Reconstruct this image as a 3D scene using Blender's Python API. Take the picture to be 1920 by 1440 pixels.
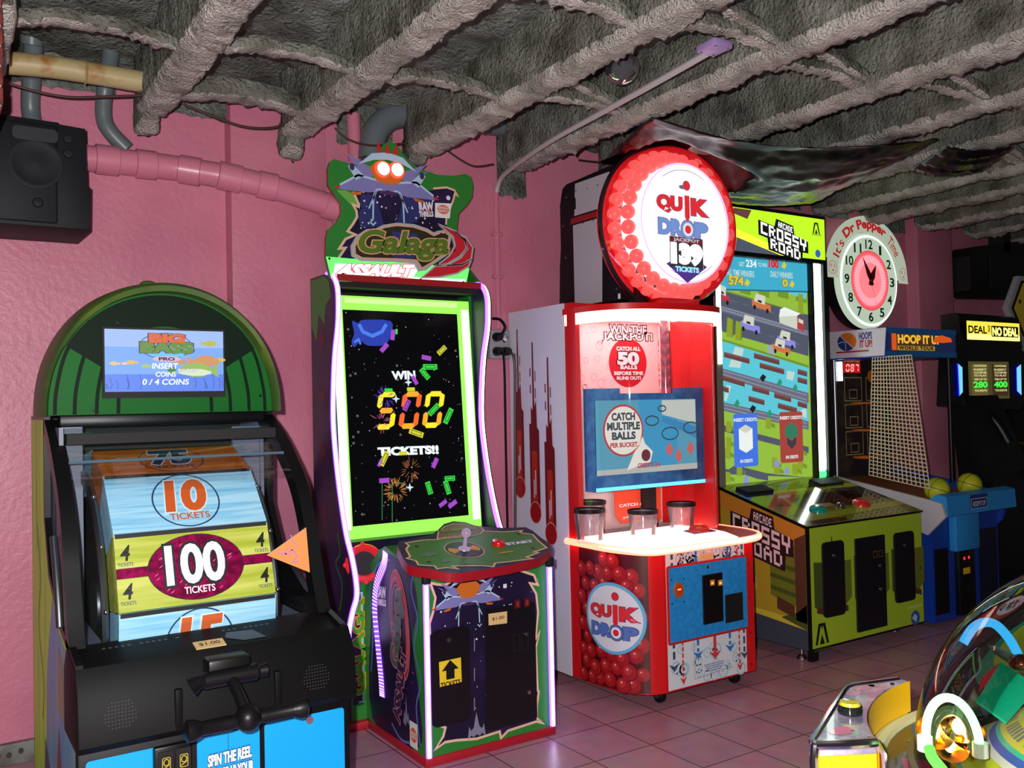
import bpy, bmesh, math, random
from math import sin, cos, pi, radians, sqrt, atan2, hypot
from mathutils import Vector, Matrix, noise
random.seed(7)
SC = bpy.context.scene
for o in list(bpy.data.objects): bpy.data.objects.remove(o)

# ------------------------------------------------------------------ camera
W_, H_, FOC = 1920, 1440, 1700.0
YAW, PITCH, ROLL, EYE = radians(33.2), radians(1.3), radians(1.25), Vector((0, 0, 1.65))
_f = Vector((sin(YAW)*cos(PITCH), cos(YAW)*cos(PITCH), sin(PITCH)))
_r0 = Vector((cos(YAW), -sin(YAW), 0)); _u0 = _r0.cross(_f)
_R = _r0*cos(ROLL) - _u0*sin(ROLL); _U = _r0*sin(ROLL) + _u0*cos(ROLL)
cd = bpy.data.cameras.new('camera'); cam = bpy.data.objects.new('camera', cd); SC.collection.objects.link(cam)
cd.sensor_width = 36; cd.lens = FOC/W_*36; cd.clip_start = 0.05
cam.matrix_world = Matrix(((_R.x, _U.x, -_f.x, EYE.x), (_R.y, _U.y, -_f.y, EYE.y), (_R.z, _U.z, -_f.z, EYE.z), (0, 0, 0, 1)))
SC.camera = cam
def ray(px, py): return _f + _R*((px-W_/2)/FOC) + _U*((H_/2-py)/FOC)
def onY(px, py, y): d = ray(px, py); return EYE + d*(y/d.y)
def onX(px, py, x): d = ray(px, py); return EYE + d*(x/d.x)
def onZ(px, py, z): d = ray(px, py); return EYE + d*((z-EYE.z)/d.z)

# ------------------------------------------------------------------ light
wd = bpy.data.worlds.new('world'); SC.world = wd; wd.use_nodes = True
wd.node_tree.nodes['Background'].inputs[0].default_value = (0.70, 0.68, 0.74, 1)
wd.node_tree.nodes['Background'].inputs[1].default_value = 0.06
ld = bpy.data.lights.new('camera_flash', 'POINT'); ld.energy = 610; ld.shadow_soft_size = 0.018; ld.color = (1, 0.97, 0.95)
lo = bpy.data.objects.new('camera_flash', ld); SC.collection.objects.link(lo); lo.location = EYE + _R*-0.10 + _U*0.09 - _f*0.02
SC.view_settings.view_transform = 'Standard'; SC.view_settings.look = 'None'
SC.view_settings.gamma = 1; SC.view_settings.use_curve_mapping = False; SC.view_settings.exposure = 0.0

# ------------------------------------------------------------------ materials
def lin(c):
    o = []
    for v in c[:3]:
        v = v/255.0
        o.append(v/12.92 if v <= 0.04045 else ((v+0.055)/1.055)**2.4)
    return (o[0], o[1], o[2], 1)
_mats = {}
def mat(name, rgb=(128, 128, 128), rough=0.5, metal=0.0, emit=0.0, bump=None, mix=None, coat=0.0, spec=0.5):
    """bump=(scale, strength, distance); mix=(rgb2, scale, lo, hi[, stretch])"""
    if name in _mats: return _mats[name]
    m = bpy.data.materials.new(name); m.use_nodes = True; nt = m.node_tree; b = nt.nodes['Principled BSDF']
    b.inputs['Base Color'].default_value = lin(rgb); b.inputs['Roughness'].default_value = rough
    b.inputs['Metallic'].default_value = metal; b.inputs['Coat Weight'].default_value = coat
    b.inputs['Specular IOR Level'].default_value = spec
    if emit:
        b.inputs['Base Color'].default_value = (0.02, 0.02, 0.02, 1)
        b.inputs['Emission Color'].default_value = lin(rgb); b.inputs['Emission Strength'].default_value = emit
    if mix or bump: tc = nt.nodes.new('ShaderNodeTexCoord')
    if mix:
        mp = nt.nodes.new('ShaderNodeMapping'); nt.links.new(tc.outputs['Object'], mp.inputs[0])
        if len(mix) > 4: mp.inputs['Scale'].default_value = mix[4]
        nz = nt.nodes.new('ShaderNodeTexNoise'); nz.inputs['Scale'].default_value = mix[1]; nz.inputs['Detail'].default_value = 6
        nt.links.new(mp.outputs[0], nz.inputs['Vector'])
        rp = nt.nodes.new('ShaderNodeValToRGB'); e = rp.color_ramp.elements
        e[0].position = mix[2]; e[0].color = lin(rgb); e[1].position = mix[3]; e[1].color = lin(mix[0])
        nt.links.new(nz.outputs['Fac'], rp.inputs[0]); nt.links.new(rp.outputs[0], b.inputs['Emission Color' if emit else 'Base Color'])
    if bump:
        n2 = nt.nodes.new('ShaderNodeTexNoise'); n2.inputs['Scale'].default_value = bump[0]; n2.inputs['Detail'].default_value = 5
        nt.links.new(tc.outputs['Object'], n2.inputs['Vector'])
        bp = nt.nodes.new('ShaderNodeBump'); bp.inputs['Strength'].default_value = bump[1]; bp.inputs['Distance'].default_value = bump[2]
        nt.links.new(n2.outputs['Fac'], bp.inputs['Height']); nt.links.new(bp.outputs[0], b.inputs['Normal'])
    _mats[name] = m; return m
def glass(name, tint=(255, 255, 255), refl=1.0, rough=0.03, haze=0.0, hazec=(255, 255, 255), ior=1.45):
    """a thin clear sheet: see-through plus a mirror reflection that grows at grazing angles"""
    if name in _mats: return _mats[name]
    m = bpy.data.materials.new(name); m.use_nodes = True; nt = m.node_tree; nt.nodes.clear()
    out = nt.nodes.new('ShaderNodeOutputMaterial'); tr = nt.nodes.new('ShaderNodeBsdfTransparent'); gl = nt.nodes.new('ShaderNodeBsdfGlossy')
    tr.inputs[0].default_value = lin(tint); gl.inputs['Roughness'].default_value = rough
    fr = nt.nodes.new('ShaderNodeFresnel'); fr.inputs[0].default_value = ior
    mu = nt.nodes.new('ShaderNodeMath'); mu.operation = 'MULTIPLY'; mu.inputs[1].default_value = refl
    nt.links.new(fr.outputs[0], mu.inputs[0]); mx = nt.nodes.new('ShaderNodeMixShader')
    nt.links.new(mu.outputs[0], mx.inputs[0]); nt.links.new(gl.outputs[0], mx.inputs[2])
    if haze:
        df = nt.nodes.new('ShaderNodeBsdfDiffuse'); df.inputs[0].default_value = lin(hazec); m2 = nt.nodes.new('ShaderNodeMixShader'); m2.inputs[0].default_value = haze
        nt.links.new(tr.outputs[0], m2.inputs[1]); nt.links.new(df.outputs[0], m2.inputs[2]); nt.links.new(m2.outputs[0], mx.inputs[1])
    else: nt.links.new(tr.outputs[0], mx.inputs[1])
    nt.links.new(mx.outputs[0], out.inputs[0]); _mats[name] = m; return m

# ------------------------------------------------------------------ text
_tc = {}
def text2d(s, bold=0.0, shear=0.0, sp=1.0):
    k = (s, bold, shear, sp)
    if k in _tc: return _tc[k]
    cu = bpy.data.curves.new('t', 'FONT'); cu.body = s; cu.offset = bold; cu.shear = shear; cu.space_character = sp
    cu.resolution_u = 4; cu.fill_mode = 'FRONT'; cu.space_line = 0.85; cu.align_x = 'CENTER'
    ob = bpy.data.objects.new('t', cu); SC.collection.objects.link(ob)
    dg = bpy.context.evaluated_depsgraph_get(); me = bpy.data.meshes.new_from_object(ob.evaluated_get(dg))
    r = ([(v.co.x, v.co.y) for v in me.vertices], [tuple(p.vertices) for p in me.polygons])
    bpy.data.objects.remove(ob); bpy.data.curves.remove(cu); bpy.data.meshes.remove(me); _tc[k] = r; return r

# ------------------------------------------------------------------ frames on flat faces
class Fr:
    """a flat face: origin, u to the right, v up; normal towards the viewer"""
    def __init__(s, o, u=(1, 0, 0), v=(0, 0, 1)):
        s.o = Vector(o); s.u = Vector(u).normalized(); s.v = Vector(v).normalized(); s.n = s.u.cross(s.v).normalized()
    def at(s, a, b, h=0.0): return s.o + s.u*a + s.v*b + s.n*h
    def hit(s, px, py):
        d = ray(px, py); t = (s.o-EYE).dot(s.n)/d.dot(s.n); q = EYE + d*t - s.o; return (q.dot(s.u), q.dot(s.v))
    def P(s, pts): return [s.hit(*p) for p in pts]
LH = 0.0007
def front(y, x=0, z=0): return Fr((x, y, z))
def side(x, y=0, z=0): return Fr((x, y, z), (0, -1, 0), (0, 0, 1))

def arc(cx, cy, rx, ry, a0=0, a1=360, n=40):
    full = abs(a1-a0) >= 360
    return [(cx+rx*cos(radians(a0+(a1-a0)*i/(n if full else n-1))), cy+ry*sin(radians(a0+(a1-a0)*i/(n if full else n-1)))) for i in range(n)]
def rrect(x0, y0, x1, y1, r, n=5):
    o = []
    for cx, cy, a in ((x1-r, y1-r, 0), (x0+r, y1-r, 90), (x0+r, y0+r, 180), (x1-r, y0+r, 270)):
        for i in range(n+1): t = radians(a+90*i/n); o.append((cx+r*cos(t), cy+r*sin(t)))
    return o
def smooth(pts, n=6, closed=False):
    """Catmull-Rom through points of any dimension"""
    out = []; N = len(pts); rng = range(N if closed else N-1)
    for i in rng:
        g = (lambda j: pts[j % N]) if closed else (lambda j: pts[max(0, min(N-1, j))])
        p0, p1, p2, p3 = g(i-1), g(i), g(i+1), g(i+2)
        for k in range(n):
            t = k/n; out.append(tuple(0.5*((2*b)+(-a+c)*t+(2*a-5*b+4*c-d)*t*t+(-a+3*b-3*c+d)*t**3) for a, b, c, d in zip(p0, p1, p2, p3)))
    if not closed: out.append(tuple(pts[-1]))
    return out

# ------------------------------------------------------------------ mesh builder
class MB:
    def __init__(s): s.v = []; s.f = []; s.m = []; s.mats = []
    def mi(s, m):
        if m not in s.mats: s.mats.append(m)
        return s.mats.index(m)
    def add(s, vs, fs, m):
        b = len(s.v); s.v += [tuple(x) for x in vs]; k = s.mi(m)
        for f in fs: s.f.append(tuple(b+i for i in f)); s.m.append(k)
        return s
    def poly(s, pts, m): return s.add(pts, [range(len(pts))], m)
    def bm(s, bm, m):
        bm.verts.index_update(); s.add([v.co for v in bm.verts], [[v.index for v in f.verts] for f in bm.faces], m); bm.free(); return s
    def box(s, x0, x1, y0, y1, z0, z1, m, bev=0.0, seg=2, M=None):
        bm = bmesh.new(); bmesh.ops.create_cube(bm, size=1)
        for v in bm.verts: v.co = Vector((x0+(x1-x0)*(v.co.x+.5), y0+(y1-y0)*(v.co.y+.5), z0+(z1-z0)*(v.co.z+.5)))
        if bev: bmesh.ops.bevel(bm, geom=list(bm.edges), offset=bev, segments=seg, affect='EDGES', profile=0.5)
        if M: bm.transform(M)
        return s.bm(bm, m)
    def prism(s, prof, axis, a0, a1, m, cap=None, bev=0.0):
        """closed 2D profile pushed along an axis: axis 'x' profile (y,z); 'y' (x,z); 'z' (x,y)"""
        mk = {'x': lambda p, a: (a, p[0], p[1]), 'y': lambda p, a: (p[0], a, p[1]), 'z': lambda p, a: (p[0], p[1], a)}[axis]
        n = len(prof); vs = [mk(p, a0) for p in prof]+[mk(p, a1) for p in prof]
        if bev:
            bm = bmesh.new(); V = [bm.verts.new(v) for v in vs]
            for i in range(n): j = (i+1) % n; bm.faces.new((V[i], V[j], V[n+j], V[n+i]))
            bm.faces.new(V[:n][::-1]); bm.faces.new(V[n:]); bmesh.ops.recalc_face_normals(bm, faces=bm.faces)
            es = [e for e in bm.edges if abs(({'x': 0, 'y': 1, 'z': 2}[axis], e.verts[0].co[{'x': 0, 'y': 1, 'z': 2}[axis]])[1]-e.verts[1].co[{'x': 0, 'y': 1, 'z': 2}[axis]]) < 1e-6]
            bmesh.ops.bevel(bm, geom=es, offset=bev, segments=2, affect='EDGES', profile=0.5); return s.bm(bm, m)
        s.add(vs, [(i, (i+1) % n, n+(i+1) % n, n+i) for i in range(n)], m)
        s.poly(vs[:n][::-1], cap or m); s.poly(vs[n:], cap or m); return s
    def slab(s, F, pts, h, m, mside=None, h0=0.0):
        """flat outline on a frame given real thickness h out of the face"""
        n = len(pts); a = [F.at(p[0], p[1], h0) for p in pts]; b = [F.at(p[0], p[1], h0+h) for p in pts]
        s.poly(b, m); s.poly(a[::-1], mside or m); s.add(a+b, [(i, (i+1) % n, n+(i+1) % n, n+i) for i in range(n)], mside or m); return s
    def tube(s, path, r, m, seg=12, cap=True, closed=False, flat=None):
        P = [Vector(p) for p in path]; n = len(P); rr = r if isinstance(r, (list, tuple)) else [r]*n; vs = []; up = None
        for i in range(n):
            t = (P[(i+1) % n]-P[i-1]) if closed else (P[min(i+1, n-1)]-P[max(i-1, 0)]); t.normalize()
            if up is None: up = Vector((0, 0, 1)) if abs(t.z) < .9 else Vector((1, 0, 0))
            sd = t.cross(up); sd.normalize(); up = sd.cross(t); up.normalize()
            for k in range(seg):
                a = 2*pi*k/seg; vs.append(P[i]+sd*(rr[i]*cos(a))+up*(rr[i]*sin(a)*(flat or 1)))
        fs = []
        for i in range(n if closed else n-1):
            for k in range(seg): j = (i+1) % n; fs.append((i*seg+k, i*seg+(k+1) % seg, j*seg+(k+1) % seg, j*seg+k))
        if cap and not closed: fs += [tuple(range(seg))[::-1], tuple(range((n-1)*seg, n*seg))]
        return s.add(vs, fs, m)
    def lathe(s, prof, m, c=(0, 0, 0), axis=(0, 0, 1), seg=32, a0=0, a1=360):
        A = Vector(axis).normalized(); X = A.orthogonal().normalized(); Y = A.cross(X); C = Vector(c); n = len(prof); vs = []; full = abs(a1-a0) >= 360
        ns = seg if full else seg+1
        for k in range(ns):
            t = radians(a0+(a1-a0)*k/seg); d = X*cos(t)+Y*sin(t)
            for r, h in prof: vs.append(C+d*r+A*h)
        fs = []
        for k in range(seg):
            k2 = (k+1) % ns
            for i in range(n-1):
                q = [k*n+i, k2*n+i, k2*n+i+1, k*n+i+1]
                if prof[i][0] < 1e-6: q = [k*n+i, k2*n+i+1, k*n+i+1]
                elif prof[i+1][0] < 1e-6: q = [k*n+i, k2*n+i, k*n+i+1]
                fs.append(q)
        return s.add(vs, fs, m)
    def ball(s, c, r, m, seg=16, ring=10, sc=(1, 1, 1)):
        pr = [(r*sin(pi*i/ring), -r*cos(pi*i/ring)) for i in range(ring+1)]; pr[0] = (0, -r); pr[-1] = (0, r); b = len(s.v)
        s.lathe(pr, m, (0, 0, 0), (0, 0, 1), seg)
        for i in range(b, len(s.v)): v = s.v[i]; s.v[i] = (c[0]+v[0]*sc[0], c[1]+v[1]*sc[1], c[2]+v[2]*sc[2])
        return s
    # ---- printed shapes lying on a face
    def flat(s, F, pts, m, L=1): return s.poly([F.at(p[0], p[1], L*LH) for p in pts], m)
    def rect(s, F, x0, y0, x1, y1, m, L=1): return s.flat(F, [(x0, y0), (x1, y0), (x1, y1), (x0, y1)], m, L)
    def flatp(s, F, px, m, L=1): return s.flat(F, F.P(px), m, L)
    def stroke(s, F, pts, w, m, L=1, closed=False):
        n = len(pts); A = []; B = []
        for i in range(n):
            p = pts[i]; q0 = pts[i-1] if (i or closed) else p; q1 = pts[(i+1) % n] if (i < n-1 or closed) else p
            d0 = Vector((p[0]-q0[0], p[1]-q0[1])); d1 = Vector((q1[0]-p[0], q1[1]-p[1]))
            if d0.length < 1e-9: d0 = d1
            if d1.length < 1e-9: d1 = d0
            d0.normalize(); d1.normalize(); n0 = Vector((-d0.y, d0.x)); n1 = Vector((-d1.y, d1.x)); mm = n0+n1
            if mm.length < 1e-3: mm = n0
            mm.normalize(); k = min(1/max(mm.dot(n0), .3), 2.5)*w/2
            A.append((p[0]+mm.x*k, p[1]+mm.y*k)); B.append((p[0]-mm.x*k, p[1]-mm.y*k))
        vs = [F.at(*a, L*LH) for a in A]+[F.at(*b, L*LH) for b in B]
        fs = [(i, n+i, n+(i+1) % n, (i+1) % n) for i in range(n if closed else n-1)]
        return s.add(vs, fs, m)
    def strokep(s, F, px, w, m, L=1, closed=False): return s.stroke(F, F.P(px), w, m, L, closed)
    def text(s, F, t, x0, y0, x1, y1, m, L=1, bold=0.02, shear=0.0, out=None, outw=0.04, rot=0.0, sp=1.0, fn=None):
        base, _ = text2d(t, 0.0, shear, sp)
        bx0 = min(p[0] for p in base); bx1 = max(p[0] for p in base); by0 = min(p[1] for p in base); by1 = max(p[1] for p in base)
        sx = (x1-x0)/(bx1-bx0); sy = (y1-y0)/(by1-by0); cx, cy = (x0+x1)/2, (y0+y1)/2; c, n_ = cos(rot), sin(rot)
        def place(p):
            a = (p[0]-(bx0+bx1)/2)*sx; b = (p[1]-(by0+by1)/2)*sy
            q = (cx+a*c-b*n_, cy+a*n_+b*c)
            return fn(q) if fn else q
        lay = [(m, bold, L+1 if out else L)]
        if out: lay.insert(0, (out, bold+outw, L))
        for mm, bo, ll in lay:
            V, fs = text2d(t, bo, shear, sp)
            s.add([F.at(*place(p), ll*LH) for p in V], fs, mm)
        return s
    def textp(s, F, t, px0, py0, px1, py1, m, L=1, **k):
        """lettering between two points of the face: lower-left and upper-right"""
        a = F.hit(px0, py0); b = F.hit(px1, py1); return s.text(F, t, a[0], a[1], b[0], b[1], m, L, **k)
    def textq(s, F, t, q, m, L=1, bold=0.02, out=None, outw=0.04, shear=0.0):
        """lettering filling a four-cornered area of the face (lower-left, lower-right, upper-right, upper-left)"""
        Q = F.P(q); fn = lambda p: tuple(Q[0][i]*(1-p[0])*(1-p[1])+Q[1][i]*p[0]*(1-p[1])+Q[2][i]*p[0]*p[1]+Q[3][i]*(1-p[0])*p[1] for i in (0, 1))
        return s.text(F, t, 0, 0, 1, 1, m, L, bold=bold, out=out, outw=outw, shear=shear, fn=fn)
    def build(s, name, parent=None, ang=35, recalc=False):
        me = bpy.data.meshes.new(name)
        off = parent_origin(parent)
        me.from_pydata([(v[0]-off[0], v[1]-off[1], v[2]-off[2]) for v in s.v], [], s.f)
        for m in s.mats: me.materials.append(m)
        me.polygons.foreach_set('material_index', s.m)
        if recalc:
            bm = bmesh.new(); bm.from_mesh(me); bmesh.ops.recalc_face_normals(bm, faces=bm.faces); bm.to_mesh(me); bm.free()
        me.polygons.foreach_set('use_smooth', [True]*len(me.polygons)); me.set_sharp_from_angle(angle=radians(ang)); me.update()
        o = bpy.data.objects.new(name, me); SC.collection.objects.link(o)
        if parent: o.parent = parent
        return o
def parent_origin(p):
    c = Vector((0, 0, 0))
    while p: c += p.location; p = p.parent
    return c
def thing(name, loc, label, cat, group=None):
    o = bpy.data.objects.new(name, None); SC.collection.objects.link(o); o.location = loc; o.empty_display_size = 0.1
    o['label'] = label; o['category'] = cat
    if group: o['group'] = group
    return o
def tag(o, label, cat, group=None):
    o['label'] = label; o['category'] = cat
    if group: o['group'] = group
    return o
def struct(o): o['kind'] = 'structure'; return o
def dup(o, loc, label=None, parent=None):
    """a copy of a thing (or part) with copies of its parts and sub-parts"""
    c = o.copy(); SC.collection.objects.link(c); c.location = loc
    if parent: c.parent = parent
    if label: c['label'] = label
    for ch in list(o.children):
        d = ch.copy(); SC.collection.objects.link(d); d.parent = c
        for g in ch.children: e = g.copy(); SC.collection.objects.link(e); e.parent = d
    return c
# shared colours
BLACK = mat('black_plastic', (13, 13, 16), 0.38, spec=0.3); MATTE = mat('matte_black', (10, 10, 11), 0.7); CHROME = mat('chrome', (200, 200, 205), 0.18, 1.0)
WHITE = mat('white_print', (235, 235, 238), 0.4); INK = mat('ink_black', (12, 12, 14), 0.45); STEEL = mat('steel', (150, 152, 160), 0.35, 1.0)
RED = mat('red_plastic', (205, 24, 28), 0.35); TAN = mat('tan_label', (225, 190, 130), 0.5); YEL = mat('yellow_print', (240, 205, 40), 0.45)
def screw(mb, F, u, v, r=0.006, m=None): mb.slab(F, arc(u, v, r, r, n=10), 0.003, m or CHROME); return mb

# ================================================================== the room
PINK = mat('pink_paint', (208, 126, 148), 0.42, bump=(38, 0.35, 0.01), mix=((194, 110, 134), 2.2, 0.38, 0.72), spec=0.45)
def wall(name, x0, x1, y, z0=0, z1=3.5, th=0.12, m=PINK): return struct(MB().box(x0, x1, y, y+th, z0, z1, m).build(name))
mb = MB()
mb.box(-1.2, 1.405, 4.96, 5.15, 0, 3.6, PINK); mb.box(1.405, 1.944, 4.85, 5.15, 0, 3.6, PINK, .006)
mb.box(1.944, 7.45, 4.86, 5.15, 0, 3.6, PINK); mb.box(7.45, 8.0, 4.74, 5.15, 0, 3.6, PINK, .02); mb.box(8.0, 13, 4.86, 5.15, 0, 3.6, PINK)
mb.box(2.08, 2.09, 4.852, 4.87, 0, 3.6, PINK)
wb = struct(mb.build('wall_back'))
# floor: mauve tiles, 34.4 cm
m = bpy.data.materials.new('mauve_floor_tile'); m.use_nodes = True; nt = m.node_tree; b = nt.nodes['Principled BSDF']
tc = nt.nodes.new('ShaderNodeTexCoord'); mp = nt.nodes.new('ShaderNodeMapping'); nt.links.new(tc.outputs['Object'], mp.inputs[0])
mp.inputs['Location'].default_value = (-2.938+0.344*20, -3.334+0.344*20, 0)
br = nt.nodes.new('ShaderNodeTexBrick'); nt.links.new(mp.outputs[0], br.inputs['Vector']); br.offset = 0
br.inputs['Scale'].default_value = 1; br.inputs['Brick Width'].default_value = 0.344; br.inputs['Row Height'].default_value = 0.344
br.inputs['Mortar Size'].default_value = 0.0042; br.inputs['Mortar Smooth'].default_value = 0.3
br.inputs['Color1'].default_value = lin((184, 138, 152)); br.inputs['Color2'].default_value = lin((172, 126, 142)); br.inputs['Mortar'].default_value = lin((84, 58, 66))
nz = nt.nodes.new('ShaderNodeTexNoise'); nz.inputs['Scale'].default_value = 9; nz.inputs['Detail'].default_value = 8; nt.links.new(tc.outputs['Object'], nz.inputs['Vector'])
mx = nt.nodes.new('ShaderNodeMix'); mx.data_type = 'RGBA'; mx.blend_type = 'OVERLAY'; mx.inputs[0].default_value = 0.35
nt.links.new(br.outputs['Color'], mx.inputs[6]); nt.links.new(nz.outputs['Color'], mx.inputs[7]); nt.links.new(mx.outputs[2], b.inputs['Base Color'])
b.inputs['Roughness'].default_value = 0.33
bp = nt.nodes.new('ShaderNodeBump'); bp.inputs['Strength'].default_value = 0.35; bp.inputs['Distance'].default_value = 0.002; bp.invert = True
nt.links.new(br.outputs['Fac'], bp.inputs['Height']); nt.links.new(bp.outputs[0], b.inputs['Normal'])
fl = struct(MB().box(-1.2, 13, -2.0, 5.15, -0.1, 0, m).build('floor'))
GREYTILE = mat('grey_baseboard_tile', (125, 125, 118), 0.5, mix=((90, 88, 84), 9, .4, .65))
bbm = MB()
for i in range(3): bbm.box(-1.2+i*.62, -1.2+i*.62+.612, 4.925, 4.965, 0, 0.1, GREYTILE, .006)
for p in ((.30, .055), (.345, .05), (.395, .06), (.26, .045)): bbm.flat(Fr((0, 4.925, 0)), arc(p[0], p[1], .012, .014, n=12), mat('dark_stain', (40, 48, 46), .6))
struct(bbm.build('baseboard_back'))

# ceiling: deck and joists under sprayed grey fireproofing
FOAM = mat('sprayed_foam', (226, 220, 212), 0.95, bump=(95, 1.0, 0.05), mix=((160, 154, 146), 7, .35, .7), spec=0.1)  # paler coat for undersides; light from the machines below is in the colour
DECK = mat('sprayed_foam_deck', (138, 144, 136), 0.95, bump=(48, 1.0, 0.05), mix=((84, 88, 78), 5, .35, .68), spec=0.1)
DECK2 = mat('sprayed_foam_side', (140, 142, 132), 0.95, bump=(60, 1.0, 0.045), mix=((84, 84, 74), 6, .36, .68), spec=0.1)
def nz3(x, y, z, s): return noise.noise(Vector((x*s, y*s, z*s)))
def fuzz(x, y, z): return 0.55*nz3(x, y, z, 6)+0.45*nz3(x, y, z, 17)+0.35*nz3(x, y, z, 41)
mb = MB(); NX, NY = 300, 150; vs = []; X0, X1, Y0, Y1 = -1.2, 13, -1.9, 4.97
for j in range(NY+1):
    for i in range(NX+1):
        x = X0+(X1-X0)*i/NX; y = Y0+(Y1-Y0)*j/NY
        vs.append((x, y, 3.40+0.05*fuzz(x, y, 1)+0.07*nz3(x, y, 4, 2.2)))
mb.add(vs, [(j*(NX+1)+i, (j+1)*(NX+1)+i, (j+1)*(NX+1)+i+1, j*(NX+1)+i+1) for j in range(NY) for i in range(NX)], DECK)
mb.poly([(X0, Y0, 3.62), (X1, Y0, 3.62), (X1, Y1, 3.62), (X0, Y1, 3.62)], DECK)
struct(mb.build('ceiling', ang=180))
def foam_bar(name, path, wid, hgt, amp, seg=24, step=0.018, m=FOAM, both=False):
    """a bar along a path with a rounded section and a ragged fibrous coat; path is its underside"""
    P = [Vector(path[0])]
    for a, b2 in zip(path, path[1:]):
        a = Vector(a); b2 = Vector(b2); n = max(1, int((b2-a).length/step))
        P += [a.lerp(b2, k/n) for k in range(1, n+1)]
    N = len(P); vs = []
    for i, p in enumerate(P):
        t = (P[min(i+1, N-1)]-P[max(i-1, 0)]).normalized(); sd = t.cross(Vector((0, 0, 1))).normalized()
        e = min(i, N-1-i)*step; tap = min(1, 0.72+e*3)
        for k in range(seg):
            a = 2*pi*k/seg; ex = 0.42
            cx = math.copysign(abs(cos(a))**ex, cos(a)); cz = math.copysign(abs(sin(a))**ex, sin(a))
            q = p+sd*(cx*wid/2*tap)+Vector((0, 0, hgt/2+cz*hgt/2*tap)); d = (sd*cx*0.8+Vector((0, 0, cz))).normalized()
            rag = max(0, nz3(q.x, q.y, q.z, 75))*1.1*min(1, abs(cx)*1.2) if cz < -.2 else 0
            vs.append(q+d*(amp*(fuzz(q.x, q.y, q.z)+.3*nz3(q.x, q.y, q.z, 90)))+Vector((.012*rag*math.copysign(1, a-1.5*pi), 0, -.030*rag)))
    fs = [(i*seg+k, i*seg+(k+1) % seg, (i+1)*seg+(k+1) % seg, (i+1)*seg+k) for i in range(N-1) for k in range(seg)]
    fs += [tuple(range(seg))[::-1], tuple(range((N-1)*seg, N*seg))]
    mb = MB(); ns = len(fs)-2
    low = [f for i, f in enumerate(fs[:ns]) if sin(2*pi*((i % seg)+.5)/seg) < -.5]; rest = [f for i, f in enumerate(fs[:ns]) if not sin(2*pi*((i % seg)+.5)/seg) < -.5]  # underside faces get the brighter foam, the rest the darker side tone
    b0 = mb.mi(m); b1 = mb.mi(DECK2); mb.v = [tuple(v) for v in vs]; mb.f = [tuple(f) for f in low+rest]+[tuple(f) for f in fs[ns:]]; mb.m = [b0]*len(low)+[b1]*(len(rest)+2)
    return struct(mb.build(name, ang=180))
JX = [0.20, 0.965, 1.69, 2.44, 3.12, 3.88, 4.62, 5.28, 6.06, 6.70, 7.45, 8.2, 8.95, 9.7]
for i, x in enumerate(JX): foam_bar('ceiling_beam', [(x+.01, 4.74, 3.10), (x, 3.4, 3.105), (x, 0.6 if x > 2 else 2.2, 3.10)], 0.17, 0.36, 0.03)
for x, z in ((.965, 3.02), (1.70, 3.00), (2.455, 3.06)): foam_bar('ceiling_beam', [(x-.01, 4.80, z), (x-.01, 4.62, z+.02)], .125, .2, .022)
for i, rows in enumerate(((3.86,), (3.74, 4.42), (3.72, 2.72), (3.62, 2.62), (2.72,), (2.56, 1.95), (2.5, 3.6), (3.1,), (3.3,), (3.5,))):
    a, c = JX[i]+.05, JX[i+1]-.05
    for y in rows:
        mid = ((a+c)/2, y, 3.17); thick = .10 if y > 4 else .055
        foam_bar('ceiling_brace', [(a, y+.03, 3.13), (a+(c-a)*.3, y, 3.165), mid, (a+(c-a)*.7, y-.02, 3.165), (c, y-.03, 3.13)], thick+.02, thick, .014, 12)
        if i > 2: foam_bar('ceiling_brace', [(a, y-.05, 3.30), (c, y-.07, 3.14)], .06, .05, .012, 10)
# sprayed overspill down the wall between joists
SPILL = DECK
for x0, x1, zb in ((2.0, 2.35, 3.16), (3.08, 3.30, 2.98), (4.28, 4.52, 3.05), (1.08, 1.60, 3.22), (.30, .85, 3.26), (4.7, 5.2, 3.2), (5.4, 6.0, 3.18), (6.15, 6.6, 3.15), (6.8, 7.4, 3.1)):
    n = 24; vs = []; y = 4.94 if x0 < 1.4 else 4.84
    for i in range(n+1):
        x = x0+(x1-x0)*i/n
        for j in range(13): z = zb+0.02*nz3(x, 3, zb, 30)+(3.45-zb)*j/12; vs.append((x, y-0.012-0.02*abs(fuzz(x, 2, z))-(0.10*max(0, j/12-.5)), z))
    MBs = MB().add(vs, [(i*13+j, (i+1)*13+j, (i+1)*13+j+1, i*13+j+1) for i in range(n) for j in range(12)], SPILL)
    MBs.box(x0+.02, x1-.02, y, y+.02, zb+.04, 3.45, SPILL); struct(MBs.build('ceiling_overspill', ang=180))
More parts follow.
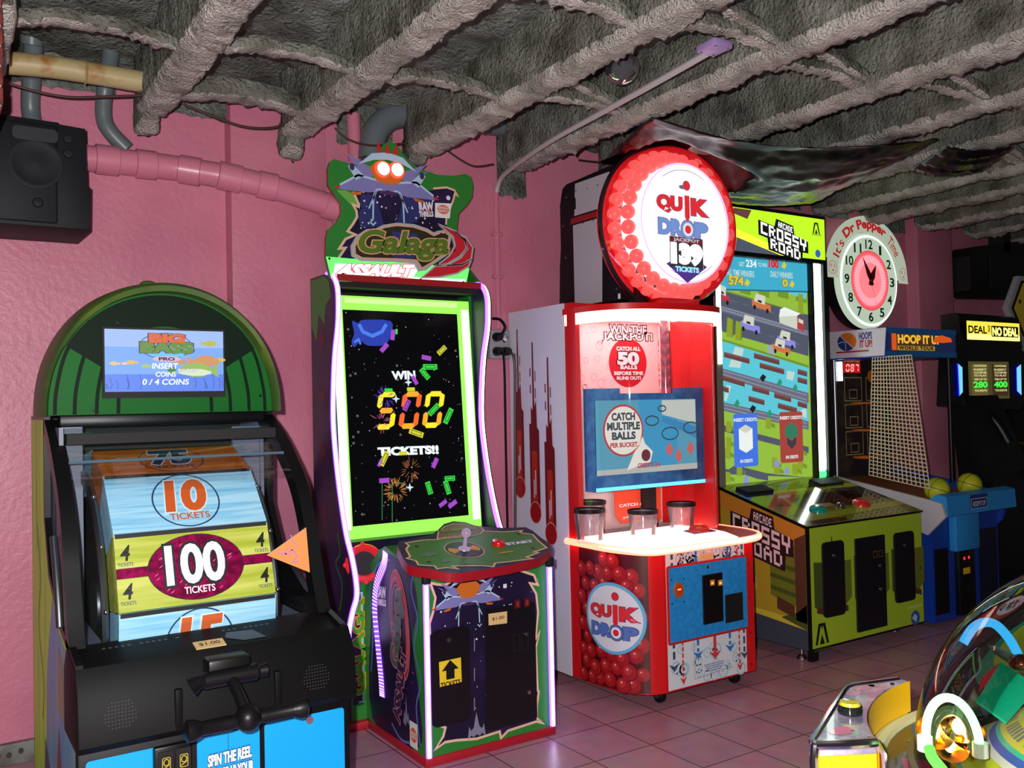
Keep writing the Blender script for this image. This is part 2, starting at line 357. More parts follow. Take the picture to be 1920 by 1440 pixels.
# brick pier at the left edge
BRK = mat('red_brick', (120, 44, 36), .8, mix=((86, 30, 26), 14, .4, .6), bump=(60, .5, .01)); MORT = mat('pale_mortar', (150, 128, 120), .9)
mb = MB().box(-.6, .245, 3.56, 3.9, 2.72, 3.5, MORT)
for r in range(11):
    z = 2.725+r*.07
    for k in range(5):
        x1 = .25-k*.21-(.1 if r % 2 else 0); x0 = max(-.6, x1-.2)
        if x1 > -.55: mb.box(x0, x1 if not (r % 2 and k == 0) else .15, 3.553, 3.9, z, z+.06, BRK, .004)
    if r % 2: mb.box(.155, .25, 3.553, 3.9, z, z+.06, BRK, .004)
struct(mb.build('pillar_brick'))
foam_bar('ceiling_overspill', [(.285, 3.62, 2.72), (.275, 3.62, 3.0), (.27, 3.62, 3.25)], .05, .06, .015, 10) if False else None
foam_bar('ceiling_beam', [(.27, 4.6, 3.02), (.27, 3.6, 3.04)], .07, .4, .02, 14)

# ---- pipes and wires
PP = mat('pink_pipe_paint', (204, 122, 144), .3, coat=.3); GP = mat('grey_pvc_pipe', (98, 108, 112), .38); YP = mat('yellowed_pipe', (176, 162, 118), .4, mix=((150, 104, 44), 9, .56, .72))
def pipe(name, path, r, m, label, cat, rings=(), mring=None, n=8):
    t = thing(name, path[0], label, cat); P = smooth([tuple(p) for p in path], n)
    MB().tube(P, r, m, 18).build('pipe_run', t)
    for p, d, L in rings:
        p = Vector(p); d = Vector(d).normalized(); MB().tube([p-d*L, p-d*(L-.004), p+d*(L-.004), p+d*L], [r*1.0, r*1.14, r*1.14, r*1.0], mring or m, 18).build('coupling', t)
    return t
pk = [onY(120, 292, 4.82), onY(200, 300, 4.82), onY(330, 315, 4.82), onY(430, 332, 4.75), onY(500, 348, 4.73), onY(560, 366, 4.73), onY(625, 390, 4.73), onY(650, 425, 4.76)]
pd = [(pk[i+1]-pk[i]).normalized() for i in range(len(pk)-1)]
pipe('drain_pipe', pk, .064, PP, 'thick pink drain pipe with couplings running along the back wall', 'pipe',
     [(pk[1], pd[1], .055), (pk[1].lerp(pk[2], .55), pd[1], .05), (pk[2].lerp(pk[3], .25), pd[2], .055), (pk[3].lerp(pk[3], 0), pd[3], .06), (pk[4], pd[3], .05), (pk[6], pd[5], .06)])
pipe('vent_pipe', [onY(52, 0, 4.62)+Vector((0, 0, .1)), onY(62, 70, 4.7), onY(60, 130, 4.8), onY(57, 200, 4.88), onY(66, 240, 4.88), onY(95, 280, 4.88)], .042, GP,
     'grey pipe dropping behind the black speaker at the left', 'pipe', [(onY(60, 65, 4.7), (0, -.3, 1), .05), (onY(57, 140, 4.82), (0, -.1, 1), .03)])
pipe('vent_pipe', [onY(185, -40, 4.45), onY(212, 40, 4.6), onY(208, 100, 4.7), onY(198, 160, 4.83), onY(194, 215, 4.86), onY(205, 245, 4.86), onY(238, 280, 4.86)], .04, GP,
     'grey pipe bending down to the pink drain pipe', 'pipe', [(onY(222, 28, 4.58), (.3, 0, 1), .04)])
pipe('water_pipe', [onY(14, 118, 4.5), onY(100, 126, 4.5), onY(200, 142, 4.5), onY(292, 158, 4.5)], .05, YP, 'yellowed rust-stained pipe above the big black speaker at the upper left', 'pipe', [(onY(160, 136, 4.5), (1, 0, 0), .005)], n=4)
pipe('vent_pipe', [onY(696, 300, 4.74), onY(700, 262, 4.74), onY(712, 236, 4.74), onY(740, 218, 4.74), onY(790, 216, 4.74), onY(900, 228, 4.74), onY(1050, 246, 4.74), onY(1200, 262, 4.74), onY(1330, 276, 4.74)], .075, GP,
     'fat grey pipe with an elbow under the ceiling beams', 'pipe', n=6)
pipe('standpipe', [onY(662, 215, 4.81), onY(666, 300, 4.81), onY(670, 420, 4.81)], .04, PP, 'pink vertical pipe behind the green marquee board', 'pipe', n=3)
CON = mat('pink_conduit', (200, 118, 140), .35); GCON = mat('grey_conduit', (176, 168, 172), .4)
t = thing('conduit', (3.07, 4.83, 2.0), 'thin pink conduit running down the wall to the power outlet', 'conduit')
MB().tube([(3.075, 4.83, 3.02), (3.075, 4.83, 2.6), (3.07, 4.83, 2.13)], .013, CON, 10).build('tube', t)
MB().tube([(3.062, 4.83, 3.0), (3.060, 4.83, 2.13)], .006, CON, 8).build('wire', t)
for z in (2.45, 2.72): MB().box(3.04, 3.105, 4.815, 4.86, z, z+.02, CON, .004).build('strap', t)
t = thing('conduit', (3.07, 4.8, 3.05), 'pale foam-spattered conduit hanging below the beams', 'conduit')
MB().tube(smooth([(3.075, 4.83, 3.0), (3.07, 4.78, 3.06), (3.03, 4.6, 3.085), (2.93, 4.05, 3.10), (2.86, 3.45, 3.10), (2.80, 2.95, 3.10), (2.765, 2.68, 3.10)], 5), .015, GCON, 10).build('tube', t)
PLATE = mat('lilac_steel_plate', (168, 140, 196), .4, .3)
MB().box(2.70, 2.80, 2.57, 2.68, 3.088, 3.118, PLATE, .006, M=None).build('junction_plate', t)
for u, v in ((2.715, 2.585), (2.785, 2.585), (2.715, 2.665), (2.785, 2.665)): MB().lathe([(0, -.004), (.006, -.004), (.006, .002)], STEEL, (u, v, 3.088), (0, 0, 1), 10).build('screw', t)
WIRE = mat('brown_wire', (64, 38, 34), .6)
def wire(name, pts, r, m, label, cat='cable'): return tag(MB().tube(smooth(pts, 6), r, m, 8).build(name), label, cat)
wire('cable', [onY(12, 155, 4.5), onY(70, 172, 4.5), onY(130, 182, 4.5), onY(200, 181, 4.5), onY(285, 178, 4.5)], .006, WIRE, 'thin brown wire sagging below the yellowed pipe')
wire('cable', [onY(345, 196, 4.62), onY(400, 218, 4.62), onY(460, 238, 4.62), onY(520, 238, 4.62), onY(572, 214, 4.62)], .007, WIRE, 'brown wire sagging between the first two full beams')
wire('cable', [onY(628, 240, 4.66), onY(655, 262, 4.66), onY(700, 273, 4.66), onY(770, 268, 4.66)], .006, WIRE, 'brown wire sagging behind the green marquee board')
wire('cable', [onY(838, 282, 4.70), onY(868, 302, 4.70), onY(892, 312, 4.70), onY(925, 308, 4.70)], .006, WIRE, 'brown wire drooping right of the green marquee board')
wire('cable', [onY(1085, 300, 4.66), onY(1130, 304, 4.66), onY(1180, 300, 4.66)], .006, WIRE, 'brown wire above the tall white tower')
# outlet with plugs
t = thing('power_outlet', (3.06, 4.86, 2.02), 'grey four-socket power outlet with black plugs on the pink wall', 'outlet')
MB().box(2.985, 3.135, 4.80, 4.86, 1.94, 2.12, mat('grey_outlet_box', (150, 148, 152), .4), .008).build('box', t)
for x, z in ((3.03, 2.075), (3.03, 1.985), (3.09, 1.985)): MB().lathe([(0, -.05), (.024, -.05), (.03, -.01), (.03, .0)], BLACK, (x, 4.80, z), (0, 1, 0), 16).build('plug', t)
MB().lathe([(0, -.01), (.02, -.008), (.028, 0)], CHROME, (3.095, 4.80, 2.07), (0, 1, 0), 16).build('socket', t)
MB().tube(smooth([(3.03, 4.75, 2.08), (3.045, 4.72, 2.13), (3.03, 4.75, 2.18), (3.00, 4.79, 2.19)], 6), .009, BLACK, 10).build('cord', t)
wire('plug_cable', [(3.035, 4.75, 1.98), (3.04, 4.73, 1.9), (3.045, 4.74, 1.4), (3.05, 4.75, .7), (3.06, 4.78, .02)], .007, BLACK, 'black power cord hanging straight down from the outlet', 'cable')
wire('plug_cable', [(3.09, 4.75, 1.98), (3.11, 4.72, 1.92), (3.12, 4.74, 1.6), (3.115, 4.76, .9), (3.11, 4.79, .02)], .009, mat('grey_cord', (50, 44, 48), .5), 'dark grey power cord beside the white cabinet side', 'cable')
# jar lamp
t = thing('ceiling_lamp', (2.93, 3.38, 3.4), 'unlit clear glass globe lamp hanging between ceiling beams', 'lamp')
c = onZ(1167, 128, 3.26); t.location = (c.x, c.y, 3.4)
MB().lathe([(.045, .14), (.05, .06), (.04, .05)], MATTE, c, (0, 0, 1), 20).build('socket', t)
MB().lathe([(.042, .06), (.07, .045), (.085, 0), (.075, -.04), (.04, -.07), (0, -.08)], glass('lamp_glass', (215, 215, 222), .7, .05, .16, (150, 150, 160)), c, (0, 0, 1), 24).build('globe', t)
MB().tube([c+Vector((0, 0, .13)), c+Vector((0, 0, .2))], .012, MATTE, 8).build('stem', t)

# ================================================================== ticket wheel machine (left)
def fish(mb, F, cx, cy, w, m, L, flip=1, m2=None):
    b = [(-.5, 0), (-.38, .13), (-.1, .2), (.12, .16), (.3, .05), (.5, .18), (.44, 0), (.5, -.18), (.3, -.05), (.1, -.15), (-.15, -.16), (-.4, -.09)]
    mb.flat(F, [(cx+flip*p[0]*w, cy+p[1]*w) for p in b], m, L)
    if m2: mb.flat(F, [(cx+flip*p[0]*w, cy+p[1]*w*.5-.05*w) for p in b[:5]+b[8:]], m2, L+1)
def ticket_wheel():
    x0, x1, XM = .405, 1.309, .857
    T = thing('ticket_wheel_machine', (XM, 3.78, 0), 'ticket wheel machine with a green domed top and striped number wheel', 'arcade machine')
    GCAP = mat('olive_green_cap', (84, 106, 34), .5, mix=((60, 92, 36), 5, .4, .6)); GPAN = mat('green_cap_panel', (6, 96, 28), .55, spec=.2); GDK = mat('dark_green_stripe', (4, 26, 10), .6, spec=.15)
    LIME = mat('lime_side_print', (196, 250, 30), .45, mix=((150, 214, 30), 6, .4, .65, (1, 3, .4))); BLUSIDE = mat('blue_side_print', (70, 150, 210), .4, mix=((110, 170, 180), 6, .4, .65, (1, 3, .4)))
    CY = mat('cyan_door', (0, 168, 246), .4)
    # body
    side_p = [(4.42, 0), (4.42, 1.645), (3.94, 1.645), (3.95, 1.25), (3.82, 1.06), (3.52, .93), (3.15, .86), (3.13, 0)]
    mb = MB(); mb.prism(side_p, 'x', x0, x0+.022, BLACK); F = side(x0)
    mb.flat(F, [(-4.40, .02), (-3.15, .02), (-3.17, .84), (-3.53, .905), (-3.84, 1.04), (-3.97, 1.24), (-3.962, 1.63), (-4.40, 1.63)], LIME, 1)
    mb.flat(F, [(-4.0, .02), (-3.15, .02), (-3.17, .82), (-3.53, .89), (-3.72, .98), (-3.9, .7)], BLUSIDE, 2)
    mb.flat(F, [(-3.62, .1), (-3.5, .1), (-3.5, .42), (-3.56, .56), (-3.62, .42)], mat('rust_print', (140, 52, 40), .45), 3)
    mb.flat(F, [(-4.05, .05), (-3.85, .05), (-3.83, .32), (-3.98, .4)], mat('violet_print', (44, 50, 110), .45), 3)
    mb.flat(F, [(-3.58, .62), (-3.42, .60), (-3.44, .80), (-3.56, .84)], mat('sand_print', (150, 140, 90), .45), 3)
    mb.stroke(F, smooth([(-4.2, 1.2), (-4.1, 1.0), (-4.18, .8), (-4.02, .6), (-4.06, .45)], 6), .012, mat('olive_line', (74, 84, 20), .5), 3)
    mb.stroke(F, [(-4.21, 1.63), (-4.21, 1.1)], .008, mat('olive_line', (74, 84, 20), .5), 3)
    mb.build('side_panel', T)
    mb = MB(); mb.prism(side_p, 'x', x1-.022, x1, BLACK); mb.build('side_panel', T)
    MB().box(x0+.022, x1-.022, 4.38, 4.42, 0, 1.645, MATTE).build('back_panel', T)
    # inside walls
    GI = mat('grey_interior', (112, 118, 140), .45)
    mb = MB(); mb.box(x0+.03, x0+.045, 3.75, 4.3, .86, 1.6, GI).box(x1-.045, x1-.03, 3.98, 4.3, .86, 1.6, GI)
    mb.box(x0+.03, .545, 3.5, 4.3, .80, .83, GI).box(1.115, x1-.03, 3.36, 4.3, .80, .83, GI); mb.box(x0+.03, x1-.03, 4.28, 4.3, .8, 1.6, MATTE)
    mb.box(x0+.03, .53, 3.86, 3.88, .86, 1.6, GI).box(1.15, x1-.03, 4.0, 4.02, .86, 1.58, GI); mb.build('inner_wall', T)
    # glass curve
    curve = [(3.94, 1.63), (3.80, 1.565), (3.66, 1.47), (3.53, 1.36), (3.44, 1.22), (3.385, 1.08), (3.33, .95), (3.285, .865)]
    cs = smooth(curve, 5)
    for xa, xb in ((x0, x0+.05), (x1-.05, x1)):
        mb = MB(); n = len(cs); inner = [(y+.06, z-.035) for y, z in cs]
        mb.prism(cs+inner[::-1], 'x', xa, xb, BLACK); mb.build('glass_frame', T)
    GL = glass('wheel_glass', (246, 250, 252), .35, .02)
    mb = MB(); vs = [(x, y-.003, z) for y, z in cs for x in (x0+.05, x1-.05)]
    mb.add(vs, [(2*i, 2*i+1, 2*i+3, 2*i+2) for i in range(len(cs)-1)], GL); mb.build('curved_glass', T)
    mb = MB(); mb.box(x0+.05, x1-.05, 3.655, 3.675, 1.468, 1.478, glass('glass_edge', (150, 180, 200), 2.5, .08, .25, (150, 190, 210))); mb.box(x0+.05, x1-.05, 3.90, 3.96, 1.6, 1.645, BLACK, .006); mb.box(x0+.055, x1-.055, 3.74, 3.90, 1.535, 1.575, MATTE)
    mb.build('header_rail', T)
    mb = MB(); mb.box(x0+.1, x1-.1, 3.985, 4.02, 1.612, 1.632, mat('wheel_light', (200, 225, 255), emit=6)); mb.build('strip_light', T)
    # left outer chrome rods
    for dx, y0, y1 in ((-.008, 3.60, 3.45), (.012, 3.50, 3.36)):
        MB().tube(smooth([(x0+dx, y0, 1.215), (x0+dx, (y0+y1)/2-.02, 1.06), (x0+dx, y1, .925)], 6), .013, STEEL, 12).build('side_rod', T)
    # the wheel
    N, RP, CY0, CZ = 14, .60, 3.915, .895; st = 360/N; S = 2*RP*math.tan(pi/N)
    OR = mat('orange_slat', (226, 130, 34), .45, mix=((196, 92, 20), 5, .38, .62, (.6, 9, 9))); BL = mat('blue_slat', (172, 224, 250), .45, mix=((124, 196, 236), 5, .42, .66, (.6, 14, 14))); GR = mat('lime_slat', (196, 204, 96), .45, mix=((160, 176, 40), 4, .38, .64, (.5, 9, 9)))
    HOLO = mat('magenta_foil', (176, 8, 92), .25, .5, mix=((120, 4, 62), 40, .4, .6)); HOL2 = mat('magenta_foil_bright', (238, 120, 180), .25, .4); NAVY = mat('navy_print', (24, 60, 96), .5); ORT = mat('orange_red_print', (208, 92, 36), .5); GAP = mat('slat_gap', (26, 26, 34), .6)
    W = MB(); W.lathe([(0, -.26), (.10, -.26), (.10, .26), (0, .26)], STEEL, ((.56+1.10)/2, CY0, CZ), (1, 0, 0), 20)
    W.lathe([(.1, -.24), (.50, -.24), (.50, -.23), (.1, -.23)], MATTE, ((.56+1.10)/2, CY0, CZ), (1, 0, 0), 40); W.lathe([(.1, .23), (.50, .23), (.50, .24), (.1, .24)], MATTE, ((.56+1.10)/2, CY0, CZ), (1, 0, 0), 40)
    wheel = W.build('number_wheel', T)
    cols = [GR, BL, OR, BL, OR, BL, GR, BL, OR, BL, GR, OR, GR, BL]; vals = ['100', '10', '75', '20', '50', '8', '30', '12', '60', '15', '40', '25', '6', '15']
    for k in range(N):
        th = radians(20.0+st*k); n = Vector((0, -cos(th), sin(th))); v = Vector((0, sin(th), cos(th))); mid = Vector((.56, CY0, CZ))+n*RP
        F = Fr(mid, (1, 0, 0), v); mb = MB(); wd_ = .54; s2 = S/2-.004; c = cols[k]
        pts = [(0, -s2), (wd_, -s2), (wd_, s2), (0, s2)]
        mb.slab(F, pts, .03, c, c, -.03); mb.add([F.at(0, -s2, -.03), F.at(0, s2, -.03), F.at(0, s2*.72, -.17), F.at(0, -s2*.72, -.17)], [(0, 1, 2, 3)], c); mb.add([F.at(wd_, -s2, -.03), F.at(wd_, s2, -.03), F.at(wd_, s2*.72, -.17), F.at(wd_, -s2*.72, -.17)], [(0, 3, 2, 1)], c)
        mb.rect(F, 0.004, s2-.012, wd_-.004, s2+.004, GAP, 2)
        cx = .268; val = vals[k]
        if val == '100':
            mb.rect(F, 0, -.02, wd_, .016, INK, 2); mb.rect(F, 0, -.018, wd_, .014, HOLO, 3)
            mb.flat(F, arc(cx, -.004, .168, .118), INK, 4); mb.flat(F, arc(cx, -.004, .165, .115), HOLO, 5)
            for i in range(46):
                a = random.uniform(0, 2*pi); r = sqrt(random.random()); u, w = cx+.15*r*cos(a), -.004+.1*r*sin(a)
                mb.flat(F, [(u-.008, w-.006), (u-.002, w-.005), (u+.008, w+.004), (u, w+.001)], HOL2, 6)
            mb.text(F, '100', cx-.102, -.058, cx+.094, .074, mat('pale_print', (226, 224, 236), .5), 7, bold=.035, out=INK, outw=.05)
            mb.text(F, 'TICKETS', cx-.05, -.098, cx+.055, -.074, mat('pale_print', (226, 224, 236), .5), 7, bold=.02)
            for u, w in ((.032, .055), (.032, -.078), (.505, .055), (.505, -.078)):
                mb.text(F, '4', u-.014, w-.012, u+.016, w+.04, INK, 2, bold=.02, shear=.2); mb.text(F, 'TICKETS', u-.025, w-.032, u+.025, w-.02, NAVY, 2, bold=.01)
        else:
            mb.stroke(F, arc(cx, -.004, .118, .125), .0055, NAVY, 3, True)
            dk = NAVY if c is OR else ORT
            mb.text(F, val, cx-.07, -.05, cx+.068, .085, dk, 4, bold=.05, shear=.12, out=(mat('sky_print', (210, 236, 246), .5)), outw=.03)
            mb.text(F, 'TICKETS', cx-.07, -.095, cx+.07, -.066, dk, 4, bold=.02)
        o = mb.build('wheel_slat', wheel)
    # round guards with chrome studs beside the wheel
    for xg in (.53, 1.13):
        mb = MB(); mb.lathe([(.49, -.008), (.535, -.008), (.535, .008), (.49, .008)], BLACK, (xg, CY0, CZ), (1, 0, 0), 48); mb.lathe([(.533, -.011), (.54, 0), (.533, .011)], STEEL, (xg, CY0, CZ), (1, 0, 0), 48)
        for a in range(-40, 80, 24): mb.ball((xg, CY0-.545*cos(radians(a)), CZ+.545*sin(radians(a))), .009, CHROME, 10, 6)
        mb.build('wheel_guard', T)
    # pointer
    F = front(3.32); mb = MB(); tri = F.P([(500, 1041), (573, 989), (580, 1073)])
    mb.slab(F, tri, .006, mat('orange_pointer', (250, 150, 84), .4), WHITE); fishm = mat('lilac_line', (196, 130, 170), .5)
    mb.strokep(F, [(518, 1037), (535, 1038), (548, 1030), (556, 1040), (548, 1054), (560, 1052)], .006, fishm, 10); mb.stroke(F, [(p[0]+.0, p[1]) for p in [F.hit(540+7*cos(t), 1034+7*sin(t)) for t in [i*.5 for i in range(13)]]], .004, fishm, 10)
    mb.strokep(F, [(544, 1002), (548, 1016), (560, 1022)], .004, fishm, 10); mb.build('pointer', T)
    # cap
    def archp(rx, rz, y, n=44, zb=1.645): return [(XM+rx*cos(pi*i/n), y, zb+rz*sin(pi*i/n)**.92) for i in range(n+1)]
    st_ = [(3.86, .448, .50), (3.85, .458, .522), (3.87, .466, .535), (4.0, .472, .548), (4.15, .47, .556), (4.3, .455, .535), (4.4, .42, .47), (4.43, .36, .38)]
    mb = MB(); vs = []
    for y, rx, rz in [(3.93, .445, .497)]+st_: vs += archp(rx, rz, y)
    M_ = 45; mb.add(vs, [(i*M_+k, i*M_+k+1, (i+1)*M_+k+1, (i+1)*M_+k) for i in range(len(st_)) for k in range(44)], GCAP); mb.poly(vs[-M_:], GCAP); mb.poly([(XM-.45, 3.87, 1.646), (XM+.45, 3.87, 1.646), (XM+.4, 4.42, 1.646), (XM-.4, 4.42, 1.646)], GCAP)
    for k in (): mb.tube([(XM+k*(.16+.03*j), 3.88+.5*j/6, 1.645+(.52+.01*j)*sqrt(max(.05, 1-((.16+.03*j)/.48)**2))) for j in range(7)], .006, GDK, 6)
    mb.ball((XM-.02, 4.15, 2.205), .03, GCAP, 14, 8, (1.2, 1, .6))
    cap = mb.build('domed_cap', T, 50)
    F = front(3.93); mb = MB(); ar = [(p[0], p[2]) for p in archp(.445, .497, 0)]
    mb.flat(F, ar, GPAN, 0)
    for rx in (.17, .25, .33, .40):
        pts = [(XM+s*(rx-.0*z), 1.65+z) for s in (1,) for z in (0,)]
        for s in (-1, 1): mb.stroke(F, smooth([(XM+s*(rx+.015), 1.648), (XM+s*(rx+.008), 1.75), (XM+s*(rx-.03), 1.90), (XM+s*(rx-.10)*.95, 2.02+.02*(.4-rx))], 5), .014, GDK, 1)
    mb.flat(F, [(XM+.44*cos(a), 1.645+.49*sin(a)**.92) for a in [radians(d) for d in range(32, 149, 4)]]+[(XM+.29*cos(a), 1.645+.36*sin(a)) for a in [radians(d) for d in range(148, 31, -4)]], GDK, 2)
    for p in ((112, 746), (175, 770), (488, 742), (220, 605), (405, 607)): u, v = F.hit(*p); screw(mb, F, u, v, .006, BLACK)
    mb.build('cap_panel', T)
    # screen in the cap
    F = front(3.915); a = F.hit(197, 735); c = F.hit(418, 622); F = front(3.915, a[0], a[1]); w, h = c[0]-a[0], c[1]-a[1]
    mb = MB(); mb.box(a[0]-.008, c[0]+.008, 3.917, 3.93, a[1]-.025, c[1]+.008, MATTE); E_ = lambda n_, rgb, s=1.0: mat('screen_'+n_, rgb, emit=s)
    mb.rect(F, 0, 0, w, h, E_('sky', (120, 170, 246), 1.0), 0)
    mb.rect(F, 0, 0, w, h*.28, E_('deep', (84, 130, 240), 1.0), 1); mb.rect(F, 0, h*.72, w, h, E_('pale', (158, 190, 246), 1.0), 1)
    for i in range(14):
        u = random.choice((random.uniform(.0, .3), random.uniform(.7, 1)))*w; hh = random.uniform(.1, .3)*h
        mb.stroke(F, [(u, .01), (u+.005, hh*.5), (u-.003, hh)], .003, E_('weed', (60, 96, 190), .9), 2)
    for (u, v, sz, cc, fl) in ((.08, .45, .09, (240, 200, 130), 1), (.22, .47, .1, (236, 190, 90), 1), (.34, .41, .1, (170, 200, 120), 1), (.62, .48, .13, (206, 150, 110), -1), (.82, .49, .3, (214, 150, 96), -1), (.97, .52, .1, (226, 190, 60), -1), (.87, .79, .15, (190, 190, 80), -1), (.16, .45, .06, (240, 210, 170), 1)):
        fish(mb, F, u*w, v*h, sz*w, E_('fish%d' % int(u*100), cc, .95), 3, fl)
    fish(mb, F, .78*w, .34*h, .36*w, E_('bass', (150, 190, 90), .95), 5, 1, E_('bassb', (220, 230, 200), 1)); mb.rect(F, .51*w, .29*h, .58*w, .4*h, E_('green', (60, 140, 70), .8), 7); mb.text(F, 'BIG BASS', .6*w, .32*h, .76*w, .37*h, E_('white', (250, 250, 255), 1.1), 8, bold=.01, out=E_('slate', (60, 80, 110), .7))
    mb.stroke(F, arc(.50*w, .74*h, .22*w, .21*h), .003, E_('slate', (60, 80, 110), .7), 3, True)
    mb.text(F, 'BIG', .37*w, .80*h, .65*w, .93*h, E_('orange', (226, 96, 40), 1), 4, bold=.07, out=E_('slate', (60, 80, 110), .7), outw=.05)
    mb.text(F, 'BASS', .30*w, .64*h, .72*w, .79*h, E_('olive', (96, 140, 50), 1), 4, bold=.08, out=E_('slate', (60, 80, 110), .7), outw=.05)
    mb.text(F, 'WHEEL', .36*w, .57*h, .67*w, .63*h, E_('aqua', (100, 200, 240), 1), 4, bold=.06); mb.flat(F, arc(.505*w, .53*h, .12*w, .045*h), E_('pink', (226, 180, 210), 1), 4); mb.text(F, 'PRO', .44*w, .505*h, .57*w, .555*h, E_('navy', (40, 30, 80), .6), 5, bold=.05)
    for tx, bx in (('INSERT', (.38, .37, .60, .46)), ('COINS', (.41, .24, .58, .32)), ('0 / 4 COINS', (.30, .11, .69, .20))): mb.text(F, tx, bx[0]*w, bx[1]*h, bx[2]*w, bx[3]*h, E_('white', (250, 250, 255), 1.1), 9, bold=.02, shear=.15)
    mb.build('screen', T)
    # console
    mb = MB(); pr = [(3.34, .878), (3.30, .88), (3.15, .848), (3.10, .77), (3.082, .62), (3.10, .598), (3.14, .59), (3.4, .59), (3.4, .8)]
    CONS = mat('console_black', (11, 11, 13), .55, spec=.14)
    mb.prism(pr, 'x', x0-.004, x1+.012, CONS, None, .006)
    Ft = Fr((0, 3.10, .77), (1, 0, 0), (0, -.018, .15))
    Fs = Fr((0, 3.082, .62), (1, 0, 0), Vector((0, .018, .15)))
    DOT = mat('grille_dot', (52, 54, 54), .6)
    for cx in (.525, 1.17):
        for i in range(10):
            for j in range(8):
                u, v = cx-.045+.01*i, .045+.011*j
                if hypot(u-cx, v-.083) < .048: mb.flat(Fs, arc(u, v, .0022, .0022, n=6), DOT, 2)
    for xx in (.70, 1.03): mb.box(xx-.012, xx+.012, 3.080, 3.10, .62, .75, CONS, .004)
    mb.flat(Fr((0, 3.15, .848), (1, 0, 0), (0, .15, .032)), [(.94, .02), (1.02, .02), (.99, .09), (.90, .10), (.885, .06)], mat('slate_plastic', (62, 62, 76), .35), 2)
    FL = Fr((0, 3.15, .848), (1, 0, 0), (0, .15, .032))
    for i in range(30):
        if i % 6 != 5 and not 12 < i < 20: mb.rect(FL, .50+.0195*i, .114, .511+.0195*i, .126, mat('grey_print', (64, 64, 70), .5), 1)
    mb.build('console', T)
    # price label on the console lip
    F = Fr((0, 3.15, .848), (1, 0, 0), (0, .15, .032)); a = F.hit(378, 1222); b_ = F.hit(443, 1210)
    lab = MB(); lab.slab(F, [(.775, .005), (.875, .005), (.875, .06), (.775, .06)], .003, TAN); lab.text(F, '$1.00', .79, .02, .86, .045, INK, 6, bold=.01); lab.build('price_label', T)
    # handle
    hub = onY(432, 1268, 3.02); ctr = onY(465, 1346, 2.90); eL = onY(354, 1370, 2.90); eR = onY(575, 1327, 2.90); dx = (eR.x-eL.x)/2
    hd = MB(); hd.tube([(hub.x-.095, hub.y, hub.z), (hub.x-.085, hub.y, hub.z), (hub.x+.085, hub.y, hub.z), (hub.x+.095, hub.y, hub.z)], [.02, .028, .028, .02], BLACK, 20)
    hd.box(hub.x-.07, hub.x+.07, 3.02, 3.10, hub.z-.02, hub.z+.06, BLACK, .012); hd.tube([(hub.x-.125, hub.y, hub.z-.012), (hub.x-.10, hub.y, hub.z), (hub.x-.09, hub.y, hub.z)], [.034, .024, .022], BLACK, 20); hd.tube([(hub.x+.09, hub.y, hub.z), (hub.x+.12, hub.y, hub.z)], [.02, .024], BLACK, 20)
    HD = hd.build('lever_mount', T)
    hb = MB(); hb.tube([hub, hub.lerp(ctr, .5)+Vector((0, -.01, .004)), ctr], [.020, .019, .022], BLACK, 16); hb.ball(ctr, .043, BLACK, 24, 16); hb.build('lever_arm', T)
    for sgn, xe in ((-1, ctr.x-dx), (1, ctr.x+dx)):
        g = MB(); z = ctr.z-.004; g.tube([(ctr.x+sgn*.035, ctr.y, z), (ctr.x+sgn*.06, ctr.y, z), (xe-sgn*.045, ctr.y, z), (xe-sgn*.035, ctr.y, z), (xe-sgn*.02, ctr.y, z), (xe, ctr.y, z), (xe+sgn*.008, ctr.y, z)], [.020, .023, .022, .027, .033, .034, .02], BLACK, 20); g.build('hand_grip', T)
    # lower cabinet
    mb = MB(); mb.box(x0+.022, x1-.022, 3.135, 4.38, 0.02, .60, BLACK); F = front(3.13)
    mb.box(x0, x1, 3.13, 3.16, 0, .60, BLACK, .006)
    mb.build('lower_cabinet', T)
    for n_, ua, ub in (('coin_door', .428, .742), ('ticket_door', .765, .975), ('service_door', .992, 1.285)):
        d = MB(); d.slab(F, rrect(ua, .05, ub, .565, .012), .004, CY, BLACK)
        if n_ == 'ticket_door':
            for tx, bx in (('SPIN THE REEL', (.80, .465, .945, .50)), ('AND GRAB YOUR', (.795, .415, .95, .45)), ('CATCH!', (.815, .335, .94, .40))): d.text(F, tx, *bx, mat('white_lettering', (240, 244, 250), .45), 8, bold=.05, shear=.1, out=mat('navy_outline', (8, 50, 110), .5), outw=.06, rot=.02)
            d.stroke(F, [(.868, .50), (.868, .56)], .002, mat('dark_seam', (20, 80, 120), .5), 7)
        if n_ == 'service_door':
            screw(d, Fr((0, 3.126, 0)), 1.155, .545, .014, CHROME)
            d.flat(F, arc(1.10, .33, .07, .012), mat('pale_cyan_print', (80, 200, 246), .4), 7); fish(d, F, 1.09, .335, .05, mat('olive_fish', (120, 150, 60), .5), 8)
        d.build(n_, T)
    c = MB(); ca = F.hit(284, 1404); cb = F.hit(366, 1392); GOLD = mat('gold_coin_sign', (190, 170, 60), .4)
    c.box(.625, .745, 3.10, 3.13, .33, .60-.03, BLACK, .008)
    Fc = front(3.10)
    for k in (0, 1):
        u = .637+.055*k; c.slab(Fc, rrect(u, .475, u+.046, .555, .004), .004, MATTE, BLACK); c.rect(Fc, u+.008, .49, u+.04, .54, INK, 8); c.stroke(Fc, rrect(u+.012, .495, u+.036, .535, .004), .0025, GOLD, 9, True); c.stroke(Fc, arc(u+.024, .52, .008, .01), .003, GOLD, 9, True); c.stroke(Fc, [(u+.014, .5), (u+.034, .512)], .003, GOLD, 9)
    c.rect(Fc, .66, .44, .735, .455, TAN, 3)
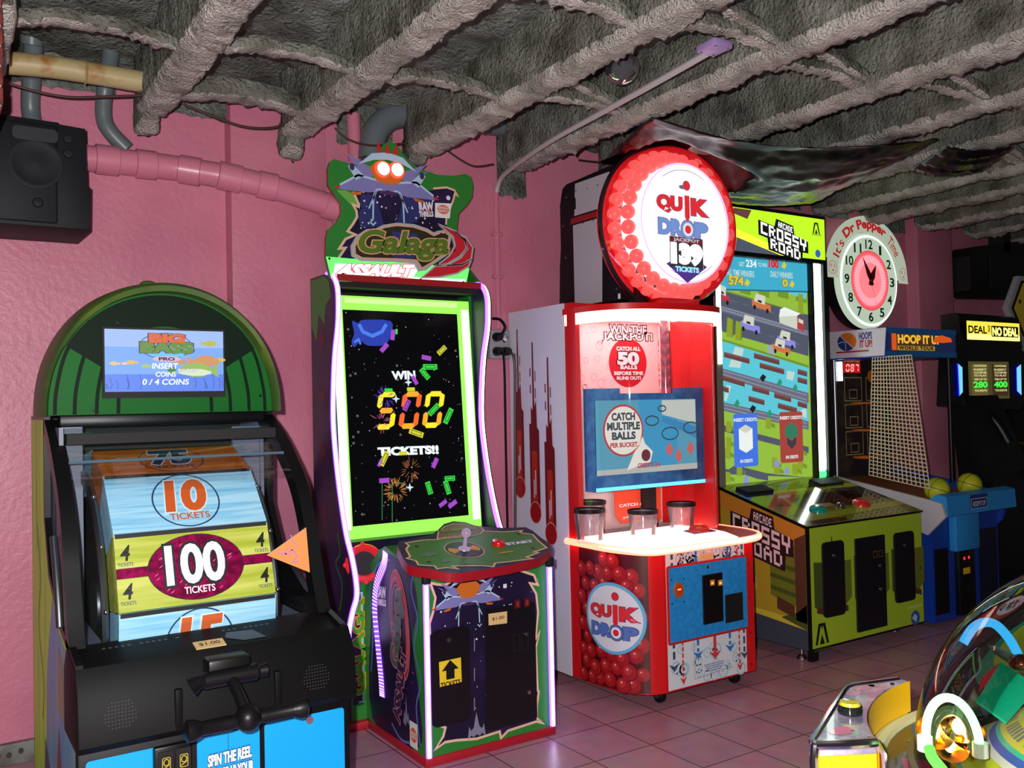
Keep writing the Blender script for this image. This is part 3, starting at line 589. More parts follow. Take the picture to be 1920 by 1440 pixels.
    c.build('coin_slots', T)
    return T
ticket_wheel()

# ================================================================== space shooter cabinet (second from the left)
def ship(mb, F, c, w, L, lamp=True):
    """a plain winged space craft, drawn flat"""
    LI = mat('lilac_print', (128, 126, 186), .45); PL = mat('pale_blue_print', (176, 206, 232), .45); OG = mat('orange_print', (206, 110, 34), .45); RD = mat('red_print', (200, 36, 44), .45); DP = mat('purple_print', (70, 44, 96), .45)
    g = lambda pts: [(c[0]+p[0]*w, c[1]+p[1]*w) for p in pts]
    for s in (-1, 1):
        mb.flat(F, g([(s*.05, .02), (s*.42, .17), (s*.30, .05), (s*.46, .12), (s*.22, -.04)]), LI, L)
        mb.flat(F, g([(0, -.06), (s*.30, -.02), (s*.50, -.14), (s*.49, -.17), (s*.20, -.17), (0, -.13)]), LI, L+1); mb.stroke(F, g([(0, -.06), (s*.30, -.02), (s*.48, -.13)]), .02*w, PL, L+2)
        mb.flat(F, g([(s*.48, -.13), (s*.55, -.16), (s*.49, -.17)]), RD, L+2)
        mb.flat(F, g([(s*.24, -.02), (s*.36, .08), (s*.40, .05), (s*.32, -.07)]), PL, L+2); mb.flat(F, arc(c[0]+s*.36*w, c[1]+.05*w, .025*w, .035*w, n=14), DP, L+3)
        mb.flat(F, g([(s*.26, -.17), (s*.38, -.19), (s*.36, -.21), (s*.28, -.20)]), OG, L+1)
        ch = g([(s*.06, -.13), (s*.12, -.14), (s*.15, -.22), (s*.16, -.42)]); mb.stroke(F, smooth(ch, 5), .016*w, PL, L+3); mb.stroke(F, g([(s*.16+.03, -.44), (s*.16, -.47), (s*.16-.03, -.44)]), .014*w, PL, L+3)
        mb.stroke(F, g([(s*.12, -.15), (s*.20, -.32)]), .014*w, PL, L+3)
    mb.flat(F, g([(-.19, .06), (-.12, .13), (.12, .13), (.19, .06), (.12, -.05), (0, -.08), (-.12, -.05)]), OG, L+3)
    mb.flat(F, g([(-.30, .08), (-.14, .14), (0, .16), (.14, .14), (.30, .08), (.16, .20), (0, .23), (-.16, .20)]), PL, L+4)
    for s in (-1, 0, 1): mb.flat(F, g([(s*.08-.03, .22), (s*.10, .33), (s*.08+.03, .22)]), RD, L+5)
    mb.flat(F, g([(-.10, -.14), (.10, -.14), (.09, -.17), (-.09, -.17)]), DP, L+4)
def stars(mb, F, x0, y0, x1, y1, n, m, L, r=.003, inside=None):
    k = 0
    while k < n:
        u, v = random.uniform(x0, x1), random.uniform(y0, y1); s = r*random.choice((.4, .5, .7, 1))
        if inside is None or inside(u, v): mb.flat(F, [(u-s, v), (u, v-s), (u+s, v), (u, v+s)], m, L)
        k += 1
def segchar(mb, F, ch, x, y, w, h, t, m, L, slant=.12):
    """one seven-segment figure"""
    SEG = {'0': 'abcdef', '1': 'bc', '2': 'abged', '3': 'abgcd', '4': 'fgbc', '5': 'afgcd', '6': 'afgedc', '7': 'abc', '8': 'abcdefg', '9': 'abcdfg'}
    hh = h/2; k = .12*t
    def tr(p): return (x+p[0]+slant*p[1], y+p[1])
    H = lambda yy: [(k+t*.5, yy), (t, yy+t/2), (w-t, yy+t/2), (w-k-t*.5, yy), (w-t, yy-t/2), (t, yy-t/2)]
    V = lambda xx, y0, y1: [(xx, y0+k+t*.3), (xx+t/2, y0+t*.8), (xx+t/2, y1-t*.8), (xx, y1-k-t*.3), (xx-t/2, y1-t*.8), (xx-t/2, y0+t*.8)]
    D = {'a': H(h-t/2), 'g': H(hh), 'd': H(t/2), 'f': V(t/2, hh, h), 'b': V(w-t/2, hh, h), 'e': V(t/2, 0, hh), 'c': V(w-t/2, 0, hh)}
    for i, s in enumerate(SEG[ch]): mb.flat(F, [tr(p) for p in D[s]], m[i % len(m)] if isinstance(m, list) else m, L)
LEDW = mat('violet_white_led', (140, 84, 255), emit=4.2); LEDC = mat('white_led_core', (240, 228, 255), emit=9)
def space_shooter():
    X0, X1, XM = 1.82, 2.765, 2.292
    T = thing('space_shooter_cabinet', (XM, 4.2, 0), 'tall space shooter arcade cabinet with green glowing screen frame and a low pedestal', 'arcade machine')
    GRN = mat('leaf_green_print', (44, 128, 48), .42); NAVY = mat('space_navy_print', (22, 16, 48), .4, mix=((48, 30, 84), 4, .45, .75)); PURP = mat('space_purple_side', (34, 26, 58), .4, mix=((62, 40, 84), 5, .42, .7)); CREAM = mat('cream_line_print', (232, 190, 160), .45); STAR = mat('star_white_print', (235, 230, 245), .45); MAROON = mat('maroon_print', (84, 22, 44), .42); BLUL = mat('blue_flame_line', (90, 120, 190), .45)
    prof = [(2.37, 4.60), (2.345, 4.515), (2.28, 4.462), (2.18, 4.455), (2.08, 4.468), (1.94, 4.512), (1.785, 4.538), (1.59, 4.552), (1.40, 4.525), (1.19, 4.47), (1.0, 4.40), (.895, 4.335), (.78, 4.287), (.70, 4.284), (.62, 4.335), (.52, 4.385), (.44, 4.40)]
    fr = smooth([(y, z) for z, y in prof], 4)
    side_p = fr+[(4.40, 0.0), (4.80, 0.0), (4.80, 2.37)]
    for xa, xb, xo in ((X0, X0+.03, X0-.012), (X1-.03, X1, X1+.012)):
        mb = MB(); mb.prism(side_p, 'x', xa, xb, PURP)
        if xa == X0:
            F = side(X0)
            mb.flat(F, [(-4.79, 2.36), (-4.6, 2.36), (-4.53, 2.33), (-4.50, 2.24), (-4.58, 2.2), (-4.60, 2.1), (-4.68, 2.16), (-4.72, 2.02), (-4.79, 2.1)], GRN, 1)
            for v in (2.02, 1.72, 1.42, 1.1, .82):
                mb.flat(F, [(-4.70, v), (-4.67, v+.05), (-4.65, v+.02), (-4.63, v+.06), (-4.60, v), (-4.63, v-.06), (-4.66, v-.03)], MAROON, 1)
            mb.stroke(F, smooth([(-4.47, 1.0), (-4.44, .9), (-4.50, .84), (-4.42, .74), (-4.46, .6)], 5), .012, GRN, 1)
        mb.build('side_panel', T)
        lb = MB(); pth = [((xa+xb)/2, y-.012, z) for y, z in fr]; lb.tube(pth, .014, LEDW, 10); lb.tube([(p[0]-(.004 if xa == X0 else -.004), p[1]-.010, p[2]) for p in pth], .0075, LEDC, 8); lb.build('led_edge_light', T)
    mb = MB(); mb.box(X0+.03, X1-.03, 4.72, 4.80, 0, 2.36, MATTE); mb.box(X0+.03, X1-.03, 4.50, 4.80, 2.295, 2.36, MATTE); mb.box(X0+.03, X1-.03, 4.485, 4.50, 2.325, 2.36, mat('red_edge_trim', (150, 26, 30), .4)); mb.build('cabinet_back', T)
    for s in (0, 1):
        xa = X0+.03 if s == 0 else X1-.05; MB().prism([(4.56, .95), (4.60, 2.3), (4.72, 2.3), (4.72, .95)], 'x', xa, xa+.02, mat('green_inner_side', (34, 120, 40), .4)).build('inner_side', T)
    # screen
    B = Vector((1.875, 4.50, .945)); V = Vector((0, .10, 1.317)); F = Fr(B, (1, 0, 0), V); Wd, Ht = .84, V.length
    GLO = mat('green_glow', (140, 255, 76), emit=1.5); GLW = mat('green_white_glow', (205, 255, 170), emit=2.4); SB = mat('screen_black', (4, 4, 8), .12, coat=.5)
    mb = MB(); mb.slab(F, [(0, 0), (Wd, 0), (Wd, Ht), (0, Ht)], .02, GLO, MATTE, -.02)
    for pts in ([(.012, .06), (.012, Ht-.06)], [(Wd-.03, .05), (Wd-.03, Ht-.05)]): mb.stroke(F, pts, .05, GLW, 1)
    for pts in ([(.06, Ht-.025), (Wd-.08, Ht-.025)],): mb.stroke(F, pts, .03, mat('green_mid_glow', (180, 255, 130), emit=1.5), 1)
    mb.build('glow_frame', T)
    q = F.P([(641, 583), (855, 587), (879, 966), (662, 987)]); x0 = (q[0][0]+q[3][0])/2; x1 = (q[1][0]+q[2][0])/2; y0 = (q[2][1]+q[3][1])/2; y1 = (q[0][1]+q[1][1])/2
    mb = MB(); mb.slab(F, [(x0, y0), (x1, y0), (x1, y1), (x0, y1)], .004, SB, MATTE, .001)
    E_ = lambda n_, rgb, s=1.0: mat('game_'+n_, rgb, emit=s)
    w, h = x1-x0, y1-y0; G = Fr(F.at(x0, y0, .005), F.u, F.v)
    stars(mb, G, .01, .01, w-.01, h-.01, 130, E_('star', (200, 200, 225), .8), 1, .004)
    for i in range(16): mb.rect(G, *(lambda u, v: (u, v, u+.012, v+.012))(random.choice((.02, .05, w-.03, .3)), random.uniform(.05, h-.05)), E_('starblk', (130, 130, 120), .5), 1)
    blob = lambda px: G.P(px)
    mb.flat(G, smooth(blob([(660, 602), (672, 606), (680, 600), (732, 602), (733, 625), (722, 646), (690, 648), (676, 640), (664, 651), (659, 640), (664, 625)]), 3, True), E_('nebula', (20, 60, 190), .8), 2)
    mb.strokep(G, [(673, 608), (680, 622), (698, 630), (716, 622), (724, 608)], .02, E_('nebula_pale', (70, 130, 250), .9), 3); mb.strokep(G, [(664, 642), (672, 636), (676, 646)], .012, E_('nebula_pale', (70, 130, 250), .9), 3)
    mb.textq(G, 'WIN', [(736, 711), (778, 710), (777, 696), (735, 697)], E_('white', (235, 245, 250), 1.1), 3, bold=.05)
    mb.textq(G, 'TICKETS!!', [(710, 854), (821, 850), (820, 836), (709, 840)], E_('white', (235, 245, 250), 1.1), 3, bold=.06)
    YE, OR_, DO = E_('yellow', (250, 230, 20), 1.1), E_('amber', (250, 170, 20), 1.1), E_('orange', (240, 96, 30), 1.1)
    a = G.hit(700, 808); b = G.hit(831, 735); ch = b[1]-a[1]-.0; cw = (b[0]-a[0])/3.35
    for i, (c_, cols) in enumerate((('5', [YE, YE, OR_, YE, YE]), ('0', [OR_, DO, DO, OR_, DO, DO]), ('0', [YE, YE, OR_, YE, OR_, YE]))): segchar(mb, G, c_, a[0]+i*cw*1.1-.0, a[1]+.005, cw*.9, ch, .03, cols, 4, .22)
    for (px, py, an, cc, sx) in ((736, 628, 80, 'violet', 1), (743, 622, 85, 'lime', .5), (720, 652, 45, 'violet', 1), (799, 671, -10, 'violet', 1), (828, 657, 40, 'yellow', 1.1), (806, 688, 0, 'lime', 1.5), (796, 701, -50, 'lime', 1.2), (777, 713, -60, 'violet', .9), (728, 732, 0, 'lime', .8), (770, 730, 0, 'yellow', .8), (813, 768, 40, 'lime', 1.4), (840, 780, 60, 'lime', 1.6), (762, 760, 60, 'violet', 1.1), (780, 812, -20, 'yellow', 1.5), (720, 860, 60, 'yellow', 1.4), (712, 868, 60, 'violet', .7), (755, 850, 0, 'yellow', .8), (815, 868, 60, 'violet', 1), (843, 897, 0, 'lime', 1.1), (838, 914, -75, 'lime', 1.3), (804, 915, -75, 'lime', 1.2), (720, 901, 0, 'violet', 1), (830, 944, 30, 'violet', .9), (848, 945, 30, 'violet', 1)):
        u, v = G.hit(px, py); l, t = .03*sx, .013*min(sx, 1.2); A = radians(an); R2 = lambda p: (u+p[0]*cos(A)-p[1]*sin(A), v+p[0]*sin(A)+p[1]*cos(A))
        col = {'violet': (170, 70, 210), 'lime': (40, 230, 60), 'yellow': (225, 225, 40)}[cc]; thick_ = sx >= 1.1
        mb.flat(G, [R2(p) for p in ((-l, -t), (l, -t), (l, t), (-l, t))], E_('tk_'+cc, col, .9), 6)
        if thick_: mb.stroke(G, [R2(p) for p in ((-l*.7, -t*.55), (l*.7, -t*.55), (l*.7, t*.55), (-l*.7, t*.55))], .004, E_('tkd_'+cc, tuple(k*.45 for k in col), .7), 7, True)
    for (cx, cy, rr, n_, cc) in ((742, 920, 40, 60, (226, 150, 70)), (722, 745, 34, 26, (110, 70, 220)), (715, 790, 30, 22, (220, 110, 160)), (770, 880, 36, 30, (190, 110, 60))):
        u, v = G.hit(cx, cy)
        for i in range(n_):
            A = random.uniform(0, 2*pi); r0 = rr*.0016*random.uniform(.3, .7); r1 = r0+.012+random.uniform(.005, .03)
            mb.stroke(G, [(u+r0*cos(A), v+r0*sin(A)), (u+r1*cos(A), v+r1*sin(A))], .0022, E_('spark%d' % cx, cc, .8), 5)
    for px in ((716, 905, 716, 975), (735, 905, 735, 978), (733, 906, 757, 906)): mb.strokep(G, [(px[0], px[1]), (px[2], px[3])], .004, E_('green_line', (40, 170, 80), .6), 5)
    for c_ in ((765, 717), (742, 748), (768, 914)):
        u, v = G.hit(*c_); mb.flat(G, [(u-.024, v), (u-.006, v+.006), (u, v+.024), (u+.006, v+.006), (u+.024, v), (u+.006, v-.006), (u, v-.024), (u-.006, v-.006)], E_('ship', (210, 235, 240), 1), 6)
    mb.build('screen', T)
    # lit header with the second line of the title
    F = front(4.50); mb = MB(); hp = F.P([(611, 481), (622, 527), (874, 534), (880, 503)])
    HW = mat('header_white_glow', (236, 255, 236), emit=1.7); HG = mat('header_green_glow', (110, 250, 110), emit=1.2)
    mb.slab(F, hp, .03, HG, GRN, -.03); mb.flatp(F, [(628, 494), (624, 524), (770, 529), (785, 502)], HW, 1)
    mb.flatp(F, [(622, 512), (624, 526), (872, 533), (872, 524)], HW, 2)
    mb.textq(F, 'ASSAULT', [(630, 516), (772, 518), (776, 498), (640, 496)], mat('white_lit_letter', (255, 250, 252), emit=1.5), 4, bold=.06, out=mat('pink_lit_outline', (236, 70, 100), emit=1.0), outw=.055, shear=.15)
    for p in ((617, 485), (643, 514), (704, 521), (788, 524), (868, 529)): u, v = F.hit(*p); mb.flat(F, arc(u, v, .007, .007, n=10), INK, 7)
    mb.build('lit_header', T)
    MB().add([Vector((2.735, 4.50, 2.37)), Vector((2.735, 4.72, 2.37)), Vector((2.735, 4.66, 2.50)), Vector((2.715, 4.50, 2.37)), Vector((2.715, 4.72, 2.37)), Vector((2.715, 4.66, 2.50))], [(0, 1, 2), (5, 4, 3), (0, 3, 4, 1), (1, 4, 5, 2), (2, 5, 3, 0)], GRN).build('header_bracket', T)
    # marquee board
    F = front(4.62); mb = MB()
    c3 = lambda pts: [(560+x/4.8, 240+y/4.8) for x, y in pts]
    outl = c3([(820, 120), (760, 150), (690, 240), (580, 312), (490, 326), (390, 300), (320, 278), (278, 308), (262, 370), (265, 520), (320, 600), (375, 680), (382, 760), (340, 850), (260, 920), (245, 1000), (243, 1160), (330, 1300), (900, 1350), (1420, 1340), (1520, 1260), (1440, 1040), (1425, 900), (1440, 770), (1520, 690), (1562, 620), (1570, 520), (1550, 440), (1500, 412), (1400, 430), (1250, 420), (1090, 365), (1000, 310), (930, 220), (880, 150)])
    mb.slab(F, F.P(outl), .02, GRN, mat('red_edge_trim', (150, 26, 30), .4), -.02)
    MG = mat('light_green_print', (110, 176, 76), .42)
    mb.flatp(F, c3([(340, 560), (500, 720), (540, 690), (500, 600), (420, 560)]), MG, 1)
    inner = c3([(490, 575), (520, 640), (550, 715), (490, 690), (520, 750), (525, 800), (490, 860), (440, 930), (510, 960), (420, 1000), (365, 1085), (420, 1080), (365, 1160), (360, 1180), (1420, 1190), (1380, 1000), (1325, 870), (1330, 800), (1390, 650), (1405, 590), (1430, 610), (1400, 560), (1330, 535), (1210, 545), (1215, 560), (1000, 560), (700, 560)])
    mb.flatp(F, inner, NAVY, 1); mb.strokep(F, inner[:14], .014, CREAM, 2); mb.strokep(F, inner[16:24], .012, CREAM, 2)
    mb.flatp(F, c3([(560, 600), (690, 600), (770, 880), (560, 900), (540, 820)]), mat('violet_print', (96, 84, 140), .42), 2); mb.flatp(F, c3([(950, 600), (1200, 620), (1060, 850), (880, 880)]), mat('violet_print', (96, 84, 140), .42), 2)
    stars(mb, F, *F.hit(*c3([(540, 900)])[0]), *F.hit(*c3([(1330, 600)])[0]), 60, STAR, 3, .007); u, v = F.hit(*c3([(1345, 630)])[0]); mb.flat(F, arc(u, v, .014, .014, n=8), STAR, 3)
    cx, cy = F.hit(*c3([(800, 440)])[0]); ship(mb, F, (cx, cy), .60, 4)
    # emblem patches
    q = c3([(1225, 675), (1372, 680), (1358, 815), (1225, 805)]); mb.flatp(F, q, WHITE, 4); u, v = F.hit(*c3([(1300, 735)])[0]); mb.flat(F, arc(u, v, .04, .027), mat('orange_badge', (226, 110, 40), .45), 5); mb.text(F, 'BANDAI\nNAMCO', u-.034, v-.017, u+.034, v+.017, WHITE, 6, bold=.02, out=mat('red_print', (200, 36, 44), .45), outw=.05)
    u, v = F.hit(*c3([(1145, 735)])[0]); mb.flat(F, [(u+.048*cos(i*.63)*(1 if i % 2 else .6), v+.052*sin(i*.63)*(1 if i % 2 else .6)) for i in range(10)], mat('dark_red_print', (120, 20, 40), .45), 4); mb.text(F, 'RAW', u-.045, v-.004, u+.045, v+.04, STAR, 5, bold=.06, rot=.12); mb.text(F, 'THRILLS', u-.045, v-.04, u+.045, v-.012, STAR, 5, bold=.06, rot=.12)
    board = mb.build('marquee_board', T)
    LAMP = mat('red_lamp_core', (255, 214, 200), emit=10); LRIM = mat('red_lamp_rim', (255, 60, 40), emit=3)
    for p in ((752, 372), (877, 382)):
        u, v = F.hit(*c3([p])[0]); o = F.at(u, v, .004)
        lb = MB(); lb.lathe([(.047, 0), (.047, .004), (.038, .014), (0, .018)], LRIM, o, F.n, 24); lb.lathe([(.036, .014), (.026, .022), (0, .026)], LAMP, o, F.n, 24); lb.build('red_lamp', board)
    # raised title plate
    F = front(4.46); mb = MB(); SIL = mat('silver_rim', (170, 170, 178), .35); DKG = mat('title_dark', (40, 44, 30), .4); TG = mat('title_green', (86, 116, 34), .4); TAN2 = mat('title_tan', (214, 160, 120), .4)
    oval = c3([(470, 1060), (520, 970), (610, 910), (690, 905), (760, 872), (880, 852), (1040, 865), (1160, 905), (1215, 940), (1250, 925), (1330, 915), (1380, 960), (1360, 1060), (1330, 1150), (1210, 1230), (1150, 1280), (1080, 1290), (1040, 1215), (900, 1205), (700, 1200), (560, 1195), (480, 1150)])
    mb.slab(F, F.P(oval), .012, SIL, SIL, -.012)
    inn = c3([(505, 1065), (545, 985), (620, 935), (700, 928), (770, 895), (880, 876), (1030, 890), (1150, 930), (1215, 968), (1260, 950), (1320, 940), (1355, 970), (1335, 1060), (1305, 1135), (1190, 1215), (1110, 1262), (1060, 1190), (900, 1180), (700, 1175), (570, 1170), (508, 1135)])
    mb.flatp(F, inn, DKG, 1); mb.flatp(F, c3([(840, 930), (1060, 950), (1090, 1040), (1040, 1180), (850, 1170)]), mat('violet_print', (96, 84, 140), .42), 2); mb.strokep(F, inn, .008, TAN2, 2, True)
    mb.textq(F, 'Galaga', c3([(530, 1180), (1330, 1190), (1350, 950), (560, 920)]), TG, 4, bold=.035, out=TAN2, outw=.035, shear=.1)
    RS = mat('red_swoosh', (196, 34, 48), .4)
    for k, sw in enumerate(([(1260, 870), (1400, 930), (1490, 1010), (1500, 1090), (1440, 1160), (1330, 1225), (1240, 1240), (1350, 1150), (1400, 1060), (1380, 980)], [(1390, 930), (1500, 990), (1560, 1080), (1545, 1180), (1460, 1230), (1330, 1240), (1450, 1170), (1510, 1090), (1490, 1010)], [(1330, 1240), (1460, 1235), (1545, 1190), (1520, 1250), (1420, 1310), (1260, 1345), (1100, 1350), (1220, 1245)])):
        s2 = c3(sw); mb.slab(F, F.P(s2), .010, RS, SIL, -.010); mb.strokep(F, s2, .010, SIL, 15, True)
    for p in ((1245, 1225), (1275, 955), (1395, 1105)): u, v = F.hit(*c3([p])[0]); mb.flat(F, arc(u, v, .006, .006, n=8), INK, 16)
    mb.build('title_plate', board)
    # lower cabinet
    mb = MB(); mb.box(X0+.03, X1-.03, 4.40, 4.72, 0.04, .95, GRN); mb.prism([(4.40, .80), (4.40, .955), (4.50, .955), (4.50, .80)], 'x', X0+.03, X1-.03, NAVY)
    F = front(4.40); mb.rect(F, X0+.035, .83, X1-.03, .95, NAVY, 1)
    mb.rect(F, X0+.04, .12, 1.925, .70, NAVY, 1); mb.stroke(F, [(X0+.07, .69), (1.918, .69), (1.918, .13), (X0+.07, .13)], .012, mat('mint_line', (150, 214, 206), .45), 2); mb.flat(F, arc(1.885, .66, .02, .02, n=10), mat('violet_print', (96, 84, 140), .42), 2)
    OL = mat('orange_glow_line', (246, 150, 60), .45); GB = mat('bright_green_letter', (70, 170, 30), .45)
    mb.text(F, 'GALAGA', 1.893-.24, .415-.032, 1.893+.24, .415+.032, GB, 3, bold=.04, out=OL, outw=.045, rot=pi/2)
    mb.build('lower_cabinet', T)
    FR = Fr((0, 4.36, .86), (1, 0, 0), (0, .35, 1)); RR = mat('red_port_ring', (240, 20, 30), .25, emit=.75)
    for xx in (1.905, 2.68):
        c = Vector((xx, 4.33, .855)); n = Vector((-.35, -1, .35)).normalized()
        rb = MB(); rb.lathe([(.062, -.03), (.092, -.02), (.098, .005), (.09, .022), (.074, .028), (.066, .018), (.062, -.01)], RR, c, n, 32)
        rb.lathe([(.062, -.01), (0, -.012)], MATTE, c, n, 24)
        for a in (45, 135, 225, 315):
            X = n.orthogonal().normalized(); Y = n.cross(X); p = c+(X*cos(radians(a))+Y*sin(radians(a)))*.095; rb.ball(p, .014, RR, 8, 6)
        rb.build('port_ring', T)
    # pedestal
    P0, P1, PY = 1.935, 2.64, 3.735
    sp = [(PY, .0), (PY, .86), (4.02, .93), (4.14, .96), (4.22, .93), (4.33, .84), (4.40, .70), (4.40, 0)]
    mb = MB(); mb.prism(sp, 'x', P0, P1, GRN)
    F = side(P0)
    body = [(-4.33, .06), (-3.82, .06), (-3.80, .3), (-3.86, .55), (-3.80, .70), (-3.86, .86), (-4.10, .93), (-4.24, .84), (-4.32, .6)]
    mb.flat(F, smooth(body, 4, True), NAVY, 1)
    mb.stroke(F, smooth([(-3.80, .08), (-3.83, .25), (-3.78, .38), (-3.84, .52), (-3.80, .66), (-3.86, .78), (-3.84, .86)], 5), .012, BLUL, 2); mb.stroke(F, smooth([(-4.33, .30), (-4.30, .55), (-4.33, .72), (-4.22, .86), (-4.08, .90)], 5), .010, BLUL, 2)
    mb.stroke(F, smooth([(-4.1, .10), (-4.0, .05), (-3.88, .07), (-3.83, .12)], 5), .012, BLUL, 2)
    cx, cy = -3.99, .60
    mb.flat(F, [(cx+.10*cos(a)-.03*sin(a), cy+.26*sin(a)) for a in [i*.16 for i in range(40)]], RS, 2); mb.flat(F, [(cx-.025+.085*cos(a)-.02*sin(a), cy-.02+.22*sin(a)) for a in [i*.16 for i in range(40)]], mat('space_navy_deep', (30, 24, 52), .42), 3)
    for kk in (1.0, .86, .72): mb.stroke(F, [(cx+.10*kk*cos(a)-.03*sin(a), cy+.26*kk*sin(a)) for a in [i*.16 for i in range(40)]], .006, mat('pink_line_print', (206, 130, 140), .45), 4, True)
    mb.text(F, 'Galaga', cx-.19-.02, cy-.06-.02, cx+.19-.02, cy+.06-.02, mat('slate_green_print', (84, 96, 92), .42), 6, bold=.05, out=mat('pink_line_print', (206, 130, 140), .45), outw=.04, rot=1.45)
    mb.text(F, 'ASSAULT', cx-.18-.005, .31-.035, cx+.18-.005, .31+.035, mat('plum_print', (60, 40, 80), .42), 6, bold=.05, out=mat('pink_line_print', (206, 130, 140), .45), outw=.05, rot=1.32)
    u, v = -4.19, .70; mb.flat(F, [(u+.06*cos(i*.63)*(1 if i % 2 else .6), v+.075*sin(i*.63)*(1 if i % 2 else .6)) for i in range(10)], mat('dark_red_print', (120, 20, 40), .45), 3); mb.text(F, 'RAW', u-.055, v, u+.055, v+.05, STAR, 5, bold=.06, rot=.1); mb.text(F, 'THRILLS', u-.055, v-.04, u+.055, v-.012, STAR, 5, bold=.06, rot=.1)
    mb.rect(F, -3.90, .05, -3.82, .17, WHITE, 4); mb.flat(F, arc(-3.86, .11, .034, .034), mat('orange_badge', (226, 110, 40), .45), 5); mb.text(F, 'BANDAI\nNAMCO', -3.888, .095, -3.832, .125, WHITE, 6, bold=.03)
    mb.flat(F, [(-3.97, .14), (-3.955, .20), (-3.945, .18), (-3.935, .28), (-3.925, .18), (-3.915, .20), (-3.90, .14), (-3.93, .16), (-3.94, .13)], mat('grey_star_print', (130, 128, 150), .45), 3); stars(mb, F, -4.0, .1, -3.84, .5, 20, STAR, 3)
    # front art
    F = front(PY); c5 = lambda pts: [(560+x/2.88, 940+y/2.88) for x, y in pts]
    art = c5([(710, 440), (745, 448), (790, 452), (830, 428), (850, 398), (1000, 380), (1190, 372), (1270, 398), (1290, 450), (1248, 442), (1282, 500), (1292, 600), (1280, 745), (1300, 705), (1280, 790), (1290, 1020), (1296, 1028), (1286, 1100), (1285, 1170), (1320, 1200), (1285, 1188), (1130, 1238), (1092, 1278), (1085, 1242), (960, 1282), (850, 1290), (790, 1300), (738, 1338), (780, 1270), (792, 1222), (735, 1200), (715, 900), (706, 660), (725, 600), (738, 520)])
    ap = F.P(art); mb.flat(F, ap, NAVY, 1); mb.stroke(F, ap, .012, CREAM, 2, True); stars(mb, F, P0+.08, .08, P1-.07, .80, 70, STAR, 2, .006)
    u, v = F.hit(*c5([(915, 490)])[0]); ship(mb, F, (u, v), .36, 3)
    RDL = mat('red_print', (200, 36, 44), .45); PLK = mat('pale_blue_print', (176, 206, 232), .45)
    u, v = F.hit(*c5([(1113, 457)])[0]); mb.rect(F, u-.01, v-.01, u+.01, v+.01, STAR, 3)
    for yy in (740, 900, 1060): mb.strokep(F, c5([(948, yy), (948, yy+70)]), .005, mat('grey_star_print', (130, 128, 150), .45), 3)
    u, v = F.hit(*c5([(960, 1225)])[0]); s = .055
    mb.flat(F, [(u+p[0]*s, v+p[1]*s) for p in ((-.9, -.8), (-.75, .3), (-.55, -.1), (-.3, .1), (-.2, .5), (0, 1.4), (.2, .5), (.3, .1), (.55, -.1), (.75, .3), (.9, -.8), (.55, -.5), (.3, -.7), (0, -.5), (-.3, -.7), (-.55, -.5))], mat('grey_star_print', (190, 188, 205), .45), 3)
    mb.build('pedestal', T)
    mb = MB(); mb.box(P0-.012, P1+.012, PY-.014, 4.40, 0.0, .04, mat('crimson_skirt', (170, 24, 40), .4), .006); mb.box(X0, X1, 4.36, 4.79, 0, .04, mat('crimson_skirt', (170, 24, 40), .4), .006); mb.build('base_skirt', T)
    dm = mat('door_black', (14, 13, 20), .32)
    d = MB(); q = F.P([(805, 1184), (874, 1169), (881, 1350), (810, 1365)]); d.slab(F, rrect(q[0][0], q[3][1], q[1][0]+.01, q[0][1], .03), .012, dm, MATTE)
    Fd = front(PY-.012); u, v = Fd.hit(842, 1200); screw(d, Fd, u, v, .010)
    lq = [(822.8, 1241.4), (863.8, 1232.4), (865.5, 1278.5), (824.6, 1288.3)]; d.flatp(Fd, lq, YEL, 2); p = Fd.P(lq); ux, uy = (p[0][0]+p[1][0])/2, (p[0][1]+p[3][1])/2
    d.flat(Fd, [(ux-.022, uy-.03), (ux+.022, uy-.03), (ux+.022, uy+.012), (ux+.045, uy+.012), (ux, uy+.058), (ux-.045, uy+.012), (ux-.022, uy+.012)], INK, 4); d.text(Fd, 'TICKETS', ux-.052, uy-.062, ux+.052, uy-.04, INK, 4, bold=.03); d.build('ticket_door', T)
    d = MB(); q = F.P([(907, 1142), (996, 1129), (1006, 1348), (912.5, 1369)]); d.slab(F, rrect(q[0][0], q[3][1], q[1][0]+.012, q[0][1], .012), .014, dm, MATTE); Fd = front(PY-.014)
    for p in ((987, 1189), (992, 1298)): u, v = Fd.hit(*p); screw(d, Fd, u, v, .010)
    p = Fd.P([(915.5, 1151), (950.5, 1146), (950.5, 1168.5), (916, 1172.6)]); d.flat(Fd, p, TAN, 2); d.text(Fd, '$1.00', p[0][0]+.02, p[3][1]+.018, p[1][0]-.018, p[0][1]-.02, INK, 4, bold=.01)
    for x_ in (2.42, 2.475): d.rect(Fd, x_, .655, x_+.035, .70, mat('dim_red_slot', (90, 14, 20), .3), 2); d.rect(Fd, x_+.012, .662, x_+.026, .69, mat('dim_red_slot_lit', (150, 24, 30), emit=.5), 3)
    for x_ in (2.41, 2.46): d.stroke(Fd, [(x_, .45), (x_+.035, .45), (x_+.035, .53), (x_, .53)], .004, mat('door_seam', (30, 28, 36), .4), 2, True)
    d.build('coin_door', T)
    for x_ in (P0+.005, P1-.005):
        lb = MB(); lb.tube([(x_, PY-.012, .045), (x_, PY-.012, .835)], .014, LEDW, 12); lb.tube([(x_-.003, PY-.021, .05), (x_-.003, PY-.021, .83)], .008, LEDC, 10); lb.build('led_post', T)
        cp = MB(); cp.box(x_-.02, x_+.02, PY-.03, PY, .835, .885, MATTE, .008); cp.build('post_cap', T)
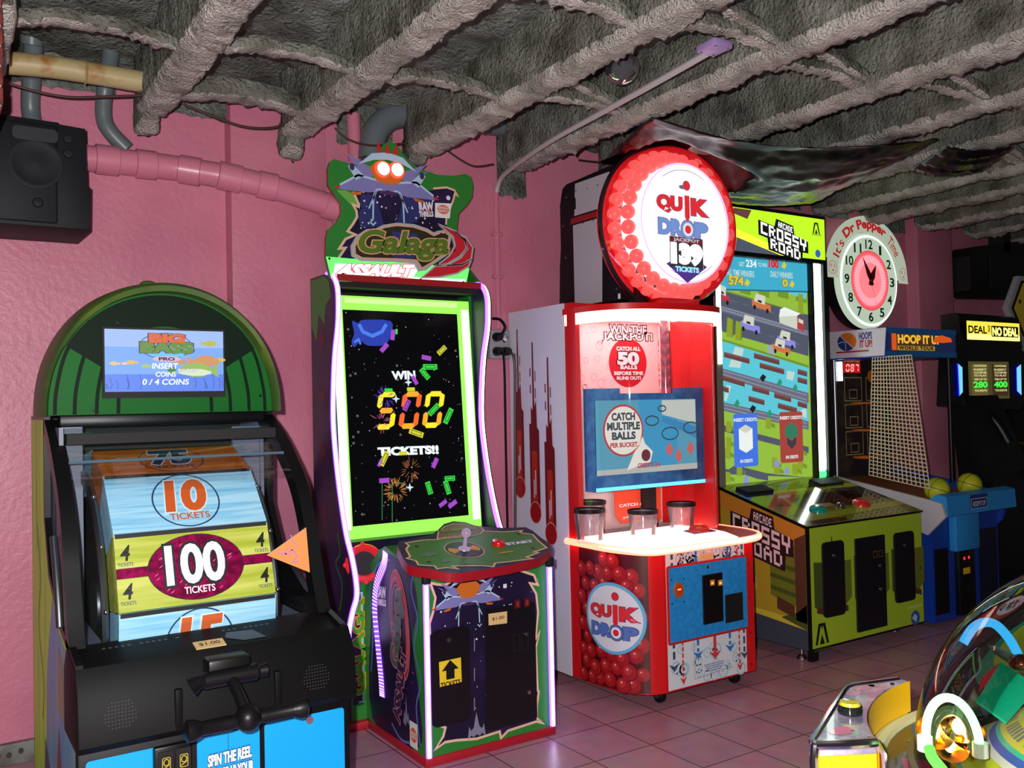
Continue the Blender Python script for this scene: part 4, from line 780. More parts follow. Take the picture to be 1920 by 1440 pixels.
    # ladder of violet light on the pedestal side
    lad = smooth([(-4.13, .93), (-4.15, .87), (-4.24, .76), (-4.27, .63), (-4.24, .45), (-4.21, .30), (-4.20, .20)], 8); F = side(P0)
    lb = MB(); VIO = mat('violet_ladder_light', (150, 84, 236), emit=1.1); VIW = mat('violet_ladder_bright', (214, 170, 255), emit=2.2)
    lb.stroke(F, lad, .062, VIO, 5); n = len(lad)
    for i in range(0, n-1):
        a, b_ = lad[i], lad[i+1]; d_ = Vector((b_[0]-a[0], b_[1]-a[1])).normalized(); nn = Vector((-d_.y, d_.x))
        lb.stroke(F, [(a[0]-nn.x*.028, a[1]-nn.y*.028), (a[0]+nn.x*.028, a[1]+nn.y*.028)], .007, VIW, 7)
    lb.build('led_ladder', T)
    # control deck
    FD = Fr((0, 3.65, .925), (1, 0, 0), (0, 1, .28)); cD = lambda pts: FD.P([(640+x/4.571, 960+y/4.571) for x, y in pts])
    deck = cD([(482, 290), (500, 250), (560, 240), (780, 192), (830, 150), (880, 102), (960, 78), (1060, 86), (1150, 115), (1230, 128), (1400, 135), (1580, 130), (1640, 160), (1710, 220), (1788, 268), (1803, 310), (1770, 350), (1690, 400), (1600, 418), (1450, 455), (1200, 500), (1000, 525), (900, 520), (780, 492), (640, 475), (570, 450), (530, 400)])
    mb = MB(); mb.slab(FD, deck, .045, NAVY, mat('crimson_edge', (160, 18, 34), .35), -.045)
    gr = cD([(550, 268), (700, 242), (830, 238), (1220, 165), (1400, 172), (1550, 160), (1530, 178), (1640, 195), (1690, 250), (1760, 308), (1650, 345), (1690, 350), (1585, 388), (1640, 402), (1400, 432), (1320, 440), (1300, 472), (1210, 462), (950, 465), (1000, 490), (900, 478), (820, 490), (800, 465), (660, 455), (640, 420), (560, 400), (590, 385), (555, 320), (580, 290)])
    mb.flat(FD, gr, mat('deck_green_print', (62, 122, 52), .4), 1); mb.stroke(FD, gr, .010, CREAM, 2, True)
    for p in ((645, 297), (750, 432), (1520, 187), (1640, 312)): u, v = cD([p])[0]; mb.flat(FD, arc(u, v, .010, .010, n=10), INK, 3)
    u, v = cD([(1053, 325)])[0]; mb.flat(FD, arc(u, v, .098, .098), CREAM, 3); mb.flat(FD, arc(u, v, .093, .093), NAVY, 4)
    for s in (-1, 1): mb.flat(FD, [(u+s*.03, v-.01), (u+s*.07, v-.035), (u+s*.085, v), (u+s*.07, v+.035), (u+s*.03, v+.012)], mat('amber_print', (222, 150, 40), .45), 5)
    mb.flat(FD, arc(u, v, .028, .028), mat('violet_print', (96, 84, 140), .42), 6)
    lg = cD([(820, 240), (830, 180), (880, 130), (960, 105), (1080, 110), (1180, 125), (1220, 155), (1190, 195), (1100, 215)]); mb.flat(FD, lg, mat('faded_logo', (120, 100, 70), .45), 3); mb.stroke(FD, lg, .006, CREAM, 4, True)
    a = cD([(860, 190)])[0]; b = cD([(1110, 130)])[0]; mb.text(FD, 'Galaga', a[0], a[1], b[0], b[1], TG, 5, bold=.05, out=TAN2, outw=.05); a = cD([(830, 235)])[0]; b = cD([(1030, 205)])[0]; mb.text(FD, 'ASSAULT', a[0], a[1], b[0], b[1], CREAM, 5, bold=.05)
    for p, ww in (((760, 370), .055), ((900, 425), .035), ((1050, 445), .03), ((1195, 445), .03)): uu, vv = cD([p])[0]; mb.flat(FD, [(uu-ww, vv), (uu-ww*.4, vv+ww*.3), (uu, vv+ww*.7), (uu+ww*.4, vv+ww*.3), (uu+ww, vv), (uu+ww*.3, vv-ww*.2), (uu-ww*.3, vv-ww*.2)], mat('grey_green_print', (96, 120, 110), .45), 3)
    a = cD([(1425, 290)])[0]; b = cD([(1625, 245)])[0]; mb.text(FD, 'START', a[0], a[1], b[0], b[1], STAR, 4, bold=.06, out=BLUL, outw=.05); a = cD([(1340, 365)])[0]; b = cD([(1470, 335)])[0]; mb.flat(FD, [(a[0], a[1]), (b[0]-.01, a[1]+.004), (b[0], b[1]-.004), ((a[0]+b[0])/2, b[1]), (a[0]+.006, b[1]-.008)], mat('amber_print', (222, 150, 40), .45), 4)
    mb.build('control_deck', T)
    o = FD.at(u, v, .004); N_ = FD.n; js = MB(); JM = mat('joystick_clear', (230, 190, 236), .2, emit=.45); js.lathe([(.03, 0), (.028, .005), (.010, .012), (.008, .05), (.006, .065)], JM, o, N_, 16); js.ball(o+N_*.082, .023, JM, 20, 14); js.build('joystick', T)
    uu, vv = cD([(1345, 278)])[0]; o = FD.at(uu, vv, .0); bt = MB(); bt.lathe([(.034, 0), (.034, .008), (.030, .018), (0, .024)], mat('red_button', (220, 16, 22), .2, coat=.5), o, N_, 20); bt.build('start_button', T)
    return T
space_shooter()

# ================================================================== ball drop machine (middle)
class Curve:
    """a vertical face following a plan curve; a = distance along it, b = height"""
    def __init__(s, plan):
        s.p = [Vector((x, y, 0)) for x, y in plan]; s.d = [0]
        for a, b in zip(s.p, s.p[1:]): s.d.append(s.d[-1]+(b-a).length)
        s.len = s.d[-1]
    def at(s, a, b, h=0.0):
        i = 0
        while i < len(s.d)-2 and a > s.d[i+1]: i += 1
        t = (a-s.d[i])/(s.d[i+1]-s.d[i]); q = s.p[i].lerp(s.p[i+1], t); e = s.p[i+1]-s.p[i]; n = Vector((-e.y, e.x, 0)).normalized()*-1
        return Vector((q.x, q.y, b))+n*h
def disc_on(mb, F, u, v, r, m, L, n=28, rings=4):
    vs = [F.at(u, v, L*LH)]; fs = []
    for k in range(1, rings+1):
        for i in range(n): vs.append(F.at(u+r*k/rings*cos(2*pi*i/n), v+r*k/rings*sin(2*pi*i/n), L*LH))
    for i in range(n): fs.append((0, 1+i, 1+(i+1) % n))
    for k in range(rings-1):
        for i in range(n): a = 1+k*n; fs.append((a+i, a+n+i, a+n+(i+1) % n, a+(i+1) % n))
    mb.add(vs, fs, m)
def strip(mb, F, a0, a1, z0, z1, m, L=0, n=24):
    vs = [F.at(a0+(a1-a0)*i/n, z, L*LH) for i in range(n+1) for z in (z0, z1)]
    mb.add(vs, [(2*i, 2*i+2, 2*i+3, 2*i+1) for i in range(n)], m)
def quik_logo(mb, F, cx, cy, s, L, lit=False):
    e = 1.0 if lit else 0
    QR = mat('logo_red_lit' if lit else 'logo_red', (224, 40, 46), .4, emit=.95*e); QB = mat('logo_blue_lit' if lit else 'logo_blue', (120, 156, 224) if lit else (86, 116, 184), .4, emit=.85*e); QD = mat('logo_rim_lit' if lit else 'logo_rim', (130, 120, 170) if lit else (60, 60, 100), .4, emit=.8*e)
    QR2 = QR
    mb.text(F, 'QU', cx-.15*s, cy+.018*s, cx-.008*s, cy+.085*s, QR, L, bold=.07, out=QD, outw=.03); mb.text(F, 'K', cx+.06*s, cy+.018*s, cx+.14*s, cy+.085*s, QR, L, bold=.07, out=QD, outw=.03)
    mb.text(F, 'DR', cx-.145*s, cy-.082*s, cx-.016*s, cy-.020*s, QB, L, bold=.07, out=QD, outw=.03); mb.text(F, 'P', cx+.08*s, cy-.084*s, cx+.145*s, cy-.022*s, QB, L, bold=.07, out=QD, outw=.03)
    for r, m_, l_ in ((.047, QD, 1), (.043, QB, 2), (.031, mat('logo_white_lit' if lit else 'logo_white', (240, 240, 244), .4, emit=.9*e), 3), (.019, QR, 4)): disc_on(mb, F, cx+.028*s, cy-.055*s, r*s, m_, L+l_, 18, 2)
    disc_on(mb, F, cx+.026*s, cy+.145*s, .024*s, QD, L+1, 16, 2); disc_on(mb, F, cx+.026*s, cy+.145*s, .021*s, QR, L+2, 16, 2)
    mb.flat(F, [(cx+.010*s, cy+.10*s), (cx+.010*s, cy+.0*s), (cx+.026*s, cy-.022*s), (cx+.042*s, cy+.0*s), (cx+.042*s, cy+.10*s)], QR, L+3)
def arrow(mb, F, x, y0, y1, w, m, L, dash=None, head=2.2):
    if dash:
        y = y0
        while y > y1+.05: mb.rect(F, x-w/2, max(y-dash*.7, y1+.04), x+w/2, y, m, L); y -= dash
    else: mb.rect(F, x-w/2, y1+.03, x+w/2, y0, m, L)
    mb.flat(F, [(x-w*head, y1+.045), (x, y1), (x+w*head, y1+.045), (x, y1+.03)], m, L+1)
def ball_drop():
    T = thing('ball_drop_machine', (3.62, 4.2, 0), 'red and white ball drop machine with a glowing round sign and lit counter', 'arcade machine')
    WP = mat('white_side_print', (214, 212, 222), .4); RP = mat('red_trim', (212, 22, 26), .35); DR = mat('dark_red_streak', (110, 16, 20), .42); OR = mat('rust_streak', (168, 44, 22), .42); GREY = mat('grey_inside', (176, 172, 172), .5)
    # plan of the lower front
    lf = smooth([(3.16, 4.26), (3.155, 4.12), (3.157, 4.0), (3.18, 3.87), (3.225, 3.775), (3.285, 3.712), (3.36, 3.686)], 6); CL = Curve(lf)
    plan = [(3.16, 4.84)]+lf+[(4.06, 3.686), (4.06, 4.84)]
    mb = MB(); mb.prism(plan, 'z', .075, .84, RP); mb.build('base_cabinet', T)
    # white side sheet with falling ball streaks
    F = side(3.157); mb = MB(); mb.slab(F, [(-4.845, .07), (-4.255, .07), (-4.255, 2.235), (-4.845, 2.235)], .006, WP, WP, -.004); S = side(3.157-.006)
    for (bx, by, top) in (((976), 914, 618), ((1005), 961, 642), ((1034), 1001, 670)):
        u, v = S.hit(bx, by); _, t = S.hit(bx-8, top); w = .052
        mb.rect(S, u-w, v, u+w, v+(t-v)*.42, DR, 1); mb.flat(S, [(u-w, v+(t-v)*.42), (u-w, v+(t-v)*.52), (u-w*.6, v+(t-v)*.52), (u-w*.6, v+(t-v)*.62), (u-w*.2, v+(t-v)*.60), (u-w*.15, t), (u+w*.1, t), (u+w*.15, v+(t-v)*.62), (u+w*.5, v+(t-v)*.66), (u+w*.6, v+(t-v)*.50), (u+w, v+(t-v)*.48), (u+w, v+(t-v)*.42)], DR, 1)
        mb.rect(S, u-w*.55, v+.06, u+w*.55, v+(t-v)*.36, OR, 2); mb.rect(S, u-.012, v+.09, u-.004, v+.2, WP, 3); mb.rect(S, u+.004, v+.11, u+.012, v+.26, WP, 3)
        for k in (.7, .8): mb.rect(S, u-w*.7, v+(t-v)*k, u-w*.5, v+(t-v)*(k+.05), DR, 1); mb.rect(S, u+w*.35, v+(t-v)*(k-.03), u+w*.5, v+(t-v)*(k+.03), DR, 1)
        mb.flat(S, arc(u, v, .062, .068), mat('pink_rim_print', (226, 150, 140), .42), 3); mb.flat(S, arc(u, v, .057, .063), mat('ball_print', (158, 22, 22), .4), 4)
    mb.build('side_panel', T)
    MB().box(4.06, 4.07, 4.2, 4.845, .07, 2.235, WP).build('side_panel', T)
    # printed ball panel
    mb = MB(); strip(mb, CL, 0, CL.len, .08, .835, RP, 1, 40); strip(mb, CL, .10, CL.len-.085, .08, .835, mat('ball_picture_dark', (74, 8, 12), .4), 2, 40)
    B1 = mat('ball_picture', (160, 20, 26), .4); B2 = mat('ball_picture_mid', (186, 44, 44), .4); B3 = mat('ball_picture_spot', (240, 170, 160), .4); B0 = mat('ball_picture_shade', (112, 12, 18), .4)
    rng = random.Random(3); k = 0
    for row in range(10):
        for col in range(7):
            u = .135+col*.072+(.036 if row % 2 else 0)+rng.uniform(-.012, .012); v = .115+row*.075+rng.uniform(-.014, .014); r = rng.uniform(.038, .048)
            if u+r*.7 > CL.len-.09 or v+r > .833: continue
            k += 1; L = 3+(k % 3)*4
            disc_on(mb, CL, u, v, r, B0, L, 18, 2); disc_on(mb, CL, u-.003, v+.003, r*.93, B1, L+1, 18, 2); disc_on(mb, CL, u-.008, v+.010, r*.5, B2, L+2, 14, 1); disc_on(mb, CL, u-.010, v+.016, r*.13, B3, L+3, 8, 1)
    # round emblem; centre found on the curve
    best = min(((CL.at(a*CL.len/60, .45)-EYE).normalized().dot(ray(1152, 1158).normalized()), a) for a in range(61)) if False else None
    ua = None; bd = 1e9
    for a in range(200):
        u = a*CL.len/199; q = CL.at(u, .47)-EYE; dd = ray(1152, 1158); px = q.dot(_R)/q.dot(_f)*FOC+960
        if abs(px-1150) < bd: bd = abs(px-1150); ua = u
    vc = .47
    for r, m_, L in ((.195, mat('sky_ring_print', (96, 180, 220), .4), 18), (.178, mat('emblem_white', (222, 222, 226), .4), 20)): disc_on(mb, CL, ua, vc, r, m_, L, 44, 8)
    quik_logo(mb, CL, ua, vc-.02, .98, 22); mb.build('front_panel_balls', T)
    # front coin panel
    F = front(3.684); mb = MB(); mb.slab(F, [(3.362, .08), (4.058, .08), (4.058, .835), (3.362, .835)], .003, RP, RP); F = front(3.681); mb.rect(F, 3.375, .085, 3.985, .835, mat('pale_print_white', (222, 226, 232), .42), 1)
    PB = mat('pale_blue_ring', (178, 206, 220), .42); rg = random.Random(5)
    for i in range(60):
        u, v, r = rg.uniform(3.41, 3.95), rg.choice((rg.uniform(.11, .30), rg.uniform(.70, .82))), rg.uniform(.014, .034)
        mb.stroke(F, arc(u, v, r, r, n=16), r*.35, PB, 2, True); mb.flat(F, [(u-r*.3, v), (u, v+r*.5), (u+r*.3, v), (u, v-r*.4)], PB, 2)
    DB = mat('teal_arrow', (46, 84, 110), .42); BA = mat('blue_arrow', (40, 120, 196), .42); RA = mat('red_arrow', (214, 60, 58), .42)
    for x, y0, y1, w, m_, d in ((3.42, .83, .18, .018, DB, .06), (3.485, .83, .10, .012, RA, .035), (3.60, .83, .22, .018, BA, .05), (3.73, .40, .20, .022, RA, None), (3.85, .83, .22, .018, BA, .05), (3.925, .83, .10, .012, RA, .035), (3.965, .83, .16, .016, DB, .06)): arrow(mb, F, x, y0, y1, w, m_, 3, d)
    mb.stroke(F, [(3.57, .34), (3.57, .115), (3.86, .135)], .003, mat('seam_grey', (130, 140, 150), .5), 4); mb.stroke(F, [(3.57, .34), (3.86, .355)], .003, mat('seam_grey', (130, 140, 150), .5), 4)
    for i in range(4): mb.rect(F, 3.64+.01*i, .175-.012*i, 3.80-.008*i, .181-.012*i, mat('fine_print', (140, 150, 190), .5), 4)
    for z in (.12, .3, .5, .7): mb.flat(F, arc(4.02, z, .005, .005, n=8), INK, 3)
    mb.build('front_panel', T)
    F = front(3.676); d = MB(); q = [F.hit(*p) for p in ((1252, 1063), (1397, 1046), (1400, 1177), (1254, 1203))]; xa, xb, ya, yb = q[0][0], q[1][0], (q[2][1]+q[3][1])/2, (q[0][1]+q[1][1])/2
    d.slab(F, rrect(xa-.012, ya-.014, xb+.012, yb+.012, .014), .004, mat('red_frame_trim', (190, 36, 38), .4), RP); d.slab(F, [(xa, ya), (xb, ya), (xb, yb), (xa, yb)], .006, mat('blue_coin_panel', (40, 150, 226), .38, mix=((30, 138, 212), 40, .4, .6)), RP)
    Fd = front(3.670); U = lambda px, py: Fd.hit(px, py)
    u, v = U(1326, 1063); screw(d, Fd, u, v, .010)
    d.slab(Fd, [(U(1316, 1078)[0], U(1352, 1164)[1]), (U(1352, 1072)[0], U(1352, 1164)[1]), (U(1352, 1072)[0], U(1352, 1073)[1]), (U(1316, 1078)[0], U(1352, 1073)[1])], .010, BLACK, MATTE)
    d.slab(Fd, [(U(1359, 1112)[0], U(1390, 1162)[1]), (U(1391, 1112)[0], U(1390, 1162)[1]), (U(1391, 1112)[0], U(1390, 1110)[1]), (U(1359, 1112)[0], U(1390, 1110)[1])], .006, MATTE, MATTE)
    for px in (1333, 1348): a = U(px-4, 1098); b = U(px+4, 1086); d.rect(Fd, a[0], a[1], b[0], b[1], mat('amber_coin_window', (200, 110, 30), emit=.7), 16); d.rect(Fd, a[0]+.008, a[1]+.008, b[0]-.008, b[1]-.012, mat('amber_coin_bright', (255, 200, 120), emit=1), 17)
    u, v = U(1271, 1106); d.slab(Fd, arc(u, v, .032, .042), .012, mat('orange_button_rim', (180, 90, 20), .35)); d.flat(front(3.658), arc(u, v, .022, .03), mat('red_amber_button', (200, 60, 20), .3), 1); d.rect(front(3.658), u-.014, v, u+.012, v+.008, mat('amber_coin_bright', (255, 200, 120), emit=1), 2)
    for du, dv in ((-.045, .06), (.045, .055), (-.045, -.07), (.045, -.07)): d.flat(Fd, arc(u+du, v+dv, .005, .005, n=8), INK, 1)
    d.build('coin_panel', T)
    lb = MB(); F = front(3.678); a = F.hit(1312, 1052); b = F.hit(1337, 1035); lb.slab(F, [(a[0], a[1]), (b[0], a[1]), (b[0], b[1]), (a[0], b[1])], .002, TAN); lb.text(F, '$1.00', a[0]+.012, a[1]+.02, b[0]-.012, b[1]-.02, INK, 5, bold=.01); lb.build('price_label', T)
    # casters
    for x, y in ((3.39, 3.77), (3.97, 3.77), (3.25, 4.7), (3.97, 4.7)):
        c = MB(); c.lathe([(0, -.018), (.032, -.018), (.036, -.012), (.036, .012), (.032, .018), (0, .018)], BLACK, (x, y, .036), (1, 0, 0), 20); c.box(x-.028, x+.028, y-.02, y+.02, .06, .076, STEEL, .004); c.box(x-.026, x-.021, y-.012, y+.012, .03, .065, STEEL).box(x+.021, x+.026, y-.012, y+.012, .03, .065, STEEL); c.build('caster', T)
    # lit counter
    ed = smooth([(3.14, 4.26), (3.138, 4.08), (3.14, 3.86), (3.205, 3.665), (3.32, 3.615), (3.66, 3.61), (3.97, 3.618), (4.12, 3.69), (4.19, 3.84), (4.20, 4.05), (4.20, 4.26)], 5)
    GL = mat('counter_glow', (255, 206, 196), emit=3.2); EG = mat('counter_edge_glow', (255, 104, 80), emit=5.5); EC = mat('counter_edge_core', (255, 214, 180), emit=7)
    mb = MB(); mb.prism(ed+[(4.06, 4.26)], 'z', .842, .868, RP); mb.build('counter', T)
    mb = MB(); mb.tube([(x, y-.004, .853) for x, y in ed[:-4]], .019, EG, 10); mb.tube([(x-.006, y-.014, .857) for x, y in ed[2:-8]], .0115, EC, 8); mb.build('counter_edge_light', T)
    gin = smooth([(3.20, 4.24), (3.21, 4.05), (3.27, 3.90), (3.42, 3.80), (3.62, 3.775), (3.86, 3.79), (4.0, 3.84)], 5)
    top = [(x+.012, y+.012) for x, y in ed[:31]]
    FZ = Fr((0, 0, .868), (1, 0, 0), (0, 1, 0)); mb = MB(); mb.flat(FZ, [(3.165, 4.24)]+[(x+.014, y+.014) for x, y in ed[2:29]]+[(3.90, 3.64), (4.0, 3.84), (4.04, 4.05), (4.04, 4.24)], GL, 1)
    for px in ((1100, 1012), (1151, 1018), (1222, 1022)): u, v = FZ.hit(*px); mb.flat(FZ, arc(u, v, .008, .008, n=8), INK, 3)
    mb.build('counter_light', T)
    FZ2 = Fr((0, 0, .872), (1, 0, 0), (0, 1, 0)); u, v = FZ2.hit(1311, 997); b = MB(); b.slab(FZ2, [(u-.10, v-.06), (u+.08, v-.06), (u+.12, v+.07), (u-.06, v+.07)], .006, mat('button_plate', (60, 50, 84), .35)); b.lathe([(.062, .006), (.062, .016), (.05, .034), (.02, .046), (0, .048)], mat('red_button_lit', (206, 20, 14), .25, emit=.7), (u, v, .872), (0, 0, 1), 28); b.lathe([(.03, .045), (0, .052)], mat('amber_button_top', (255, 120, 50), emit=1.2), (u, v, .872), (0, 0, 1), 20); b.build('play_button', T)
    # upper case
    MB().prism([(3.16, 4.26), (3.145, 4.20), (3.148, 4.14), (3.165, 4.12), (3.178, 4.16), (3.178, 4.26)], 'z', .87, 2.20, RP).build('corner_post', T); MB().prism([(4.06, 4.26), (4.09, 4.20), (4.07, 4.14), (4.03, 4.12), (4.01, 4.18), (4.01, 4.26)], 'z', .87, 2.20, RP).build('corner_post', T)
    MB().box(4.03, 4.055, 3.94, 4.38, .87, 2.17, RP).build('end_wall', T)
    MB().box(3.165, 4.055, 4.38, 4.84, .84, 2.21, GREY).build('rear_cabinet', T)
    mb = MB(); F = front(4.378); mb.rect(F, 3.17, .87, 4.05, 2.2, mat('inside_back', (214, 206, 206), .5), 1)
    mb.rect(F, 3.17, 1.70, 4.05, 2.19, mat('pale_pink_print', (240, 206, 206), .45), 2); rg = random.Random(8)
    for i in range(26): u, v, r = rg.uniform(3.28, 3.75), rg.uniform(1.74, 2.14), rg.uniform(.012, .028); mb.stroke(F, arc(u, v, r, r, n=14), r*.3, mat('pale_rose_ring', (226, 180, 184), .45), 3, True)
    PK = mat('pale_lettering', (250, 226, 228), .45); MR = mat('maroon_outline', (62, 14, 28), .45)
    F2 = front(4.378)
    mb.textp(F, 'WIN THE', 1143, 626, 1211, 612, PK, 4, bold=.03, out=MR, outw=.08); mb.textp(F, 'JACKPOT!', 1131, 641, 1222, 626, PK, 4, bold=.03, out=MR, outw=.08)
    u, v = F.hit(1177, 680); disc_on(mb, F, u, v, .155, mat('red_circle_print', (196, 30, 44), .45), 4, 36, 2)
    for t_, b in (('CATCH ALL', (1155, 657, 1199, 651)), ('50', (1159, 683, 1195, 662)), ('BALLS', (1163, 692, 1193, 686)), ('BEFORE TIME', (1151, 703, 1204, 697)), ('RUNS OUT!', (1156, 712, 1200, 706))): mb.textp(F, t_, *b, PK, 7, bold=.06, out=MR, outw=.04)
    for r_ in range(5):
        for c_, col in enumerate(((110, 110, 130), (90, 110, 180), (206, 60, 66))): u, v = F.hit(1264+c_*9, 629+r_*12.3); mb.rect(F, u-.012, v-.014, u+.012, v+.014, mat('table_print%d' % c_, col, .45), 4)
    a = F.hit(1262, 720); b = F.hit(1286, 688); mb.rect(F, a[0], a[1], b[0], b[1], mat('red_circle_print', (196, 30, 44), .45), 4); mb.textp(F, '50', 1266, 714, 1276, 696, mat('amber_print', (222, 150, 40), .45), 6, bold=.04)
    mb.rect(F, 4.0, .87, 4.05, 2.19, RP, 3)
    mb.build('rear_print', T)
    # lower interior board
    F = front(4.34); mb = MB(); q = F.P([(1150, 915), (1237, 905), (1238, 985), (1170, 985)]); mb.slab(F, [(q[0][0], q[0][1]), (q[0][0]+.01, .95), (q[0][0]+.05, .90), (q[1][0], .90), (q[1][0], q[1][1])], .006, mat('orange_red_board', (232, 84, 52), .4)); F = front(4.334)
    mb.textp(F, 'CATCH ALL 50', 1161, 951, 1228, 939, PK, 2, bold=.06, out=MR, outw=.03); mb.textp(F, 'JACKPOT!', 1167, 973, 1230, 962, PK, 2, bold=.06, out=MR, outw=.03)
    mb.build('jackpot_board', T); MB().box(3.78, 3.88, 4.30, 4.37, .87, 1.2, MATTE).build('centre_post', T)
    # blue surround and screen
    F = front(4.02); q = F.P([(1087, 730), (1330, 722), (1330, 903), (1091, 923)]); mb = MB(); BLP = mat('blue_surround', (44, 106, 176), .4, mix=((70, 140, 196), 14, .4, .62))
    mb.box(3.18, 4.03, 4.022, 4.12, 1.145, 1.70, BLP); mb.rect(F, 3.18, 1.147, 4.03, 1.168, mat('blue_edge_light', (90, 200, 250), emit=2.2), 2); mb.box(3.18, 3.37, 4.022, 4.12, 1.70, 1.73, BLP); mb.box(3.88, 4.03, 4.022, 4.12, 1.70, 1.73, BLP); mb.build('screen_surround', T)
    F = front(4.018); q = F.P([(1115, 753), (1303, 746), (1306, 878), (1118, 893)]); x0, x1, y0, y1 = q[0][0], q[1][0], (q[2][1]+q[3][1])/2, (q[0][1]+q[1][1])/2; x1 = min(x1, 4.0)
    E_ = lambda n_, rgb, s=.9: mat('drop_'+n_, rgb, emit=s); mb = MB(); mb.slab(F, [(x0, y0), (x1, y0), (x1, y1), (x0, y1)], .003, E_('sea', (92, 176, 206), .75), MATTE); F = front(4.014)
    mb.rect(F, x0+.32, y0, x0+.62, y1, E_('cyan', (60, 170, 220), .75), 1); mb.flat(F, [(x0+.5, y1-.005), (x1-.005, y1-.005), (x1-.005, y1-.15), (x0+.5, y1-.09)], E_('cream', (206, 220, 214), .8), 2); mb.flat(F, [(x0, y0), (x1, y0), (x1, y0+.035), (x0, y0+.03)], E_('sand', (196, 206, 200), .75), 2)
    mb.flat(F, [(x0+.5, y1-.1), (x1-.003, y1-.17), (x1-.003, y1-.24), (x0+.5, y1-.13)], E_('blue', (60, 150, 210), .75), 2)
    u, v = x0+.20, y0+.25; disc_on(mb, F, u, v, .15, E_('redrim', (196, 60, 60), .8), 3, 36, 2); disc_on(mb, F, u, v, .138, E_('ivory', (232, 234, 226), .9), 5, 36, 2)
    SL = E_('slate', (60, 84, 96), .6)
    for t_, (a, b, c, d_) in (('CATCH', (-.085, .06, .085, .10)), ('MULTIPLE', (-.12, .005, .12, .045)), ('BALLS', (-.085, -.05, .085, -.01))): mb.text(F, t_, u+a, v+b, u+c, v+d_, SL, 7, bold=.05)
    mb.text(F, 'PER BUCKET', u-.10, v-.095, u+.10, v-.07, E_('redrim', (196, 60, 60), .8), 7, bold=.04); mb.text(F, 'CREDITS 3/4', x0+.30, y0+.03, x0+.47, y0+.055, E_('redrim', (196, 60, 60), .8), 7, bold=.04)
    for (a, b, r1) in ((.42, .30, .05), (.56, .22, .065), (.73, .25, .06), (.50, .37, .03)): mb.stroke(F, arc(x0+a, y0+b, r1, r1*.55, n=30), .008, SL, 4, True)
    mb.flat(F, [(x0+.22, y0+.02), (x0+.30, y0+.16), (x0+.345, y0+.21), (x0+.36, y0+.17), (x0+.42, y0+.12), (x0+.40, y0+.06)], E_('ivory', (232, 234, 226), .9), 3); disc_on(mb, F, x0+.365, y0+.10, .035, E_('plum', (120, 50, 70), .6), 5, 16, 1)
    for (a, b) in ((.55, .12), (.72, .12), (.62, .08)): mb.flat(F, [(x0+a-.03, y0+b), (x0+a, y0+b+.05), (x0+a+.035, y0+b+.01), (x0+a+.01, y0+b-.04)], E_('rose', (210, 110, 110), .8), 3)
    mb.build('screen', T)
    # falling ball tube
    RB = mat('clear_red_ball', (226, 40, 70), .3, emit=.25)
    mb = MB(); mb.tube([(3.80, 4.10, 1.70), (3.80, 4.10, 2.15)], .042, glass('tube_glass', (250, 220, 232), 2.0, .08, .10, (255, 200, 225)), 20, cap=False); mb.build('ball_tube', T); b0 = None
    for i in range(7):
        if b0 is None: b0 = MB().ball((0, 0, 0), .033, RB, 16, 10).build('ball'); b0.parent = T; b0.location = Vector((3.80, 4.10, 1.76))-parent_origin(T)
        else: c = b0.copy(); SC.collection.objects.link(c); c.location = Vector((3.80, 4.10, 1.76+.066*i))-parent_origin(T)
    # buckets
    BK = glass('bucket_plastic', (240, 238, 242), 1.6, .1, .16, (230, 226, 235)); pb = None
    for px, py, y in ((1205, 957, 3.98), (1277, 943, 4.06), (1108, 940, 4.26), (1105, 955, 4.02)):
        c = onY(px, py, y); z0 = .875; r = .088; h = c.z-z0
        bk = MB(); bk.lathe([(r*.80, 0), (r*.86, h*.45), (r*.93, h*.62), (r*.95, h)], BK, (c.x, c.y, z0), (0, 0, 1), 32); bo = bk.build('bucket', T)
        bk = MB(); bk.lathe([(r*.93, h-.018), (r*1.0, h-.016), (r*1.02, h+.004), (r*.94, h+.006), (r*.9, h-.004)], BLACK, (c.x, c.y, z0), (0, 0, 1), 36); rm = bk.build('rim', None); rm.parent = bo; rm.location = -parent_origin(T)
    # curved front glass and lit rims
    gp = smooth([(3.17, 4.15), (3.20, 4.03), (3.28, 3.91), (3.42, 3.81), (3.62, 3.785), (3.84, 3.80), (3.95, 3.85), (4.02, 3.93)], 6); CG = Curve(gp)
    mb = MB(); strip(mb, CG, 0, CG.len, .87, 2.10, glass('case_glass', (255, 246, 246), .8, .02), 0, 60); mb.build('curved_glass', T, 60)
    cap = smooth([(3.15, 4.26), (3.16, 4.04), (3.24, 3.87), (3.40, 3.775), (3.62, 3.75), (3.86, 3.765), (4.01, 3.84), (4.075, 4.0), (4.08, 4.26)], 6)
    mb = MB(); mb.prism(cap, 'z', 2.165, 2.20, RP); mb.box(3.165, 4.055, 4.2, 4.84, 2.19, 2.235, RP); mb.build('top_cap', T)
    CC = Curve(cap); mb = MB(); strip(mb, CC, .02, CC.len-.02, 2.10, 2.165, mat('rim_glow', (255, 186, 160), emit=4.5), 0, 60);  mb.build('top_rim_light', T, 60)
    MB().box(3.26, 3.98, 3.88, 4.30, 2.150, 2.163, mat('case_fill_light', (255, 218, 218), emit=5)).build('case_fill_light', T)  # unseen panel added to brighten the inside, standing in for its LEDs
    # tower behind the round sign
    TX0, TX1 = 3.35, 3.95; mb = MB(); mb.prism([(4.56, 2.235), (4.545, 2.5), (4.53, 2.62), (4.53, 2.88), (4.50, 2.98), (4.46, 3.0), (4.0, 3.02), (3.96, 2.9), (3.96, 2.235)], 'x', TX0, TX1, BLACK)
    F = side(TX0)
